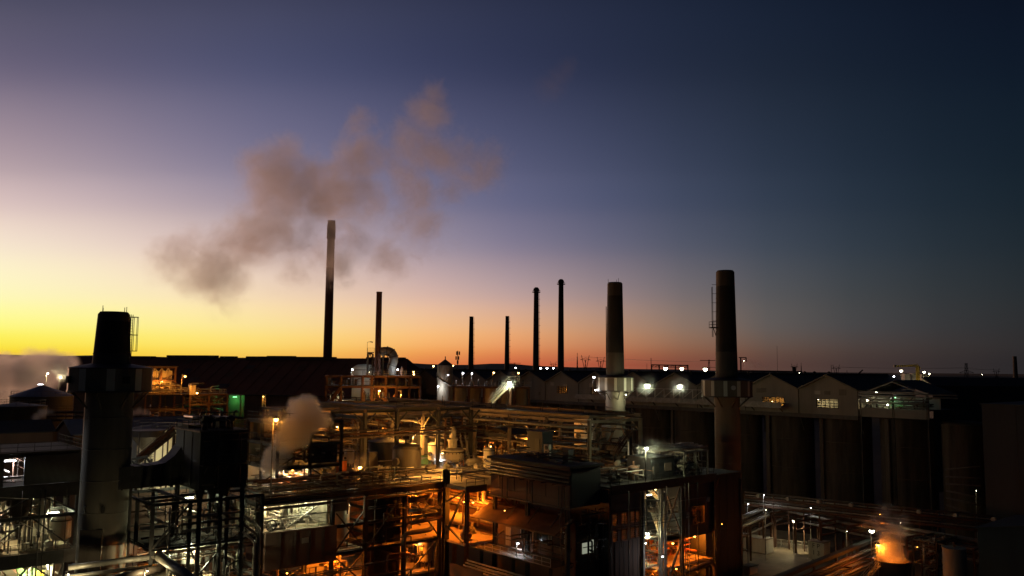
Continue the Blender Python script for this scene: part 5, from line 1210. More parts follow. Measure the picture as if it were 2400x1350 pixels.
# portal steelwork
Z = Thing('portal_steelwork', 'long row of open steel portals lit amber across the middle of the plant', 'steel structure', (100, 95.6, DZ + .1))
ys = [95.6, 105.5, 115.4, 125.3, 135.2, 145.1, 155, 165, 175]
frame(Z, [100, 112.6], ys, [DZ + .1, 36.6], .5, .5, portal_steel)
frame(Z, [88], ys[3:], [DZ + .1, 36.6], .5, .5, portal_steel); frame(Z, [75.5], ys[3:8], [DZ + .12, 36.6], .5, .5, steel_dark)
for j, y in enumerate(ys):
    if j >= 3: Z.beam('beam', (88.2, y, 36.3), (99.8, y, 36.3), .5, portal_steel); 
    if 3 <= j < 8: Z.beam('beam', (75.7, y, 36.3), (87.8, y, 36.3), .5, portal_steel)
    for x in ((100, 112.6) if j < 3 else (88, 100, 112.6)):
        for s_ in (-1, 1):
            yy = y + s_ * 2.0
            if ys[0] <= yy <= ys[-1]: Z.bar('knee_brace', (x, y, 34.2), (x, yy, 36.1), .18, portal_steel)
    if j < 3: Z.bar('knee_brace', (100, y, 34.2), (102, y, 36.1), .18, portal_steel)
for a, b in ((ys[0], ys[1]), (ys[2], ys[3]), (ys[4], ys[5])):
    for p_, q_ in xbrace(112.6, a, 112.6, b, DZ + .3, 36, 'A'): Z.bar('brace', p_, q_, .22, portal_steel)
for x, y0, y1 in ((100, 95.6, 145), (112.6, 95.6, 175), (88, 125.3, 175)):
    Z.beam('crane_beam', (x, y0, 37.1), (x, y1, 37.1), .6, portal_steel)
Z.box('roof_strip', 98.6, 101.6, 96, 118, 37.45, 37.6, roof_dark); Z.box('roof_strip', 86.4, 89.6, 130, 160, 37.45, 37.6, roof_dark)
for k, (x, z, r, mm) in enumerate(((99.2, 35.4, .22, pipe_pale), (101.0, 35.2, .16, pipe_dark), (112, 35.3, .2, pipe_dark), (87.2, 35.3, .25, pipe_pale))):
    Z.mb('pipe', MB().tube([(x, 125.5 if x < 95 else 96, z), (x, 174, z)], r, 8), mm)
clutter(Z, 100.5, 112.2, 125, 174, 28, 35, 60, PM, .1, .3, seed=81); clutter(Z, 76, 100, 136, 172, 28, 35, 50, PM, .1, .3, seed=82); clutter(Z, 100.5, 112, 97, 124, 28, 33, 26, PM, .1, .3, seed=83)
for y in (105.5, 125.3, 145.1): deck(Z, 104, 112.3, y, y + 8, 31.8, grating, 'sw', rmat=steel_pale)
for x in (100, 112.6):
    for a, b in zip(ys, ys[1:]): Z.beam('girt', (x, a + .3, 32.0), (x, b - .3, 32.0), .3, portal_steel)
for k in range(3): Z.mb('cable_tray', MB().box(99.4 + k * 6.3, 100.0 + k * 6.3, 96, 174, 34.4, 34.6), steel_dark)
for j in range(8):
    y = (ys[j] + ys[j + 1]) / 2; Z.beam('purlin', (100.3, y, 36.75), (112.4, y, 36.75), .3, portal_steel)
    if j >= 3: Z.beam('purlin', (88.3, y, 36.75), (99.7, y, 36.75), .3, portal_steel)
C_ = Thing('canopy', 'little dark pitched canopy among the portal columns', 'canopy', mk(1195, 1050)); p = at(1195, 1003, 158)
C_.mb('roof', MB().prism([(p.x - 3, p.y - 3.4, p.z - .8), (p.x - 3, p.y, p.z + .2), (p.x - 3, p.y + 3.4, p.z - .8), (p.x - 3, p.y + 3.4, p.z - .95), (p.x - 3, p.y, p.z + .05), (p.x - 3, p.y - 3.4, p.z - .95)], (6, 0, 0)), roof_dark)
for a, b in ((-2.8, -3.1), (-2.8, 3.1), (2.8, 3.1), (2.8, -3.1)): C_.beam('post', (p.x + a, p.y + b, DZ + .1), (p.x + a, p.y + b, p.z - .8), .25, steel_dark)
C_.box('fascia', p.x - 3.1, p.x - 3.0, p.y - 3.5, p.y + 3.5, p.z - 1.5, p.z - .85, clad_dark)

# ------------------------------------------------------------------ control building
C = Thing('control_building', 'dark flat roofed control building with pipes along its eaves at lower centre', 'building', (81.5, 81.5, GZ))
x0, x1, y0, y1 = 81.6, 87.4, 81.6, 98.3
C.box('wall', x0, x1, y0, y1, 26.3, 31.5, clad_brown_y)
C.box('roof', x0 - .5, x1 + .4, y0 - .5, y1 + .4, 31.52, 31.85, roof_dark)
C.box('fascia', x0 - .16, x0 - .003, y0, y1, 29.4, 30.6, steel_dark); C.box('plinth_band', x0 - .12, x0 - .002, y0, y1, 26.3, 27.3, clad_brown_y)
C.box('sill_beam', x0 - .3, x0 - .004, y0 - .2, y1 + .2, 26.05, 26.28, steel)
C.box('end_wall', x0 + .1, x1, y0 - .15, y0 - .004, 26.3, 31.4, clad_dark)
for k, (z, r) in enumerate(((29.5, .14), (30.0, .14), (30.5, .1), (31.1, .16))): C.mb('pipe', MB().tube([(x0 - .45 - .1 * k, y0 - .5, z), (x0 - .45 - .1 * k, y1 + .4, z)], r, 8), steel if k != 2 else pipe_dark)
for k in range(8): C.bar('pipe_bracket', (x0 - .9, y0 + .5 + k * 2.2, 29.2), (x0, y0 + .5 + k * 2.2, 29.2), .12, steel)
for y in (94.0, 88.6, 82.2): C.mb('hanger_frame', MB().bar((x0 - .5, y, 29.1), (x0 - .5, y, 26.2), .12).bar((x0 - .5, y + 1.1, 29.1), (x0 - .5, y + 1.1, 26.2), .12).bar((x0 - .5, y, 26.2), (x0 - .5, y + 1.1, 26.2), .12).bar((x0 - .5, y + .5, 26.1), (x0 + .4, y + .5, 25.2), .12), steel_dark)
for y in (97.6, 90.4, 82.4): C.beam('column', (x0 + .3, y, GZ), (x0 + .3, y, 26.0), .5, steel_dark)
C.box('lower_wall', 83.0, 87.6, 81.9, 98.2, GZ, 24.2, clad_brown_y)
C.mb('awning', MB().prism([(83.0, 82.0, 24.6), (79.2, 82.0, 23.0), (79.2, 82.0, 22.86), (83.0, 82.0, 24.45)], (0, 18.2, 0)), steel_red)
for y in (84, 88.5, 93): C.bar('awning_strut', (82.9, y, 25.9), (80.2, y, 23.5), .12, steel)
for k in range(3):
    ya = 84.0 + k * 3.2
    w = C.mb('window', MB().box(82.9, 82.97, ya, ya + 2.5, 20.5, 22.5), glass_dark); m = MB()
    m.box(82.86, 82.99, ya - .12, ya, 20.4, 22.6).box(82.86, 82.99, ya + 2.5, ya + 2.62, 20.4, 22.6).box(82.86, 82.99, ya, ya + 2.5, 22.5, 22.6).box(82.86, 82.99, ya, ya + 2.5, 20.4, 20.5); C.mb('window_frame', m, tank_cream, w)
C.box('door', 82.9, 82.98, 95.2, 96.3, 19.0, 21.6, tank_cream)
w = C.mb('window', MB().box(84.2, 86.4, 81.78, 81.86, 19.9, 21.6), make_emit('lit_office_glass', (.9, .95, .7), .28)); C.mb('glazing_bar', MB().box(85.2, 85.4, 81.7, 81.77, 19.9, 21.6).box(84.2, 86.4, 81.7, 81.765, 20.7, 20.8).box(84.1, 86.5, 81.7, 81.77, 21.6, 21.72), steel_dark, w)
deck(C, 78.6, 82.9, 82.2, 99.6, 18.7, grating, 'w', rmat=steel_pale); deck(C, 77.2, 82.9, 82.0, 96, 15.4, grating, 'w', rmat=steel_pale)
C.box('walkway_parapet', 76.6, 76.8, 94, 101.5, 12.5, 16.4, clad_brown_y)
for y in (82.5, 90, 97): C.beam('walkway_column', (78.9, y, GZ), (78.9, y, 18.6), .35, steel_dark)
for k in range(4): C.mb('pipe', MB().tube([(77.9 - k * .35, 81.0, 17.0 - k * .3), (77.9 - k * .35, 99, 17.0 - k * .3)], .12, 8), pipe_pale if k % 2 else steel_pale)
pipe(C, [(81.2, 80.9, 25.0), (80.2, 80.9, 24.2), (80.2, 80.9, 12)], .16, steel)
clutter(C, 78.8, 82.8, 82.4, 98, 18.9, 22.5, 12, [pipe_dark, steel_red], .05, .12, seed=91); clutter(C, 82, 87.2, 79.6, 81.4, 18, 26, 14, [pipe_dark, steel_dark], .06, .14, seed=92)
lamp(1213, 1273, 121.5, 'cool', 260, 'cold white lamp on the walkway before the control building windows', 'white plant lamps', 'post', 1.6, (.2, 0), r=.2, base_z=18.8)
lamp_at((79.4, 92.5, 24.8), 'deep', 45, 'orange lamp above the red awning of the control building', 'orange plant lamps', 'wall', 0, (-1.6, 0), r=.08, shaded=False)
lamp_at((78.0, 100.2, 25.2), 'deep', 140, 'orange lamp at the left corner of the control building', 'orange plant lamps', 'pendant', .8, r=.1, shaded=False)
p = at(1283, 1062, 128); T = Thing('air_conditioner', 'white air conditioning unit with two round fans on the dark roof', 'air conditioner', (p.x, p.y, 31.86)); zt = 33.6
T.box('case', p.x - .25, p.x + .25, p.y - .55, p.y + .55, 31.9, zt, white_skid)
for z in (32.35, 33.1): T.cyl('fan_grille', (p.x - .25, p.y, z), (p.x - .3, p.y, z), .33, steel_dark, 16)
for s_ in (-.4, .4): T.box('foot', p.x - .25, p.x + .25, p.y + s_ - .05, p.y + s_ + .05, 31.855, 31.9, steel)
p = at(1252, 1060, 131); T = Thing('plant_cubicle', 'dark box shaped plant cubicle on the roof behind the air conditioner', 'cubicle', (p.x, p.y, 31.86)); T.box('case', p.x, p.x + 2.2, p.y - 1.8, p.y + 1.6, 31.86, 35.2, clad_dark); T.box('lid', p.x - .15, p.x + 2.35, p.y - 1.95, p.y + 1.75, 35.21, 35.35, roof_dark); T.box('door', p.x - .05, p.x - .004, p.y - 1.2, p.y - .2, 31.95, 34.2, steel_dark)
p = at(1332, 1076, 121); T = Thing('roof_cabinet', 'narrow dark cabinet at the near corner of the dark roof', 'cabinet', (p.x, p.y, 31.86)); T.box('case', p.x - .5, p.x + .5, p.y - .5, p.y + .6, 31.86, 33.5, steel_dark); T.box('lid', p.x - .6, p.x + .6, p.y - .6, p.y + .7, 33.51, 33.6, steel)

# ------------------------------------------------------------------ switch and stair building
S = Thing('stair_building', 'grey panelled building with louvred windows, a bright shaft and an orange room', 'building', (87.8, 80.2, GZ))
S.box('roof', 87.7, 111.9, 79.8, 92, 28.4, 28.65, roof_dark); S.box('roof_beam', 87.7, 111.9, 79.9, 80.1, 27.6, 28.38, steel_dark); S.box('roof_beam', 87.7, 111.9, 79.6, 79.78, 28.0, 28.9, steel_dark)
rail(S, [(87.9, 80.0, 28.65), (111.7, 80.0, 28.65)], steel_dark)
# louvred wall with real openings
rows = ((23.4, 25.0), (21.2, 22.8)); xsW = [(88.4, 89.5), (90.3, 91.5), (92.2, 93.1), (93.35, 94.0)]
m = MB(); Yw = (80.2, 80.4)
for z0_, z1_ in ((GZ, 21.2), (22.8, 23.4), (25.0, 27.6)): m.box(87.8, 94.4, *Yw, z0_, z1_)
for z0_, z1_ in rows:
    e = 87.8
    for a, b in xsW + [(94.4, 94.4)]:
        m.box(e, a, *Yw, z0_, z1_); e = b
S.mb('wall', m, clad_brown)
for z0_, z1_ in rows:
    for a, b in xsW:
        w = S.mb('window', MB().box(a - .07, b + .07, 80.14, 80.2, z0_ - .07, z0_).box(a - .07, b + .07, 80.14, 80.2, z1_, z1_ + .07).box(a - .07, a, 80.14, 80.2, z0_, z1_).box(b, b + .07, 80.14, 80.2, z0_, z1_), steel)
        for k in range(6):
            zz = z0_ + (z1_ - z0_) * (k + .1) / 6; S.mb('louvre', MB().prism([(a, 80.22, zz), (b, 80.22, zz), (b, 80.36, zz + .17), (a, 80.36, zz + .17)], (0, -.01, .02)), louvre_mat, w)
S.box('back_wall', 87.8, 94.4, 88, 88.2, GZ, 28.3, clad_cream_y); S.box('side_wall', 87.8, 88.0, 80.41, 88, GZ, 28.3, clad_dark); S.box('floor', 88, 94.4, 80.41, 88, 20.0, 20.2, floor_dust)
lamp_at((90.4, 83.8, 26.6), 'deep', 418, 'orange lamp behind the louvred windows', 'orange plant lamps', 'pendant', .8, r=.12, shaded=False); lamp_at((93.2, 83.2, 26.9), 'warm', 60, 'small white batten behind the last louvred windows', 'fluorescent battens', 'tube', 1.0)
# bright shaft
S.box('shaft_wall', 94.45, 94.65, 80.2, 86, 12, 27.6, clad_cream); S.box('shaft_back', 94.7, 98.6, 85.8, 86.0, 12, 27.6, clad_warm)
for z in (20.6, 16.6): deck(S, 94.7, 98.5, 80.3, 85.7, z, floor_dust, 's', rmat=steel_pale)
S.beam('column', (98.7, 80.1, GZ), (98.7, 80.1, 27.6), .5, steel_pale); S.beam('column', (99.6, 80.0, GZ), (99.6, 80.0, 27.6), .28, steel_pale); S.beam('column', (94.6, 79.9, GZ), (94.6, 79.9, 27.6), .35, steel_pale)
S.mb('pipe', MB().tube([(99.2, 79.8, 10), (99.2, 79.8, 27)], .14, 8), pipe_pale); S.mb('pipe', MB().tube([(95.0, 79.7, 22), (95.0, 79.7, 26.4), (98.0, 79.7, 26.0)], .14, 8), pipe_pale)
clutter(S, 95, 98.4, 81.5, 85.4, 21, 27, 12, [pipe_dark, pipe_pale], seed=93)
lamp(1517, 1250, 124.3, 'white', 420, 'glaring white lamp in the tall bright shaft', 'white plant lamps', 'wall', 0, (-.9, .6), r=.26)
lamp_at((97.8, 81.4, 26.6), 'warm', 200, 'white batten at the top of the bright shaft', 'fluorescent battens', 'tube', 1.0); lamp_at((97.2, 82.0, 19.6), 'white', 160, 'white batten below the landing of the bright shaft', 'fluorescent battens', 'tube', 1.0)
# stair bay
S.box('stair_back', 99.8, 103.4, 86.6, 86.8, 12, 27.6, clad_brown)
for p_, q_ in xbrace(99.7, 80.05, 103.2, 80.05, 21, 27.4, 'X'): S.bar('brace', p_, q_, .17, steel_red)
for z in (23.7, 20.4): deck(S, 99.8, 103.3, 80.4, 86.5, z, grating, 's', rmat=steel_pale)
stairs(S, (101.0, 81.6, 20.5), (102.6, 84.6, 23.7), 1.1, (1, -.4, 0), tank_cream); stairs(S, (102.6, 81.6, 23.8), (101.0, 84.8, 27.4), 1.1, (1, .4, 0), tank_cream)
lamp_at((101.4, 83.2, 26.9), 'amber', 70, 'amber lamp at the top of the braced stair bay', 'orange plant lamps', 'pendant', .4, r=.12); lamp_at((101.6, 82.2, 22.9), 'amber', 60, 'amber lamp under the stair landing', 'orange plant lamps', 'pendant', .4, r=.1)
S.beam('column', (103.5, 80.0, GZ), (103.5, 80.0, 27.6), .45, steel_dark); S.beam('column', (111.7, 80.0, GZ), (111.7, 80.0, 27.6), .4, steel_dark)
# panel with one window
m = MB(); a, b, zl, zh = 106.3, 109.4, 21.6, 24.2
for bx in ((103.75, 111.6, 19.9, zl), (103.75, 111.6, zh, 27.6)): m.box(bx[0], bx[1], 80.2, 80.4, bx[2], bx[3])
m.box(103.75, a, 80.2, 80.4, zl, zh).box(b, 111.6, 80.2, 80.4, zl, zh); S.mb('wall', m, clad_brown)
w = S.mb('window', MB().box(a - .1, b + .1, 80.12, 80.2, zl - .1, zl).box(a - .1, b + .1, 80.12, 80.2, zh, zh + .1).box(a - .1, a, 80.12, 80.2, zl, zh).box(b, b + .1, 80.12, 80.2, zl, zh), steel)
S.mb('glazing_bar', MB().box((a + b) / 2 - .06, (a + b) / 2 + .06, 80.24, 80.3, zl, zh), steel, w)
S.box('light_partition', 103.76, 103.9, 80.5, 86.5, 19.9, 27.6, clad_dark)  # wall added to keep the window lamp's light out of the stair bay
S.box('back_wall', 103.95, 111.6, 85, 85.2, 20, 27.6, clad_warm); S.box('floor', 99.8, 111.6, 80.45, 90, 19.7, 19.88, grating)
clutter(S, 105.5, 110.5, 81, 84.6, 21, 25, 9, [pipe_pale, steel_red], seed=94)
lamp_at((107.8, 82.2, 26.2), 'deep', 760, 'orange lamp inside the square window of the panelled wall', 'orange plant lamps', 'pendant', .9, r=.12, shaded=False)
# orange room
S.box('room_floor', 98.9, 111.6, 80.3, 90, 15.7, 15.9, floor_dust); S.box('room_back', 99, 111.6, 89.0, 89.2, 15.92, 19.68, clad_warm)
rail(S, [(103.8, 80.6, 15.9), (111.4, 80.6, 15.9)], steel_dark); rail(S, [(104.5, 85.6, 15.9), (111.4, 85.6, 15.9)], orange_paint)
for p_, q_ in (((99.8, 80.05, 13.4), (103.3, 80.05, 19.4)), ((103.6, 80.05, 13.4), (100.9, 80.05, 16.2))): S.bar('brace', p_, q_, .25, steel_dark)
pipe(S, [(103.7, 79.7, 15.0), (110.2, 79.7, 15.6), (111.2, 79.7, 14.8), (111.2, 79.7, 10)], .35, pipe_dark, n=12)
clutter(S, 100, 111.4, 82.5, 88.6, 16.2, 19.4, 20, [steel_red, pipe_pale, orange_paint], .07, .2, seed=95); clutter(S, 99, 111.4, 81, 89, GZ + 1, 15.3, 26, PM, seed=96)
S.box('bottom_back', 99, 111.6, 88, 88.2, GZ, 15.6, clad_brown)
for px, py, pw, lb in ((1577, 1273, 700, 'left'), (1628, 1257, 700, 'middle'), (1657, 1268, 600, 'right')): lamp(px, py, {1577: 128.5, 1628: 135, 1657: 136}[px], 'deep', pw, 'bright orange lamp in the orange room, %s of the three' % lb, 'orange plant lamps', 'pendant', .45, r=.17, shaded=False)
lamp_at((106, 83, 14.6), 'deep', 924, 'orange lamp below the orange room', 'orange plant lamps', 'pendant', .6, r=.12, shaded=False); lamp_at((101.5, 82.6, 14.4), 'deep', 440, 'orange lamp at the foot of the stair bay', 'orange plant lamps', 'pendant', .6, r=.12, shaded=False)
lamp(1553, 1304, 121, 'cool', 90, 'small cold lamp on the pale column beside the orange room', 'white plant lamps', 'wall', 0, (-.5, .3), r=.13)
# things on that roof
lamp(1515, 1050, 123.5, 'white', 700, 'white lamp on a post above the stair building roof', 'white plant lamps', 'post', 3, (.2, 0), r=.27, base_z=28.65, shaded=False)
T = Thing('roof_plant_room', 'dark box shaped plant room on the stair building roof', 'plant room', (99.4, 82.4, 28.66)); T.box('wall', 99.4, 105.0, 82.4, 87, 28.66, 31.6, clad_dark); T.box('roof', 99.2, 105.2, 82.2, 87.2, 31.61, 31.75, roof_dark); T.box('door', 100.2, 101.2, 82.32, 82.39, 28.7, 30.8, steel_dark); T.box('vent', 102.6, 104.2, 82.3, 82.39, 29.6, 30.8, louvre_mat)
G2 = Thing('roof_pipe_rack', 'pale lit pipe rack with valves on the right end of the stair building roof', 'pipe rack', (105.6, 81, 28.66)); frame(G2, [105.8, 108.8, 111.8], [81.2, 87], [28.66, 32.4], .22, .24, steel_pale)
clutter(G2, 105.8, 111.8, 81.2, 87, 28.8, 32.2, 26, [pipe_pale, pipe_dark, tank_cream], .06, .2, seed=97)
for k in range(4): G2.mb('pipe', MB().tube([(99.5, 82.6 + k * .9, 32.65 + .12 * k), (113.6, 82.6 + k * .9, 32.65 + .12 * k)], .16, 8), pipe_pale)
drum((102.2, 90.0, 28.66), 3.2, .8, 'x', tank_cream, 'cream drum behind the dark plant room on the roof'); vessel((108.0, 83.4), .6, 28.66, 31.2, tank_grey, 'small grey vessel in the pale roof pipe rack'); pump((110.4, 82.6, 28.66), 'x', tank_cream, 'cream pump set in the pale roof pipe rack'); vessel((96.6, 83.4), .8, 28.66, 30.8, steel_red, 'small red brown vessel left of the roof plant room'); pump((92.0, 83.0, 28.66), 'x', tank_dark, 'dark pump set at the left end of the stair building roof')
T = Thing('stair_tower', 'steep dark stair leading up behind the control building roof', 'stairs', at(1440, 1070, 138)); stairs(T, at(1442, 1068, 138), at(1478, 1014, 146), 1.0, (1, 0, 0), steel_red); T.beam('column', (lambda q: (q.x, q.y, GZ))(at(1478, 1014, 146)), at(1478, 1014, 146), .3, steel_dark); T.beam('column', (lambda q: (q.x, q.y, GZ))(at(1442, 1068, 138)), at(1442, 1068, 138), .3, steel_dark)
c = at(1473, 1060, 134); T = Thing('white_standpipe', 'thin white standpipe with a flared foot right of the dark stair', 'pipe', (c.x, c.y, 28.66)); T.mb('pipe', MB().lathe((c.x, c.y), [(.5, 28.66), (.42, 29.0), (.16, 30.2), (.13, 33.6)], 12), white_skid); T.cyl('head', (c.x, c.y, 33.6), (c.x, c.y, 33.9), .24, steel, 10)
# blank brown block right of the panelled wall
p = at(1735, 1190, 138); W2 = Thing('brown_block', 'blank dark brown clad block at the foot of the right collared stack', 'building', (112.1, 82, GZ)); W2.box('wall', 112.2, 122, 82, 94, GZ, at(1700, 1114, 138).z, clad_dark); W2.box('roof', 112.0, 122.2, 81.8, 94.2, at(1700, 1114, 138).z + .01, at(1700, 1114, 138).z + .16, roof_dark); W2.bar('brace', (112.3, 81.9, 22), (115.8, 81.9, 27.6), .14, steel); W2.mb('downpipe', MB().tube([(121.6, 81.85, GZ), (121.6, 81.85, 27)], .12, 8), steel)
for k in range(4): W2.box('panel_seam', 114 + k * 2, 114.06 + k * 2, 81.95, 81.995, GZ, 28.2, steel_dark)
lamp(1692, 1228, 134, 'deep', 5, 'tiny orange lamp at the foot of the blank brown block', 'orange plant lamps', 'wall', 0, (-.4, -.2), r=.07, shaded=False)

for px, py, kind, mm, s_, lb in (
    (690, 1108, 'vessel', tank_dark, 1.0, 'small dark vessel at the left end of the deck behind the steam plume foot'),
    (720, 1118, 'pump', tank_dark, 1.2, 'dark pump set on the deck just right of the steam plume foot'),
    (760, 1112, 'drum', tank_grey, 1.0, 'grey drum on the deck in front of the dark steel tower'),
    (800, 1110, 'cabinet', orange_paint, 1.0, 'orange cabinet near the right foot of the dark steel tower'),
    (818, 1098, 'vessel', tank_cream, 1.0, 'cream vessel just left of the bright orange deck lamp'),
    (880, 1120, 'pump', tank_cream, 1.1, 'cream pump set in front of the dark tank with a pale lid'),
    (915, 1122, 'cabinet', tank_grey, .9, 'grey cabinet at the deck edge below the dark tank'),
    (940, 1080, 'vessel', steel_red, 1.2, 'red brown vessel behind the big dark silhouetted tank'),
    (1105, 1078, 'vessel', tank_grey, 1.3, 'grey vessel between two portal columns right of the squat cream vessel'),
    (1110, 1098, 'drum', tank_cream, .9, 'cream drum near the railed edge of the amber deck'),
    (1180, 1050, 'pump', tank_dark, 1.3, 'dark pump set under the pitched canopy'),
    (1275, 1042, 'vessel', steel_red, 1.4, 'red brown vessel behind the control building roof'),
    (1330, 1046, 'drum', tank_dark, 1.2, 'dark drum behind the control building roof'),
    (1420, 1050, 'vessel', tank_dark, 1.5, 'dark vessel under the right end of the portal steel'),
    (1460, 1052, 'cabinet', tank_cream, 1.2, 'cream cabinet under the last portal by the stair'),
    (890, 1062, 'drum', steel_red, 1.5, 'red brown drum far back on the deck'),
    (840, 1066, 'vessel', tank_grey, 1.6, 'tall grey vessel far back on the deck left of the portals'),
    (1050, 1064, 'cabinet', tank_grey, 1.4, 'grey cabinet far back between the portal columns'),
    (960, 1060, 'pump', tank_cream, 1.6, 'cream pump set far back by the grey railed tank')):
    p = mk(px, py)
    if kind == 'vessel': vessel((p.x, p.y), .85 * s_, p.z, p.z + 3.4 * s_, mm, lb)
    elif kind == 'pump': pump((p.x, p.y, p.z), 'x', mm, lb, s=s_)
    elif kind == 'drum': drum((p.x, p.y, p.z), 2.6 * s_, .7 * s_, 'x', mm, lb)
    else: cabinet((p.x, p.y, p.z), 1.3 * s_, 1.1 * s_, 2.1 * s_, mm, lb)
# dark services running along the front of the steaming building
for k in range(7):
    z = 27.9 - k * .42 if k < 3 else 14.2 - k * .5; pipe(M, [(47.6, 103.9 - .1 * k, z), (58 + k * 2.6, 103.9 - .1 * k, z), (58 + k * 2.6, 103.9 - .1 * k, z - 2.4 - .3 * k)], .09 + .02 * (k % 3), (pipe_dark, steel_red, pipe_pale)[k % 3])
for k in range(9): x = 49 + k * 3.3; M.bar('hanger', (x, 104.2, DZ - .2), (x, 104.2, DZ - 1.6), .07, steel_dark)
clutter(M, 49, 76.6, 105.5, 112, DZ + .2, DZ + 2.6, 26, [pipe_dark, steel_red, pipe_pale], .05, .16, seed=120)
clutter(N, 78, 99, 100, 128, DZ + .2, DZ + 2.0, 18, [pipe_pale, pipe_dark], .06, .18, seed=121)
clutter(C, 82, 87, 82, 98, 31.9, 33.0, 8, [pipe_dark], .05, .12, seed=122)
clutter(S, 88.5, 111, 81, 90, 28.8, 30.6, 16, [pipe_dark, steel_red, pipe_pale], .06, .16, seed=123)

# front row of tall portals before the amber deck, their unlit side put into the dark colour
FR = Thing('front_portal', 'row of tall dark portal columns in front of the amber deck', 'steel structure', (62, 121, DZ + .1))
fx = [aty(px, 1010, 121.0).x for px in (770, 855, 930, 1027, 1103)]; ft = 38.0
for x in fx: FR.beam('column', (x, 121, DZ + .13), (x, 121, ft - .6), .55, steel_dark)
for a, b2 in zip(fx, fx[1:]): FR.beam('beam', (a + .3, 121, ft - .3), (b2 - .3, 121, ft - .3), .6, steel_dark)
for a in fx[1:]:
    FR.bar('knee_brace', (a, 121, ft - 2.6), (a - 2.0, 121, ft - .7), .2, steel_dark)
    FR.bar('knee_brace', (a, 121, ft - 2.6), (a + 2.0, 121, ft - .7), .2, steel_dark)
for x in fx[2:]: FR.beam('tie_beam', (x, 121.3, ft - .3), (x, 135, ft - .3), .5, portal_steel)
FR.box('walkway', fx[2] - .5, fx[3] + 1.2, 120.6, 121.4, ft + .02, ft + .14, grating); rail(FR, [(fx[2] - .4, 120.7, ft + .14), (fx[3] + 1.1, 120.7, ft + .14)], steel_dark)
for k in range(3): FR.mb('pipe', MB().tube([(fx[0] - 2, 120.4, 34.6 - k * .5), (fx[4] + 1, 120.4, 34.6 - k * .5)], .12 + .04 * k, 8), (pipe_dark, steel_red, pipe_dark)[k])

for k in range(5): C.mb('conduit', MB().tube([(81.5, 83 + k * 3.3, 27.3), (81.5, 83 + k * 3.3, 29.3)], .05, 6), steel)
for k in range(6): C.box('roof_pad', 82.4 + .7 * k, 82.9 + .7 * k, 84 + 2 * k, 85.2 + 2 * k, 31.86, 32.1 + .12 * (k % 3), (steel, concrete, steel_red)[k % 3])
for k in range(4): M.box('parapet_seam', 51 + k * 2.1, 51.05 + k * 2.1, 104.06, 104.095, 18.8, 23.3, steel_dark)
M.box('notice_board', 54.0, 55.0, 104.05, 104.095, 21.6, 22.3, tank_cream)
for k in range(6): S.box('wall_seam', 88.9 + k * .95, 88.94 + k * .95, 80.16, 80.197, GZ, 21.0, steel_dark)
S.mb('conduit', MB().tube([(88.0, 80.1, GZ), (88.0, 80.1, 27.4)], .06, 6), steel); S.mb('conduit', MB().tube([(104.3, 80.1, 20), (104.3, 80.1, 27.4), (106.0, 80.1, 27.4)], .06, 6), steel)
S.box('junction_box', 104.9, 105.5, 80.0, 80.19, 22.6, 23.5, steel_pale); S.box('junction_box', 110.2, 110.7, 80.0, 80.19, 24.6, 25.3, steel_pale)

clutter(M, 48, 76.8, 103.2, 104.0, 9, 18.4, 14, [pipe_dark, steel_dark, steel_red], .05, .13, seed=140)
clutter(M, 59.5, 76.8, 103.6, 104.1, 19.8, 26, 8, [pipe_dark, steel_dark], .04, .1, seed=141)
clutter(S, 88, 111.4, 79.0, 79.6, 9, 28, 14, [pipe_dark, steel_dark, pipe_pale], .04, .09, seed=142)
clutter(C, 78.4, 81.2, 80.2, 81.2, 10, 29, 8, [pipe_dark, steel_dark], .04, .1, seed=143)
clutter(Z, 99.6, 113, 96, 175, 36.9, 38.2, 16, [pipe_dark, steel_dark], .05, .12, seed=144)
for k in range(8): Z.mb('lamp_stay', MB().bar((100, 97 + k * 9.7, 37.4), (100, 97 + k * 9.7, 39.0 + .4 * (k % 3)), .08), steel_dark)

# ================================================================== background plant between shed and silos
# gooseneck duct on its deck beside the slim brown flue
gp = at(889, 880, 225)
D4 = Thing('gooseneck_duct', 'fat gooseneck duct bending down from the slim brown flue', 'duct', at(930, 880, 225))
def lat(px, py, d=225): return at(px, py, d)
pts = [lat(893, 824), lat(900, 823), lat(908, 823)]
cx_ = (908, 840); 
for k in range(1, 8):
    a = math.pi / 2 * k / 7; pts.append(lat(908 + 15 * math.sin(a), 840 - 17 * math.cos(a)))
pts += [lat(922, 849), lat(919, 856), lat(917, 863), lat(917, 900)]
D4.mb('duct', MB().tube(pts, [1.15] * len(pts), 18), tank_grey)
for k in (2, 5, 8, 11): 
    d = (pts[k + 1] - pts[k - 1]).normalized() * .1; D4.cyl('flange', pts[k] - d, pts[k] + d, 1.32, steel, 18)
D4.box('inspection_hatch', pts[-2].x - 1.3, pts[-2].x - .9, pts[-2].y - .5, pts[-2].y + .5, pts[-2].z - 1.6, pts[-2].z - .6, steel_red)
E4 = Thing('flue_deck', 'dark steel deck carrying the gooseneck duct and the slim brown flue', 'steel structure', (gp.x, gp.y, GZ))
zt = at(880, 881, 222).z; zm = at(880, 905, 222).z; zl = at(880, 940, 222).z
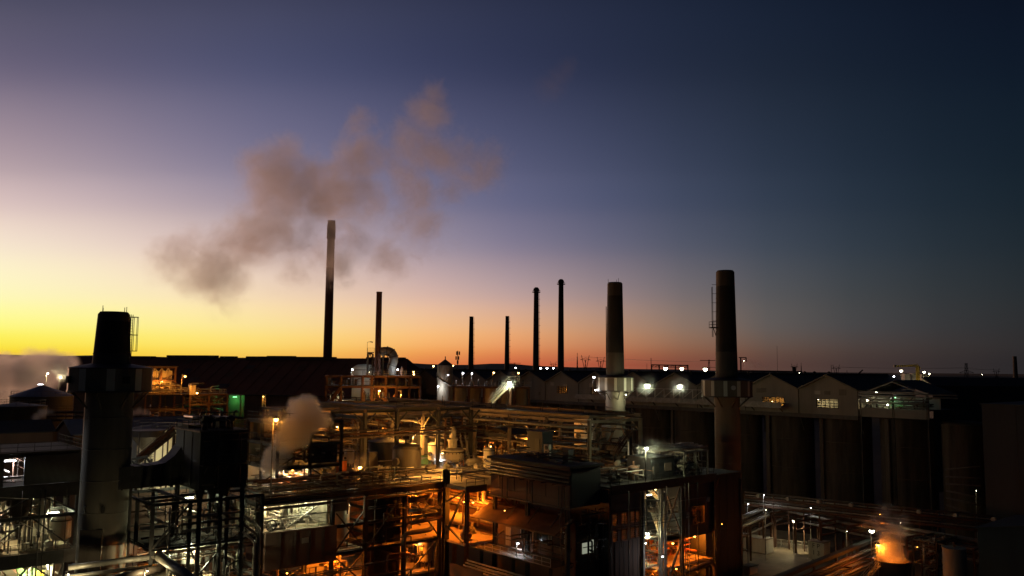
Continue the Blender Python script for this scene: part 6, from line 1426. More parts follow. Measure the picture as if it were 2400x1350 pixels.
def flat_frame(T, pxs, d0, d1, zs, mat, braces=True, w=.4):
    """a bent-by-bent steel deck standing square to the view at two depths"""
    for d in (d0, d1):
        for px in pxs:
            p = at(px, 870, d); T.beam('column', (p.x, p.y, GZ), (p.x, p.y, zs[-1]), w, mat)
        for z in zs:
            for a, b in zip(pxs, pxs[1:]):
                p, q = at(a, 870, d), at(b, 870, d); T.beam('beam', (p.x, p.y, z - .2), (q.x, q.y, z - .2), w * .9, mat)
    for px in pxs:
        p, q = at(px, 870, d0), at(px, 870, d1)
        for z in zs: T.beam('beam', (p.x, p.y, z - .25), (q.x, q.y, z - .25), w * .8, mat)
def flat_deck(T, px0, px1, d0, d1, z, mat, rails=True, rmat=None, th=.15):
    a, b, c, d = at(px0, 870, d0), at(px1, 870, d0), at(px1, 870, d1), at(px0, 870, d1)
    T.mb('deck', MB().prism([(q.x, q.y, z) for q in (a, b, c, d)], (0, 0, th)), mat)
    if rails:
        rail(T, [(q.x, q.y, z + th) for q in (d, a, b, c)], rmat or steel)
pxs = [765, 800, 850, 872, 905, 930, 960, 985]
flat_frame(E4, pxs, 218, 232, [zl, zm, zt], steel_red, w=.5)
flat_deck(E4, 850, 985, 217, 233, zt, grating, True, steel_pale); flat_deck(E4, 765, 985, 217, 233, zm, grating, True, steel); flat_deck(E4, 765, 985, 217, 233, zl, grating, False)
for a, b, z0_, z1_ in ((765, 800, zl, zm), (872, 905, zl, zm)):
    p, q = at(a, 870, 217.6), at(b, 870, 217.6); E4.bar('brace', (p.x, p.y, z0_), (q.x, q.y, z1_ - .4), .25, steel_red); E4.bar('brace', (p.x, p.y, z1_ - .4), (q.x, q.y, z0_), .25, steel_red)
p, q = at(765, 870, 217.3), at(800, 870, 217.3); E4.bar('brace', (p.x, p.y, zl - 2), (q.x, q.y, zm - .4), .7, steel_red)
# small high tower with lantern platform left of the gooseneck
for px in (861, 873, 897, 912):
    p = at(px, 870, 226); E4.beam('column', (p.x, p.y, zt), (p.x, p.y, at(px, 829, 226).z), .35, steel_pale)
for (a, b) in ((861, 873), (897, 912)):
    z = at(a, 829, 226).z; p, q = at(a, 829, 226), at(b, 829, 226); E4.beam('beam', (p.x, p.y, z), (q.x, q.y, z), .4, steel_red)
    z2 = z - 1.6; m_ = p.lerp(q, .5); E4.bar('brace', (p.x, p.y, z2), (m_.x, m_.y, z), .18, steel_red); E4.bar('brace', (q.x, q.y, z2), (m_.x, m_.y, z), .18, steel_red)
z = at(866, 827, 226).z; a, b = at(861, 870, 224.5), at(875, 870, 224.5); flat_deck(E4, 860, 876, 224.5, 227.5, z, grating, True, steel)
R_ = random.Random(17)
for k in range(46):
    px = R_.uniform(770, 980); d = R_.uniform(219, 231); z = R_.choice([zl, zm, zt if px > 850 else zm]); p = at(px, 870, d); h = R_.uniform(.8, 2.2); r = R_.uniform(.1, .5)
    o = E4.cyl('pipe_stub', (p.x, p.y, z + .15), (p.x, p.y, z + .15 + h), r, R_.choice(PM), 10)
    if R_.random() < .6:
        q = at(px + R_.uniform(-14, 14), 870, d); E4.mb('pipe', MB().tube(bend([(p.x, p.y, z + h), (p.x, p.y, z + h + .5), (q.x, q.y, z + h + .5)], .3), r * .6, 8), R_.choice(PM))
T = lamp(861, 800, 226, 'cool', 0.01, 'unlit lamp on a tall hooked pole above the gooseneck deck', 'unlit tall lamps', 'post', 4.8, (-.01, 0), r=.08) if False else None
p = at(861, 802, 226); T = Thing('hooked_pole', 'tall hooked pole rising above the little platform by the slim flue', 'pole', (p.x, p.y, z)); T.mb('pole', MB().tube([(p.x, p.y, z + .15), (p.x, p.y, p.z), (p.x + RX * .9, p.y + RY * .9, p.z + .15)], .06, 6), steel_pale); T.mb('head', MB().tube([(p.x + RX * .8, p.y + RY * .8, p.z + .12), (p.x + RX * 1.5, p.y + RY * 1.5, p.z)], .13, 6), steel)
p = at(853, 877, 240); T = vessel((p.x, p.y), 3.3, GZ, at(853, 853, 240).z, clad_pale, 'pale domed tank lit up behind the slim brown flue', legs=False, dome=.5, nozzle=False)
c = at(1043, 880, 250); T = flat_tank((c.x, c.y), 2.3, GZ, at(1043, 856, 250).z, tank_cream, 'tall tank with a conical roof standing before the left gables', None, .75, railing=False, roof=tank_dark, hoops=3)
T.cyl('finial', (c.x, c.y, at(1043, 856, 250).z + 1.6), (c.x, c.y, at(1043, 856, 250).z + 2.6), .15, steel_dark, 8)
m = MB(); pts = [(c.x + 2.45 * math.cos(2.0 + k * .2), c.y + 2.45 * math.sin(2.0 + k * .2), at(1043, 872, 250).z - k * .28) for k in range(22)]; m.tube(pts, .22, 4); T.mb('spiral_stair', m, steel_pale)
for px, py, d, col, pw, lb in ((889, 916, 212, 'orange', 1400, 'orange lamp on a short pole below the gooseneck duct'), (800, 925, 222, 'warm', 260, 'white lamp inside the left bay of the flue deck'), (905, 936, 226, 'orange', 800, 'orange lamp deep under the flue deck'), (850, 936, 226, 'orange', 500, 'orange lamp behind the slim brown flue under the deck'), (940, 925, 226, 'orange', 700, 'orange lamp under the right half of the flue deck')):
    lamp(px, py, d, col, pw, lb, 'orange plant lamps', 'post', 2.6, (.3, 0), r=.26 if px == 889 else .12, base_z=zl + .15 if py > 910 else None, shaded=False)
for px, py, d, lb in ((890, 850, 231, 'white lamp seen through the gooseneck duct'), (826, 866, 226, 'small white lamp at the left end of the upper flue deck'), (932, 866, 222, 'small white lamp right of the gooseneck duct'), (1027, 905, 246, 'white lamp beside the tall conical roofed tank')):
    lamp(px, py, d, 'cool', 200, lb, 'white plant lamps', 'post', 2.4, (.3, 0), r=.2, base_z=(zt + .15 if px in (890, 932) else zm + .15 if px == 826 else GZ), shaded=False)
lamp(866, 872, 231, 'warm', 110, 'floodlight below the pale domed tank behind the flue', 'white plant lamps', 'post', 1.5, (.2, 0), r=.1)
for px, py, lb in ((969, 871, 'upper'), (970, 877, 'lower')): lamp(px, py, 224, 'amber', 60, 'small amber lamp at the right end of the flue deck, %s of two' % lb, 'orange plant lamps', 'wall', 0, (-.4, 0), r=.2)

# lit railings and tank tops in front of the left gables
U = Thing('tank_top_deck', 'long railed deck of tank tops in front of the left gables', 'deck structure', at(1080, 930, 215))
pxs = [1065, 1100, 1135, 1170, 1205, 1240]
zt = at(1150, 906, 218).z
flat_frame(U, pxs, 214, 226, [zt], steel_red, w=.4); flat_deck(U, 1060, 1245, 213, 227, zt, grating, True, steel_pale)
for k in range(40):
    px = R_.uniform(1065, 1240); d = R_.uniform(214.5, 226); p = at(px, 870, d); U.cyl('pipe_stub', (p.x, p.y, zt + .15), (p.x, p.y, zt + R_.uniform(.5, 1.9)), R_.uniform(.06, .3), R_.choice(PM), 8)
for k, px in enumerate((1078, 1112, 1148, 1186, 1222)):
    c = at(px, 930, 219); flat_tank((c.x, c.y), 1.7, GZ, zt - .5, (tank_grey, concrete, tank_cream)[k % 3], 'digester tank under the railed deck, %s from the conical roofed tank' % ('first', 'second', 'third', 'fourth', 'fifth')[k], 'digester tanks', .02, railing=False, hoops=2)
for px, py, lb, h in ((1085, 874, 'left', 3.4), (1106, 875, 'right', 3.4)): lamp(px, py, 219, 'cool', 130, 'white lamp on a pole over the railed tank deck, %s of two' % lb, 'white plant lamps', 'post', h, (.25, 0), r=.22, base_z=zt + .15)
lamp(1050, 879, 219, 'cool', 150, 'little white lamp on a curved pole beside the conical roofed tank', 'white plant lamps', 'post', 3, (.5, 0), r=.14)
# inclined conveyor with the glaring lamp
p, q = at(1148, 942, 186), at(1196, 894, 188)
T = Thing('inclined_conveyor', 'pale railed conveyor stair climbing to a glaring white lamp', 'conveyor', p)
stairs(T, p, q, 1.6, (RX * .3 + VX, RY * .3 + VY, 0), steel_pale); T.mb('truss', MB().tube([p - Vector((0, 0, .7)), q - Vector((0, 0, .7))], .3, 4), tank_cream); T.mb('cover', MB().tube([p + Vector((VX, VY, .2)), q + Vector((VX, VY, .2))], .45, 8), clad_pale)
T.box('landing', q.x - 1.2, q.x + 1.8, q.y - 1.2, q.y + 1.2, q.z - .1, q.z, grating); rail(T, [(q.x - 1.1, q.y - 1.1, q.z), (q.x + 1.7, q.y - 1.1, q.z)], steel_pale)
for a in (p, q): T.beam('leg', (a.x + .2, a.y + .2, GZ), (a.x + .2, a.y + .2, a.z - .1), .35, steel_red)
lamp(1194, 897, 184, 'white', 700, 'glaring white lamp at the head of the pale conveyor stair', 'white plant lamps', 'post', 1.6, (.2, 0), r=.42, shaded=False)
lamp(1215, 874, 236, 'orange', 200, 'orange lamp on a pole between two gables right of the conveyor', 'orange plant lamps', 'post', 4, (.3, 0), r=.26)
lamp(1157, 873, 250, 'amber', 120, 'amber lamp between the gables left of the conveyor', 'orange plant lamps', 'post', 4, (.3, 0), r=.26)

# floodlit walkway in front of the gables
G = Thing('truss_walkway', 'floodlit truss walkway with pale railings in front of the gables', 'walkway', (185, 131, 36.3))
wz = 37.0
G.box('deck', 184.2, 186.0, 112, 182, wz, wz + .12, grating); G.box('girder', 184.0, 184.18, 112, 182, wz - 1.2, wz + .2, steel_pale)
rail(G, [(184.3, 112, wz + .12), (184.3, 182, wz + .12)], steel_pale, h=1.25)
for k in range(9):
    y = 135 + k * 3.2; G.bar('post', (184.1, y, wz + .2), (184.1, y, wz + 2.6), .16, white_skid)
    if k < 8: G.bar('brace', (184.1, y, wz + 2.5), (184.1, y + 3.2, wz + .3), .13, white_skid)
G.bar('top_chord', (184.1, 135, wz + 2.6), (184.1, 160.6, wz + 2.6), .16, white_skid)
for k in range(9): G.bar('bracket', (185.0, 114 + k * 8, wz - .1), (187.9, 114 + k * 8, wz - 2.2), .2, steel)
lamp(1517, 903, 183.0, 'white', 520, 'glaring floodlight on the truss walkway, nearer the middle collared stack', 'white plant lamps', 'post', 3.2, (.2, 0), r=.52, shaded=False)
lamp(1593, 905, 175.0, 'white', 480, 'glaring floodlight on the truss walkway, nearer the right collared stack', 'white plant lamps', 'post', 3.2, (.2, 0), r=.45, shaded=False)
lamp(1392, 884, 186, 'cool', 90, 'white lamp on a pole touching the collar of the middle stack', 'white plant lamps', 'post', 3.5, (.4, 0), r=.25)
lamp(1396, 914, 189, 'cool', 120, 'small white lamp low at the collar of the middle stack', 'white plant lamps', 'wall', 0, (-.4, .3), r=.18)
lamp(1467, 925, 186, 'white', 190, 'floodlight below the collar washing the base of the middle stack', 'white plant lamps', 'post', 2.5, (.3, 0), r=.12, shaded=False)
for px, py, col, pw, lb in ((1326, 913, 'orange', 260, 'orange lamp inside the small lit gable opening'), (1810, 940, 'amber', 260, 'amber lamp behind the first long gable window'), (1918, 937, 'warm', 200, 'white lamp behind the last long gable window')):
    p = atx(px, py, 190.6); lamp_at((p.x, p.y, p.z), col, pw, lb, 'gable house lamps', 'pendant', .6, r=.14, shaded=False)
# open lit gallery right of the last gable
gy1 = GY0 - GP / 2 - .3; gy0 = gy1 - 15.5
H_ = Thing('open_gallery', 'open lit gallery of pipes right of the last clad gable', 'building', (GX, gy0, GZ))
for y in (gy0 + .3, (gy0 + gy1) / 2, gy1 - .3): H_.beam('column', (GX, y, GZ), (GX, y, 40.3), .4, steel)
H_.box('fascia', GX - .1, GX + .1, gy0, gy1, 34.6, 36.6, clad_cream); H_.box('floor', GX, GX + 14, gy0, gy1, 36.4, 36.55, grating); H_.box('back_wall', GX + 6, GX + 6.2, gy0, gy1, 36.56, 39.2, clad_pale)
for z in (38.0, 38.7, 39.4, 40.0): H_.mb('pipe', MB().tube([(GX - .2, gy0 - 6 if z > 39 else gy0, z), (GX - .2, gy1, z)], .17, 8), pipe_pale)
H_.mb('roof_truss', MB().bar((GX, gy1, 39.6), (GX, (gy0 + gy1) / 2, 42.6), .2).bar((GX, gy0, 39.6), (GX, (gy0 + gy1) / 2, 42.6), .2).bar((GX, gy0, 40.3), (GX, gy1, 40.3), .2), steel_pale)
for s_, yy in ((-1, gy0), (1, gy1 - .02)): H_.mb('roof', MB().prism([(GX + 1, (gy0 + gy1) / 2 + s_ * .01, 42.8), (GX + 1, yy, 39.9), (GX + 1, yy, 40.1), (GX + 1, (gy0 + gy1) / 2 + s_ * .01, 43.0)], (13, 0, 0)), roof_dark)
for k in range(3): H_.bar('brace', (GX + .3, gy1 - 1 - k * 4, 36.6), (GX + .3, gy1 - 4 - k * 4, 39.2), .14, steel)
clutter(H_, GX + .3, GX + 5.6, gy0 + .5, gy1 - .5, 36.7, 39, 14, PM, .08, .25, seed=101); rail(H_, [(GX + .2, gy0, 36.6), (GX + .2, gy1, 36.6)], steel_pale)
for px, py, col, pw, lb in ((2054, 920, 'white', 130, 'bright white lamp at the middle of the open gallery'), (2100, 922, 'cool', 50, 'smaller white lamp right of the middle of the open gallery'), (2033, 938, 'warm', 90, 'warm lamp at the left end of the open gallery'), (2080, 948, 'white', 70, 'white lamp low in the open gallery'), (2098, 931, 'green', 130, 'green lamp in the open gallery')):
    p = atx(px, py, GX + .6); lamp_at((p.x, p.y, p.z), col, pw, lb, 'gallery lamps', 'pendant', .5, r=.2 if px < 2060 else .16)

# ------------------------------------------------------------------ far yard lights, gantries, crane
def far_lamp(px, py, d, col, lb, r=.7, pw=120, grp='far yard lamps'): lamp(px, py, d, col, pw if d > 300 else 380, lb, grp, 'post', 6, (.4, 0), r=r, base_z=GZ, shaded=d > 300)
for px, py, d, col, r, lb in ((1560, 863, 430, 'warm', .95, 'far warm lamp under the dark truss gantry, left of two'), (1598, 864, 430, 'warm', .85, 'far warm lamp under the dark truss gantry, right of two'), (1653, 865, 420, 'warm', 1.0, 'far warm lamp between the truss gantry and the right stack'),
        (1267, 863, 700, 'cool', .7, 'far white lamp right of the shorter ringed chimney'), (1282, 863, 705, 'cool', .8, 'far white lamp midway between the ringed chimneys'), (1297, 863, 710, 'cool', .6, 'far white lamp just left of the tallest ringed chimney'), (1209, 862, 750, 'cool', .7, 'far white lamp left of the shorter ringed chimney'),
        (1016, 858, 800, 'amber', .8, 'far pinkish lamp above the left end of the gables'), (1030, 857, 820, 'cool', .6, 'far white lamp left of the conical tank roof'), (1062, 857, 800, 'amber', .7, 'far amber lamp right of the conical tank roof'), (2095, 882, 620, 'cool', .6, 'far white lamp left of the yellow crane'),
        (112, 875, 292, 'warm', .3, 'small far lamp in the white steam at left'), (142, 884, 296, 'warm', .26, 'second small far lamp in the white steam at left'), (1743, 845, 900, 'warm', .5, 'faint far lamp on the hammerhead frame')):
    far_lamp(px, py, d, col, lb, r)
ORD = ['first', 'second', 'third', 'fourth', 'fifth', 'sixth', 'seventh', 'eighth', 'ninth', 'tenth']
for k, px in enumerate(sorted(R_.uniform(1020, 2350) for _ in range(10))):     # scattered town lights along the dark horizon band
    lamp(px, 869 + (px - 1200) * .009 + R_.uniform(-3, 4), R_.uniform(1500, 2600), R_.choice(['amber', 'warm', 'cool']), 10, 'tiny far light on the dark wooded horizon, %s from the left of ten' % ORD[k], 'distant town lights', 'post', 5, (.4, 0), r=R_.uniform(.5, .9), base_z=GZ)
p = at(95, 901, 260); lamp_at((p.x, p.y, p.z), 'cool', 60, 'small pale strip light on the dark domed tank', 'fluorescent battens', 'tube', 1.6, (RX, RY))
B1 = Thing('truss_gantry', 'dark flat topped truss gantry on the horizon', 'gantry', at(1527, 868, 620))
for px in (1527, 1545, 1565, 1583, 1612):
    p = at(px, 855, 620); B1.bar('leg', (p.x, p.y, GZ), (p.x, p.y, p.z), .7, steel_dark)
p, q = at(1526, 855, 620), at(1613, 856.5, 620); B1.mb('top_chord', MB().tube([p, q], .55, 4), steel_dark); p2, q2 = at(1526, 860, 620), at(1613, 861, 620); B1.mb('bottom_chord', MB().tube([p2, q2], .3, 4), steel_dark)
for k in range(10): B1.bar('brace', p2.lerp(q2, k / 10), p.lerp(q, (k + 1) / 10) if k % 2 else p.lerp(q, max(0, k - 1) / 10 + .1), .3, steel_dark)
B1.bar('mast', p, p + Vector((0, 0, 5)), .3, steel_dark)
B2 = Thing('hammerhead_frame', 'dark hammerhead frame just right of the right collared stack', 'crane', at(1735, 868, 700))
p = at(1736, 838, 700); B2.bar('mast', (p.x, p.y, GZ), (p.x, p.y, p.z), .8, steel_dark); a, b = at(1731, 838, 700), at(1749, 838, 700); B2.bar('jib', a, b, .7, steel_dark); B2.bar('hanger', b, b - Vector((0, 0, 3.5)), .5, steel_dark); B2.bar('brace', at(1749, 839, 700), at(1735, 852, 700), .4, steel_dark)
B3 = Thing('long_conveyor', 'dark flat conveyor on short legs running right of the right stack', 'conveyor', at(1780, 870, 500))
p, q = at(1730, 869, 520), at(1880, 871.5, 500); B3.mb('gallery', MB().tube([p, q], .7, 4), steel_dark)
for k in range(6): t = p.lerp(q, (k + .5) / 6); B3.beam('leg', (t.x, t.y, GZ), (t.x, t.y, t.z - .5), .7, steel_dark); B3.mb('knee', MB().bar((t.x - 1.2 * RX, t.y - 1.2 * RY, t.z - .4), (t.x, t.y, t.z - 2.2), .35).bar((t.x + 1.2 * RX, t.y + 1.2 * RY, t.z - .4), (t.x, t.y, t.z - 2.2), .35), steel_dark)
CR = Thing('gantry_crane', 'yellow lit crane with a long boom on the right horizon', 'crane', (lambda q: (q.x, q.y, GZ))(at(2150, 880, 640)))
def cq(px, py): return at(px, py, 640)
CR.mb('boom', MB().tube([cq(2098, 858), cq(2150, 857.5)], .95, 4), yellow_paint); CR.bar('leg', (cq(2152, 870).x, cq(2152, 870).y, GZ), cq(2152, 858), 1.6, yellow_paint); CR.bar('leg', (cq(2146, 870).x, cq(2146, 870).y, GZ), cq(2148, 858), .9, yellow_paint); CR.bar('counterweight', cq(2095, 858), cq(2099, 858), 1.8, steel_dark)
CR.bar('stay', cq(2150, 853), cq(2120, 857), .3, yellow_paint); CR.bar('backstay', cq(2150, 853), cq(2158, 864), .3, yellow_paint)
for k, (a, b, h) in enumerate(((2120, 2134, 876), (2138, 2146, 875), (2160, 2178, 877))):
    p, q = cq(a, h), cq(b, h); CR.mb('cabin', MB().prism([(p.x, p.y, GZ), (q.x, q.y, GZ), (q.x, q.y, p.z), (p.x, p.y, p.z)], (VX * 5, VY * 5, 0)), tank_cream)
for px, py, r, pw, lb in ((2112, 869, 1.0, 2600, 'far white floodlight at the left of the yellow crane'), (2166, 872, .8, 1600, 'far white floodlight right of the yellow crane'), (2178, 876, .5, 500, 'far white lamp furthest right beside the yellow crane')): lamp(px, py, 628, 'warm', pw * .5, lb, 'far yard lamps', 'post', 6, (.4, 0), r=r, base_z=GZ)
p = at(2015, 868, 700); T = Thing('tilted_boom', 'small dark tilted boom on the horizon left of the yellow crane', 'crane', (p.x, p.y, GZ)); T.bar('mast', (p.x, p.y, GZ), at(2015, 874, 700), .6, steel_dark); T.bar('boom', at(2009, 878, 700), at(2022, 867, 700), .9, steel_dark)
# low dark sheds far right with faint windows
p = at(2200, 905, 260); T = Thing('long_dark_shed', 'long dark shed at far right with a few faint windows', 'building', (p.x, p.y, GZ))
a, b = at(2185, 905, 265), at(2480, 912, 262)
T.mb('wall', MB().prism([(a.x, a.y, GZ), (b.x, b.y, GZ), (b.x, b.y, a.z), (a.x, a.y, a.z)], (VX * 14, VY * 14, 0)), clad_dark); T.mb('roof', MB().prism([(a.x - VX * .5, a.y - VY * .5, a.z + .02), (b.x - VX * .5, b.y - VY * .5, a.z + .02), (b.x + VX * 7, b.y + VY * 7, a.z + 2.6), (a.x + VX * 7, a.y + VY * 7, a.z + 2.6)], (0, 0, .2)), roof_dark)
faint = make_emit('faint_window_glow', (1, .95, .75), .10)
for px, w_ in ((2293, 6), (2323, 4), (2352, 6), (2376, 3)):
    p, q = at(px, 934, 264.6), at(px + w_, 934, 264.6); T.mb('window', MB().prism([p, q, q + Vector((0, 0, .7)), p + Vector((0, 0, .7))], (VX * .1, VY * .1, 0)), faint)
# big dark block and pale silo at right edge
p = at(2300, 940, 165); T = Thing('tall_dark_block', 'huge dark windowless block at the right edge', 'building', (p.x, p.y, GZ)); zt = at(2300, 948, 165).z; T.box('wall', p.x, p.x + 40, p.y - 30, p.y, GZ, zt, clad_dark); T.box('roof', p.x - .3, p.x + 40.3, p.y - 30.3, p.y + .3, zt + .01, zt + .2, roof_dark)
for k in range(4): T.box('panel_seam', p.x - .05, p.x - .005, p.y - 6 - k * 7, p.y - 5.9 - k * 7, GZ, zt - .1, steel_dark)
c = at(2262, 1100, 186); T = vessel((c.x, c.y), 4.4, GZ, at(2262, 985, 186).z, silo_mat, 'dim pale cylindrical tower half hidden by the dark block at right', legs=False, dome=.2, nozzle=False, name='cooling_tower'); 
for k in range(6):
    z = at(2262, 1085 + k * 22, 180).z; q0, q1 = at(2215, 1100, 178), at(2298, 1100, 172); T.mb('pipe', MB().tube([(q0.x, q0.y, z - 1.2 + k * .5), (q1.x, q1.y, z + .2 * (-1) ** k)], .16, 8), pipe_dark)
lamp(2288, 1150, 176, 'warm', 22, 'lamp lighting the dim pale tower at right', 'white plant lamps', 'post', 5, (.3, 0), r=.08)

# ================================================================== lower right yard
A_ = Thing('yard_apron', None, None, (150, 100, GZ), None, 'structure')
v = [(q.x, q.y, GZ + .012) for q in (atz(1640, 1420, GZ), atz(1905, 1330, GZ), atz(1900, 1252, GZ), atz(1770, 1236, GZ), atz(1690, 1300, GZ))]
A_.put('paving', finish(v, [tuple(range(5))], apron, 'paving'))
R2 = Thing('pipe_rack', 'long low pipe rack of many parallel pipes crossing the yard at right', 'pipe rack', (165, 100, GZ))
zr = 14.6
c0, c1, c2 = atz(1685, 1243, zr), atz(1806, 1192, zr), atz(2420, 1300, zr)
dirA = (c1 - c0).normalized(); dirB = (c2 - c1).normalized(); nA = Vector((-dirA.y, dirA.x, 0)); nB = Vector((dirB.y, -dirB.x, 0))
if nB.dot(Vector((VX, VY, 0))) > 0: nB = -nB
if nA.dot(Vector((VX, VY, 0))) < 0: nA = -nA
for k in range(11):
    z = zr + (.9 if k % 3 == 0 else 0) - (1.6 if k % 4 == 2 else 0); o = k * .62; r = (.22, .14, .18, .26, .12)[k % 5]
    pts = [c0 - nA * o * .5, c1 - nA * o * .5 + nB * o * .1, c2 + nB * o]
    jog = c1.lerp(c2, .45 + .03 * k) + nB * o
    if k in (0, 6): pts = [c0 - nA * o * .5, c1 + nB * o * .3, jog, jog + Vector((0, 0, .9)), jog + dirB * 1.2 + Vector((0, 0, .9)), jog + dirB * 1.2, c2 + nB * o]
    pts = [Vector((q.x, q.y, z + (q.z - zr))) for q in pts]
    pipe(R2, pts, r, (pipe_pale, pipe_dark, steel_red, pipe_pale, pipe_dark)[k % 5])
L_ = (c2 - c1).length; n = 9
for k in range(n + 1):
    b = c1 + dirB * (L_ * k / n); e = b + nB * 7.2
    for q in (b, e): R2.beam('column', (q.x, q.y, GZ), (q.x, q.y, zr + .6), .35, steel_red)
    for dz in (-.35, .55, -2.0): R2.beam('cross_beam', (b.x, b.y, zr + dz), (e.x, e.y, zr + dz), .3, steel_red)
L_ = (c1 - c0).length
for k in range(4):
    b = c0 + dirA * (L_ * k / 4); e = b - nA * 3.4
    for q in (b, e): R2.beam('column', (q.x, q.y, GZ), (q.x, q.y, zr - .3), .3, steel_red)
    R2.beam('cross_beam', (b.x, b.y, zr - .35), (e.x, e.y, zr - .35), .3, steel_red)
# second tier behind, nearer the silos
R3 = Thing('silo_pipe_run', 'dark pipes and valves running along the foot of the silos', 'pipework', (178, 100, GZ))
for k in range(6):
    a, b = at(1745, 1150 + k * 6, 186 - k), at(2330, 1215 + k * 7, 158 - k); zz = (a.z + b.z) / 2
    pipe(R3, [(a.x, a.y, zz), ((a.x + b.x) / 2, (a.y + b.y) / 2, zz), (b.x, b.y, zz)], (.2, .13, .28)[k % 3], (pipe_dark, pipe_pale, steel_red)[k % 3])
for k in range(16):
    t = k / 15; a = at(1745, 1170, 184).lerp(at(2330, 1230, 157), t); R3.bar('stanchion', (a.x, a.y, GZ), (a.x, a.y, a.z + 1.2), .22, steel_red)
    if k % 2: R3.cyl('valve', (a.x - .4, a.y, a.z + 1.0), (a.x + .4, a.y, a.z + 1.0), .4, tank_cream, 12)
for px, py, pw, lb in ((1753, 1181, 60, 'left'), (1790, 1160, 110, 'second'), (1900, 1190, 60, 'third')):
    lamp(px, py, 178, 'cool', pw, 'small cold lamp among the pipes by the silos, %s of three' % lb, 'white plant lamps', 'post', 3, (.2, 0), r=.13)
lamp(2062, 1205, 166, 'deep', 130, 'dim red orange lamp among the pipes below the open gallery', 'orange plant lamps', 'post', 2, (.2, 0), r=.1)
lamp(1861, 1221, 176, 'warm', 700, 'pinkish white lamp on a pole lighting the concrete yard', 'white plant lamps', 'post', 6, (.3, 0), r=.33, base_z=GZ)
lamp(2043, 1244, 150, 'white', 45, 'glaring white lamp above the steaming open tank', 'white plant lamps', 'post', 6, (.3, 0), r=.40, base_z=GZ)
lamp(1795, 1195, 168, 'warm', 110, 'unseen warm lamp behind the yard container', 'white plant lamps', 'post', 5, (.3, 0), r=.08, base_z=GZ)  # unseen lamp set behind the container
# containers, tank stand, rails in the yard
p = atz(1772, 1292, GZ); T = Thing('white_container', 'pale ribbed container standing in the lit yard', 'container', (p.x, p.y, GZ)); T.box('body', p.x - 1.4, p.x + 1.4, p.y - 3.2, p.y + 3.2, GZ + .15, GZ + 2.9, white_skid)
for k in range(9): T.box('rib', p.x - 1.48, p.x - 1.405, p.y - 3 + k * .72, p.y - 2.86 + k * .72, GZ + .2, GZ + 2.8, white_skid)
T.box('lid', p.x - 1.5, p.x + 1.5, p.y - 3.3, p.y + 3.3, GZ + 2.91, GZ + 3.0, tank_cream)
for s_ in (-2.6, 2.6): T.box('skid', p.x - 1.3, p.x + 1.3, p.y + s_ - .2, p.y + s_ + .2, GZ + .012, GZ + .15, steel)
p = atz(1757, 1345, GZ); T = Thing('small_skip', 'small white skip at the lower edge of the yard', 'skip', (p.x, p.y, GZ)); T.mb('body', MB().prism([(p.x - 1.1, p.y - .9, GZ + .2), (p.x + 1.1, p.y - .9, GZ + .2), (p.x + 1.4, p.y - .9, GZ + 1.5), (p.x - 1.4, p.y - .9, GZ + 1.5)], (0, 1.8, 0)), white_skid); T.box('rim', p.x - 1.5, p.x + 1.5, p.y - 1.0, p.y + 1.0, GZ + 1.51, GZ + 1.6, steel)
p = atz(1913, 1312, GZ); T = Thing('stencilled_bin', 'brown box bin stencilled FP 13 at the edge of the yard', 'bin', (p.x, p.y, GZ)); w = 3.3
T.box('body', p.x, p.x + 2.4, p.y - w / 2, p.y + w / 2, GZ + .012, GZ + 3.4, tank_cream); T.box('rim', p.x - .1, p.x + 2.5, p.y - w / 2 - .1, p.y + w / 2 + .1, GZ + 3.41, GZ + 3.52, steel_red)
def stencil(T, s, c, size):
    cu = bpy.data.curves.new('stencil', 'FONT'); cu.body = s; cu.size = size; cu.extrude = .006; cu.align_x = 'CENTER'; cu.align_y = 'CENTER'; cu.materials.append(ink); cu.space_character = 1.6
    tmp = bpy.data.objects.new('tmp', cu); COL.objects.link(tmp); dg = bpy.context.evaluated_depsgraph_get(); me = bpy.data.meshes.new_from_object(tmp.evaluated_get(dg)); bpy.data.objects.remove(tmp)
    T.put('lettering', me, Matrix.Translation(c) @ Matrix.Rotation(-math.pi / 2, 4, 'Z') @ Matrix.Rotation(math.pi / 2, 4, 'X'))
stencil(T, 'FP', (p.x - .012, p.y, GZ + 2.6), 1.25); stencil(T, '13', (p.x - .012, p.y, GZ + 1.3), 1.25)
YR = Thing('yard_rail', 'low pipe barrier along the back of the lit yard', 'barrier', atz(1800, 1262, GZ)); a, b = atz(1690, 1268, GZ), atz(1905, 1288, GZ)
for k in range(10): q = a.lerp(b, k / 9); YR.bar('post', (q.x, q.y, GZ + .012), (q.x, q.y, GZ + 1.4), .16, steel_pale)
for z in (.75, 1.4): YR.bar('bar', (a.x, a.y, GZ + z), (b.x, b.y, GZ + z), .14, steel_pale)
FG = Thing('cage_stand', 'thin steel cage stand at the near left of the yard', 'stand', atz(1735, 1330, GZ)); q = atz(1735, 1330, GZ)
frame(FG, [q.x, q.x + 2.6], [q.y, q.y + 3.2], [GZ + .02, GZ + 3, GZ + 6], .16, .16, steel_pale)
T = Thing('drying_rack', 'upright rack of pale pipes lit orange beside the orange room', 'pipe rack', atz(1690, 1330, GZ)); q = at(1691, 1308, 150)
for k in range(6): T.bar('pipe', (q.x, q.y - k * .35, q.z - 2.6), (q.x, q.y - k * .35, q.z + 2.2), .16, tank_cream)
for z in (-2.6, 2.2): T.bar('rail', (q.x, q.y + .3, q.z + z), (q.x, q.y - 2.1, q.z + z), .2, steel_red)
for s_ in (.2, -2.0): T.bar('leg', (q.x, q.y + s_, GZ), (q.x, q.y + s_, q.z - 2.6), .2, steel_red)
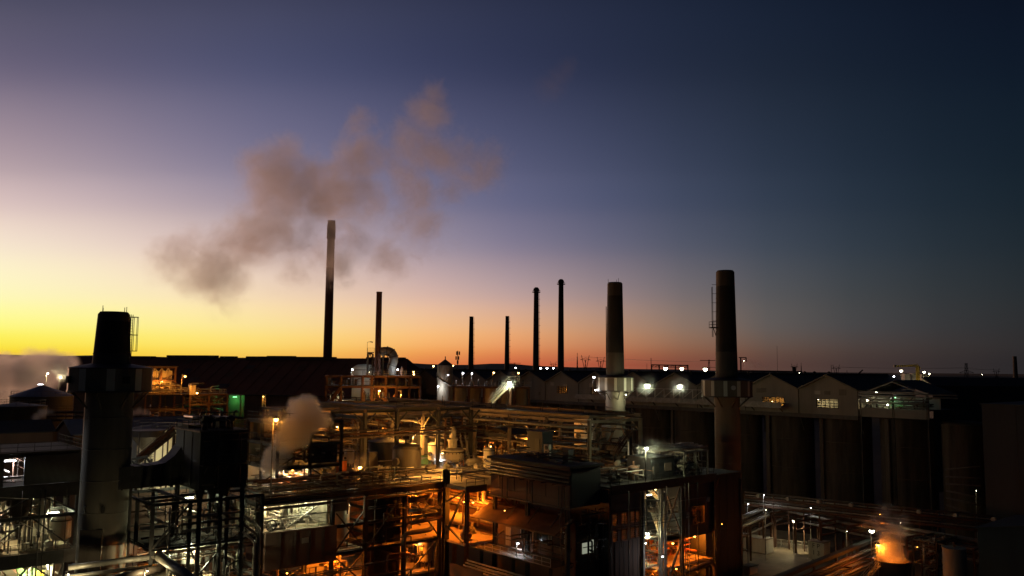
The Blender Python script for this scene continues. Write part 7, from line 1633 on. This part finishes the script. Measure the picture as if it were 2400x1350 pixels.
# pipe trough crossing the corner, pipes glowing orange under it
zt = 14.5; a, b = atz(1775, 1372, zt), atz(2046, 1264, zt); TR = Thing('pipe_trough', 'dark slanting pipe trough with glowing orange pipes under it', 'pipe rack', (a.x, a.y, GZ)); d = (b - a).normalized(); nn = Vector((d.y, -d.x, 0))
if nn.dot(Vector((VX, VY, 0))) > 0: nn = -nn
TR.mb('trough', MB().prism([a, b, b + nn * 1.1, a + nn * 1.1], (0, 0, .5)), steel_dark); L_ = (b - a).length
for k in range(9): z = zt - .8 - .55 * (k // 2); o = nn * (1.0 + .5 * (k % 2) + .35 * (k // 2)); TR.mb('pipe', MB().tube([a + o + Vector((0, 0, z - zt)), b + o + Vector((0, 0, z - zt)) - d * (k * .7)], .17, 8), (steel_red, pipe_pale, pipe_dark)[k % 3])
for k in range(6):
    q = a + d * (L_ * k / 5) + nn * .5; TR.beam('column', (q.x, q.y, GZ), (q.x, q.y, zt - .02), .32, steel_dark)
    TR.bar('cross_arm', q + Vector((0, 0, -1.6)), q + nn * 2.6 + Vector((0, 0, -1.6)), .2, steel_red)
rail(TR, [b + nn * 3 - d * 8, b + nn * 3 - d * 1], steel_pale)
# open tank full of glowing steam
c = at(2090, 1312, 142); ZT = c.z; T = Thing('open_tank', 'open topped dark tank with fiery orange steam billowing out', 'tank', (c.x, c.y, GZ))
T.mb('shell', MB().lathe((c.x, c.y), [(2.9, GZ), (2.9, ZT), (2.75, ZT), (2.75, ZT - 2.2)], 32, True, False), tank_dark); T.mb('rim', MB().lathe((c.x, c.y), [(2.91, ZT - .12), (3.02, ZT - .12), (3.02, ZT + .05), (2.74, ZT + .05)], 32, False, False), steel); T.mb('floor_plate', MB().lathe((c.x, c.y), [(.05, ZT - 2.21), (2.74, ZT - 2.2)], 32, False, False), floor_dust)
stairs(T, (c.x - 6.5, c.y + 2.4, ZT - 3.8), (c.x - 3.1, c.y + .8, ZT - .6), .9, (.4, 1, 0), steel_pale)
TKC = c
q = c + Vector((RX, RY, 0)) * -1.9 + Vector((VX, VY, 0)) * 1.2
lamp(2058, 1277, 141.0, 'deep', 1100, 'blazing orange lamp on a post at the rim of the steaming tank', 'orange plant lamps', 'post', 2.2, (.2, 0), r=.3, shaded=False)
lamp_at((c.x + .9, c.y + .3, ZT - 1.6), 'deep', 420, 'added orange lamp inside the mouth of the open tank, lighting its steam', 'orange plant lamps', 'wall', 0, (-1.8, 0), r=.15)  # lamp added inside the tank mouth to make the steam glow
lamp_at(at(1960, 1322, 146), 'deep', 900, 'orange lamp under the slanting pipe trough', 'orange plant lamps', 'post', 3, (.3, 0), r=.1)
c = at(2237, 1300, 138); T = flat_tank((c.x, c.y), 1.75, GZ, at(2237, 1284, 138).z, tank_grey, 'small plain grey tank at lower right', None, .12, railing=False)
T.cyl('vent', (c.x, c.y, at(2237, 1284, 138).z + .2), (c.x, c.y, at(2237, 1284, 138).z + .9), .2, steel, 8)
p = at(2375, 1240, 118); T = gable_shed('low_roofed_shed', 'low pale roofed shed in the lower right corner', p.x - 3, p.x + 12, p.y - 14, p.y + 3.5, GZ, p.z, p.z + 1.4, clad_dark, roof_dark)
p = at(2140, 1290, 150); T = Thing('valve_house', 'dark frame with red lit pipes right of the steaming tank', 'steel structure', (p.x, p.y, GZ)); frame(T, [p.x, p.x + 4, p.x + 8], [p.y - 4, p.y], [GZ, 12, 16], .3, .28, steel_dark); clutter(T, p.x, p.x + 8, p.y - 4, p.y, 9, 16, 22, [steel_red, pipe_dark, pipe_pale], seed=111); T.box('panel', p.x + .2, p.x + 1.6, p.y - 4.3, p.y - 4.18, 10, 11, tank_cream); T.box('panel', p.x + .2, p.x + 1.6, p.y - 4.3, p.y - 4.18, 13, 14, tank_cream)
lamp(2150, 1282, 153, 'deep', 90, 'dim red lamp among the pipes right of the steaming tank', 'orange plant lamps', 'pendant', .4, r=.08)
for px, py, d, lb in ((1985, 1245, 158, 'left'), (2110, 1225, 160, 'right')): lamp(px, py, d, 'warm', 60, 'small lamp in the pipe rack behind the steam, %s of two' % lb, 'white plant lamps', 'post', 3, (.2, 0), r=.07)
c = at(1720, 1350, 140); T = flat_tank((c.x, c.y), 2.6, GZ, at(1720, 1362, 140).z, tank_dark, 'dark tank top at the bottom edge left of the yard', None, .1, railing=False)

# ================================================================== steam, smoke, air
def puffs_at(lst, d, spread=.35, seed=1):
    R = random.Random(seed); out = []
    for px, py, rp, w in lst:
        dd = d + R.uniform(-1, 1) * rp * d / F * spread * 2; p = at(px, py, dd); out.append((p.x, p.y, p.z, rp * dd / F, w))
    return out
main = [(385, 615, 60, .75), (430, 600, 75, 1.0), (470, 635, 75, 1.1), (520, 625, 90, 1.2), (515, 695, 50, .8), (560, 575, 90, 1.15), (615, 535, 95, 1.1), (570, 505, 60, .9), (650, 450, 100, 1.2), (655, 385, 85, 1.2), (605, 385, 55, .95), (705, 420, 90, 1.1), (735, 480, 95, 1.0), (700, 560, 95, .8), (690, 635, 65, .7), (790, 450, 100, .95), (840, 380, 85, .85), (840, 310, 55, .75), (860, 470, 95, .85), (830, 560, 90, .72), (900, 595, 75, .75), (790, 605, 75, .68), (960, 450, 100, .72), (990, 345, 85, .85), (1005, 270, 65, .9), (1030, 222, 45, .8), (1045, 370, 95, .7), (1000, 530, 95, .58), (1110, 395, 80, .5), (925, 615, 60, .6), (470, 560, 45, .6), (930, 520, 80, .55), (880, 400, 70, .65), (930, 400, 60, .6), (1060, 450, 70, .5), (1150, 380, 50, .4), (740, 600, 60, .6), (350, 625, 40, .5), (545, 715, 34, .45), (960, 300, 40, .6)]
front = [(777, 532, 34, .75), (778, 570, 38, .8), (776, 606, 36, .7)]
steam('smoke_plume', 'large brown mauve smoke cloud drifting across the sky round the tallest chimney', 'smoke', puffs_at(main, 385, .4, 4) + puffs_at(front, 378, 0, 5), .052, (.992, .94, .90), .040, 1.35, 1.0, .6, 2.0, .5, fine=1.9)
steam('smoke_wisp', 'faint isolated smoke wisp high in the sky right of the big cloud', 'smoke', puffs_at([(1290, 205, 48, .7), (1310, 180, 42, .7), (1330, 160, 34, .6), (1275, 230, 34, .55)], 420, .3, 6),   .02, (.97, .88, .82), .06, 1.2, 1.6, .8, 5.0)
steam('steam_plume', 'thick steam plume leaning up to the right before the orange lamp', 'steam', puffs_at([(622, 1140, 11, 1.3), (630, 1114, 21, 1.3), (642, 1088, 32, 1.35), (655, 1060, 37, 1.35), (670, 1032, 37, 1.35), (690, 1005, 40, 1.35), (710, 980, 42, 1.35), (717, 958, 36, 1.3), (735, 984, 34, 1.0), (757, 986, 26, .75), (700, 1020, 36, 1.0), (690, 955, 26, 1.0), (640, 1060, 26, 1.0)], 118, .3, 8), 1.0, (.995, .98, .965), .42, 1.0, .26, .32, 1.0, .3, fine=1.1)
steam('steam_bank', 'broad pale steam bank drifting low at the left edge', 'steam', puffs_at([(-30, 885, 60, 1.1), (20, 875, 55, 1.1), (70, 868, 50, 1.1), (115, 866, 45, 1.0), (150, 862, 38, .9), (172, 850, 26, .6), (45, 905, 50, .9), (0, 930, 50, .8), (100, 892, 40, .8), (60, 830, 24, .4), (-40, 940, 50, .8), (5, 960, 40, .5)], 300, .4, 9), .22, (.99, .96, .93), .085, 1.2, .9, .45, 3.0, .6, fine=1.2)
steam('steam_puff', 'small steam puff on the short dark vent stack at left', 'steam', puffs_at([(80, 984, 9, 1.1), (86, 977, 12, 1.1), (96, 971, 13, 1.0), (108, 967, 12, .8), (120, 966, 9, .6)], 150, .3, 10), .7, (.92, .88, .84), .6, 1.0, .3, .5, 4.0, fine=.6)
steam('steam_puff', 'small flat steam puff beside the collar of the nearest stack', 'steam', puffs_at([(312, 969, 11, 1.0), (326, 966, 12, 1.1), (340, 968, 12, 1.0), (350, 971, 8, .8)], 172, .3, 11), .6, (.92, .86, .8), .5, 1.0, .3, .5, 6.0, fine=.6)
steam('fiery_steam', 'fiery orange lit steam billowing from the open tank', 'steam', puffs_at([(2090, 1304, 28, 1.2), (2076, 1296, 26, 1.2), (2108, 1300, 22, 1.1), (2078, 1280, 28, 1.1), (2096, 1276, 26, 1.0), (2084, 1260, 28, 1.0), (2104, 1250, 26, .8), (2072, 1246, 22, .75), (2092, 1232, 28, .7), (2112, 1222, 26, .55), (2060, 1226, 26, .5), (2080, 1208, 28, .45), (2036, 1236, 24, .4)], 142, .3, 12), .42, (.99, .97, .95), .55, 1.1, .3, .5, 7.0, fine=1.4)
steam('steam_wisp', 'thin steam wisp rising below the slanting pipe trough', 'steam', puffs_at([(1975, 1340, 26, .8), (1985, 1320, 24, .7), (1992, 1300, 22, .6), (1990, 1280, 20, .5), (1998, 1260, 18, .4)], 148, .3, 13), .14, (.95, .92, .88), .5, 1.1, .4, .8, 8.0)
steam('steam_cloud', 'distant grey steam cloud right of the right collared stack', 'steam', puffs_at([(1745, 858, 14, 1.0), (1762, 852, 14, 1.1), (1780, 856, 14, 1.1), (1795, 862, 12, .9), (1762, 864, 16, .9), (1808, 868, 10, .6), (1862, 832, 8, .5), (1858, 842, 8, .5)], 900, .4, 14), .05, (.75, .72, .75), .06, 1.1, 2.2, .6, 9.0)
for k, (px, py, d, r, den) in enumerate(((1518, 1052, 123.5, 34, .018), (2110, 905, 205, 40, .03), (1560, 1068, 132, 40, .03), (645, 984, 113.5, 36, .05), (1517, 903, 183, 26, .04), (1593, 905, 175, 26, .04), (1194, 897, 184, 24, .04), (843, 1095, 131, 26, .05))):  # hazes round lamps are added for their glare halos; gallery and roof mists drift
    steam('mist_and_lamp_halo', ('thin added haze for the halo of the white lamp above the stair building roof', 'greenish mist rising from the open lit gallery', 'thin drifting mist over the dark roof plant room', 'added haze for the glow of the blazing orange lamp left of the big plume', 'faint added haze for the halo of the walkway floodlight near the middle stack', 'faint added haze for the halo of the walkway floodlight near the right stack', 'faint added haze for the halo of the lamp at the head of the conveyor', 'added haze for the glow of the orange lamp at the deck rail')[k], 'steam', puffs_at([(px, py, r, 1.0), (px + 8, py - 12, r * .8, .9), (px - 8, py + 8, r * .7, .8)], d, .3, 20 + k), den * 1.5, (.97, .97, .95), .3, .7, .4, .4, 11.0 + k)
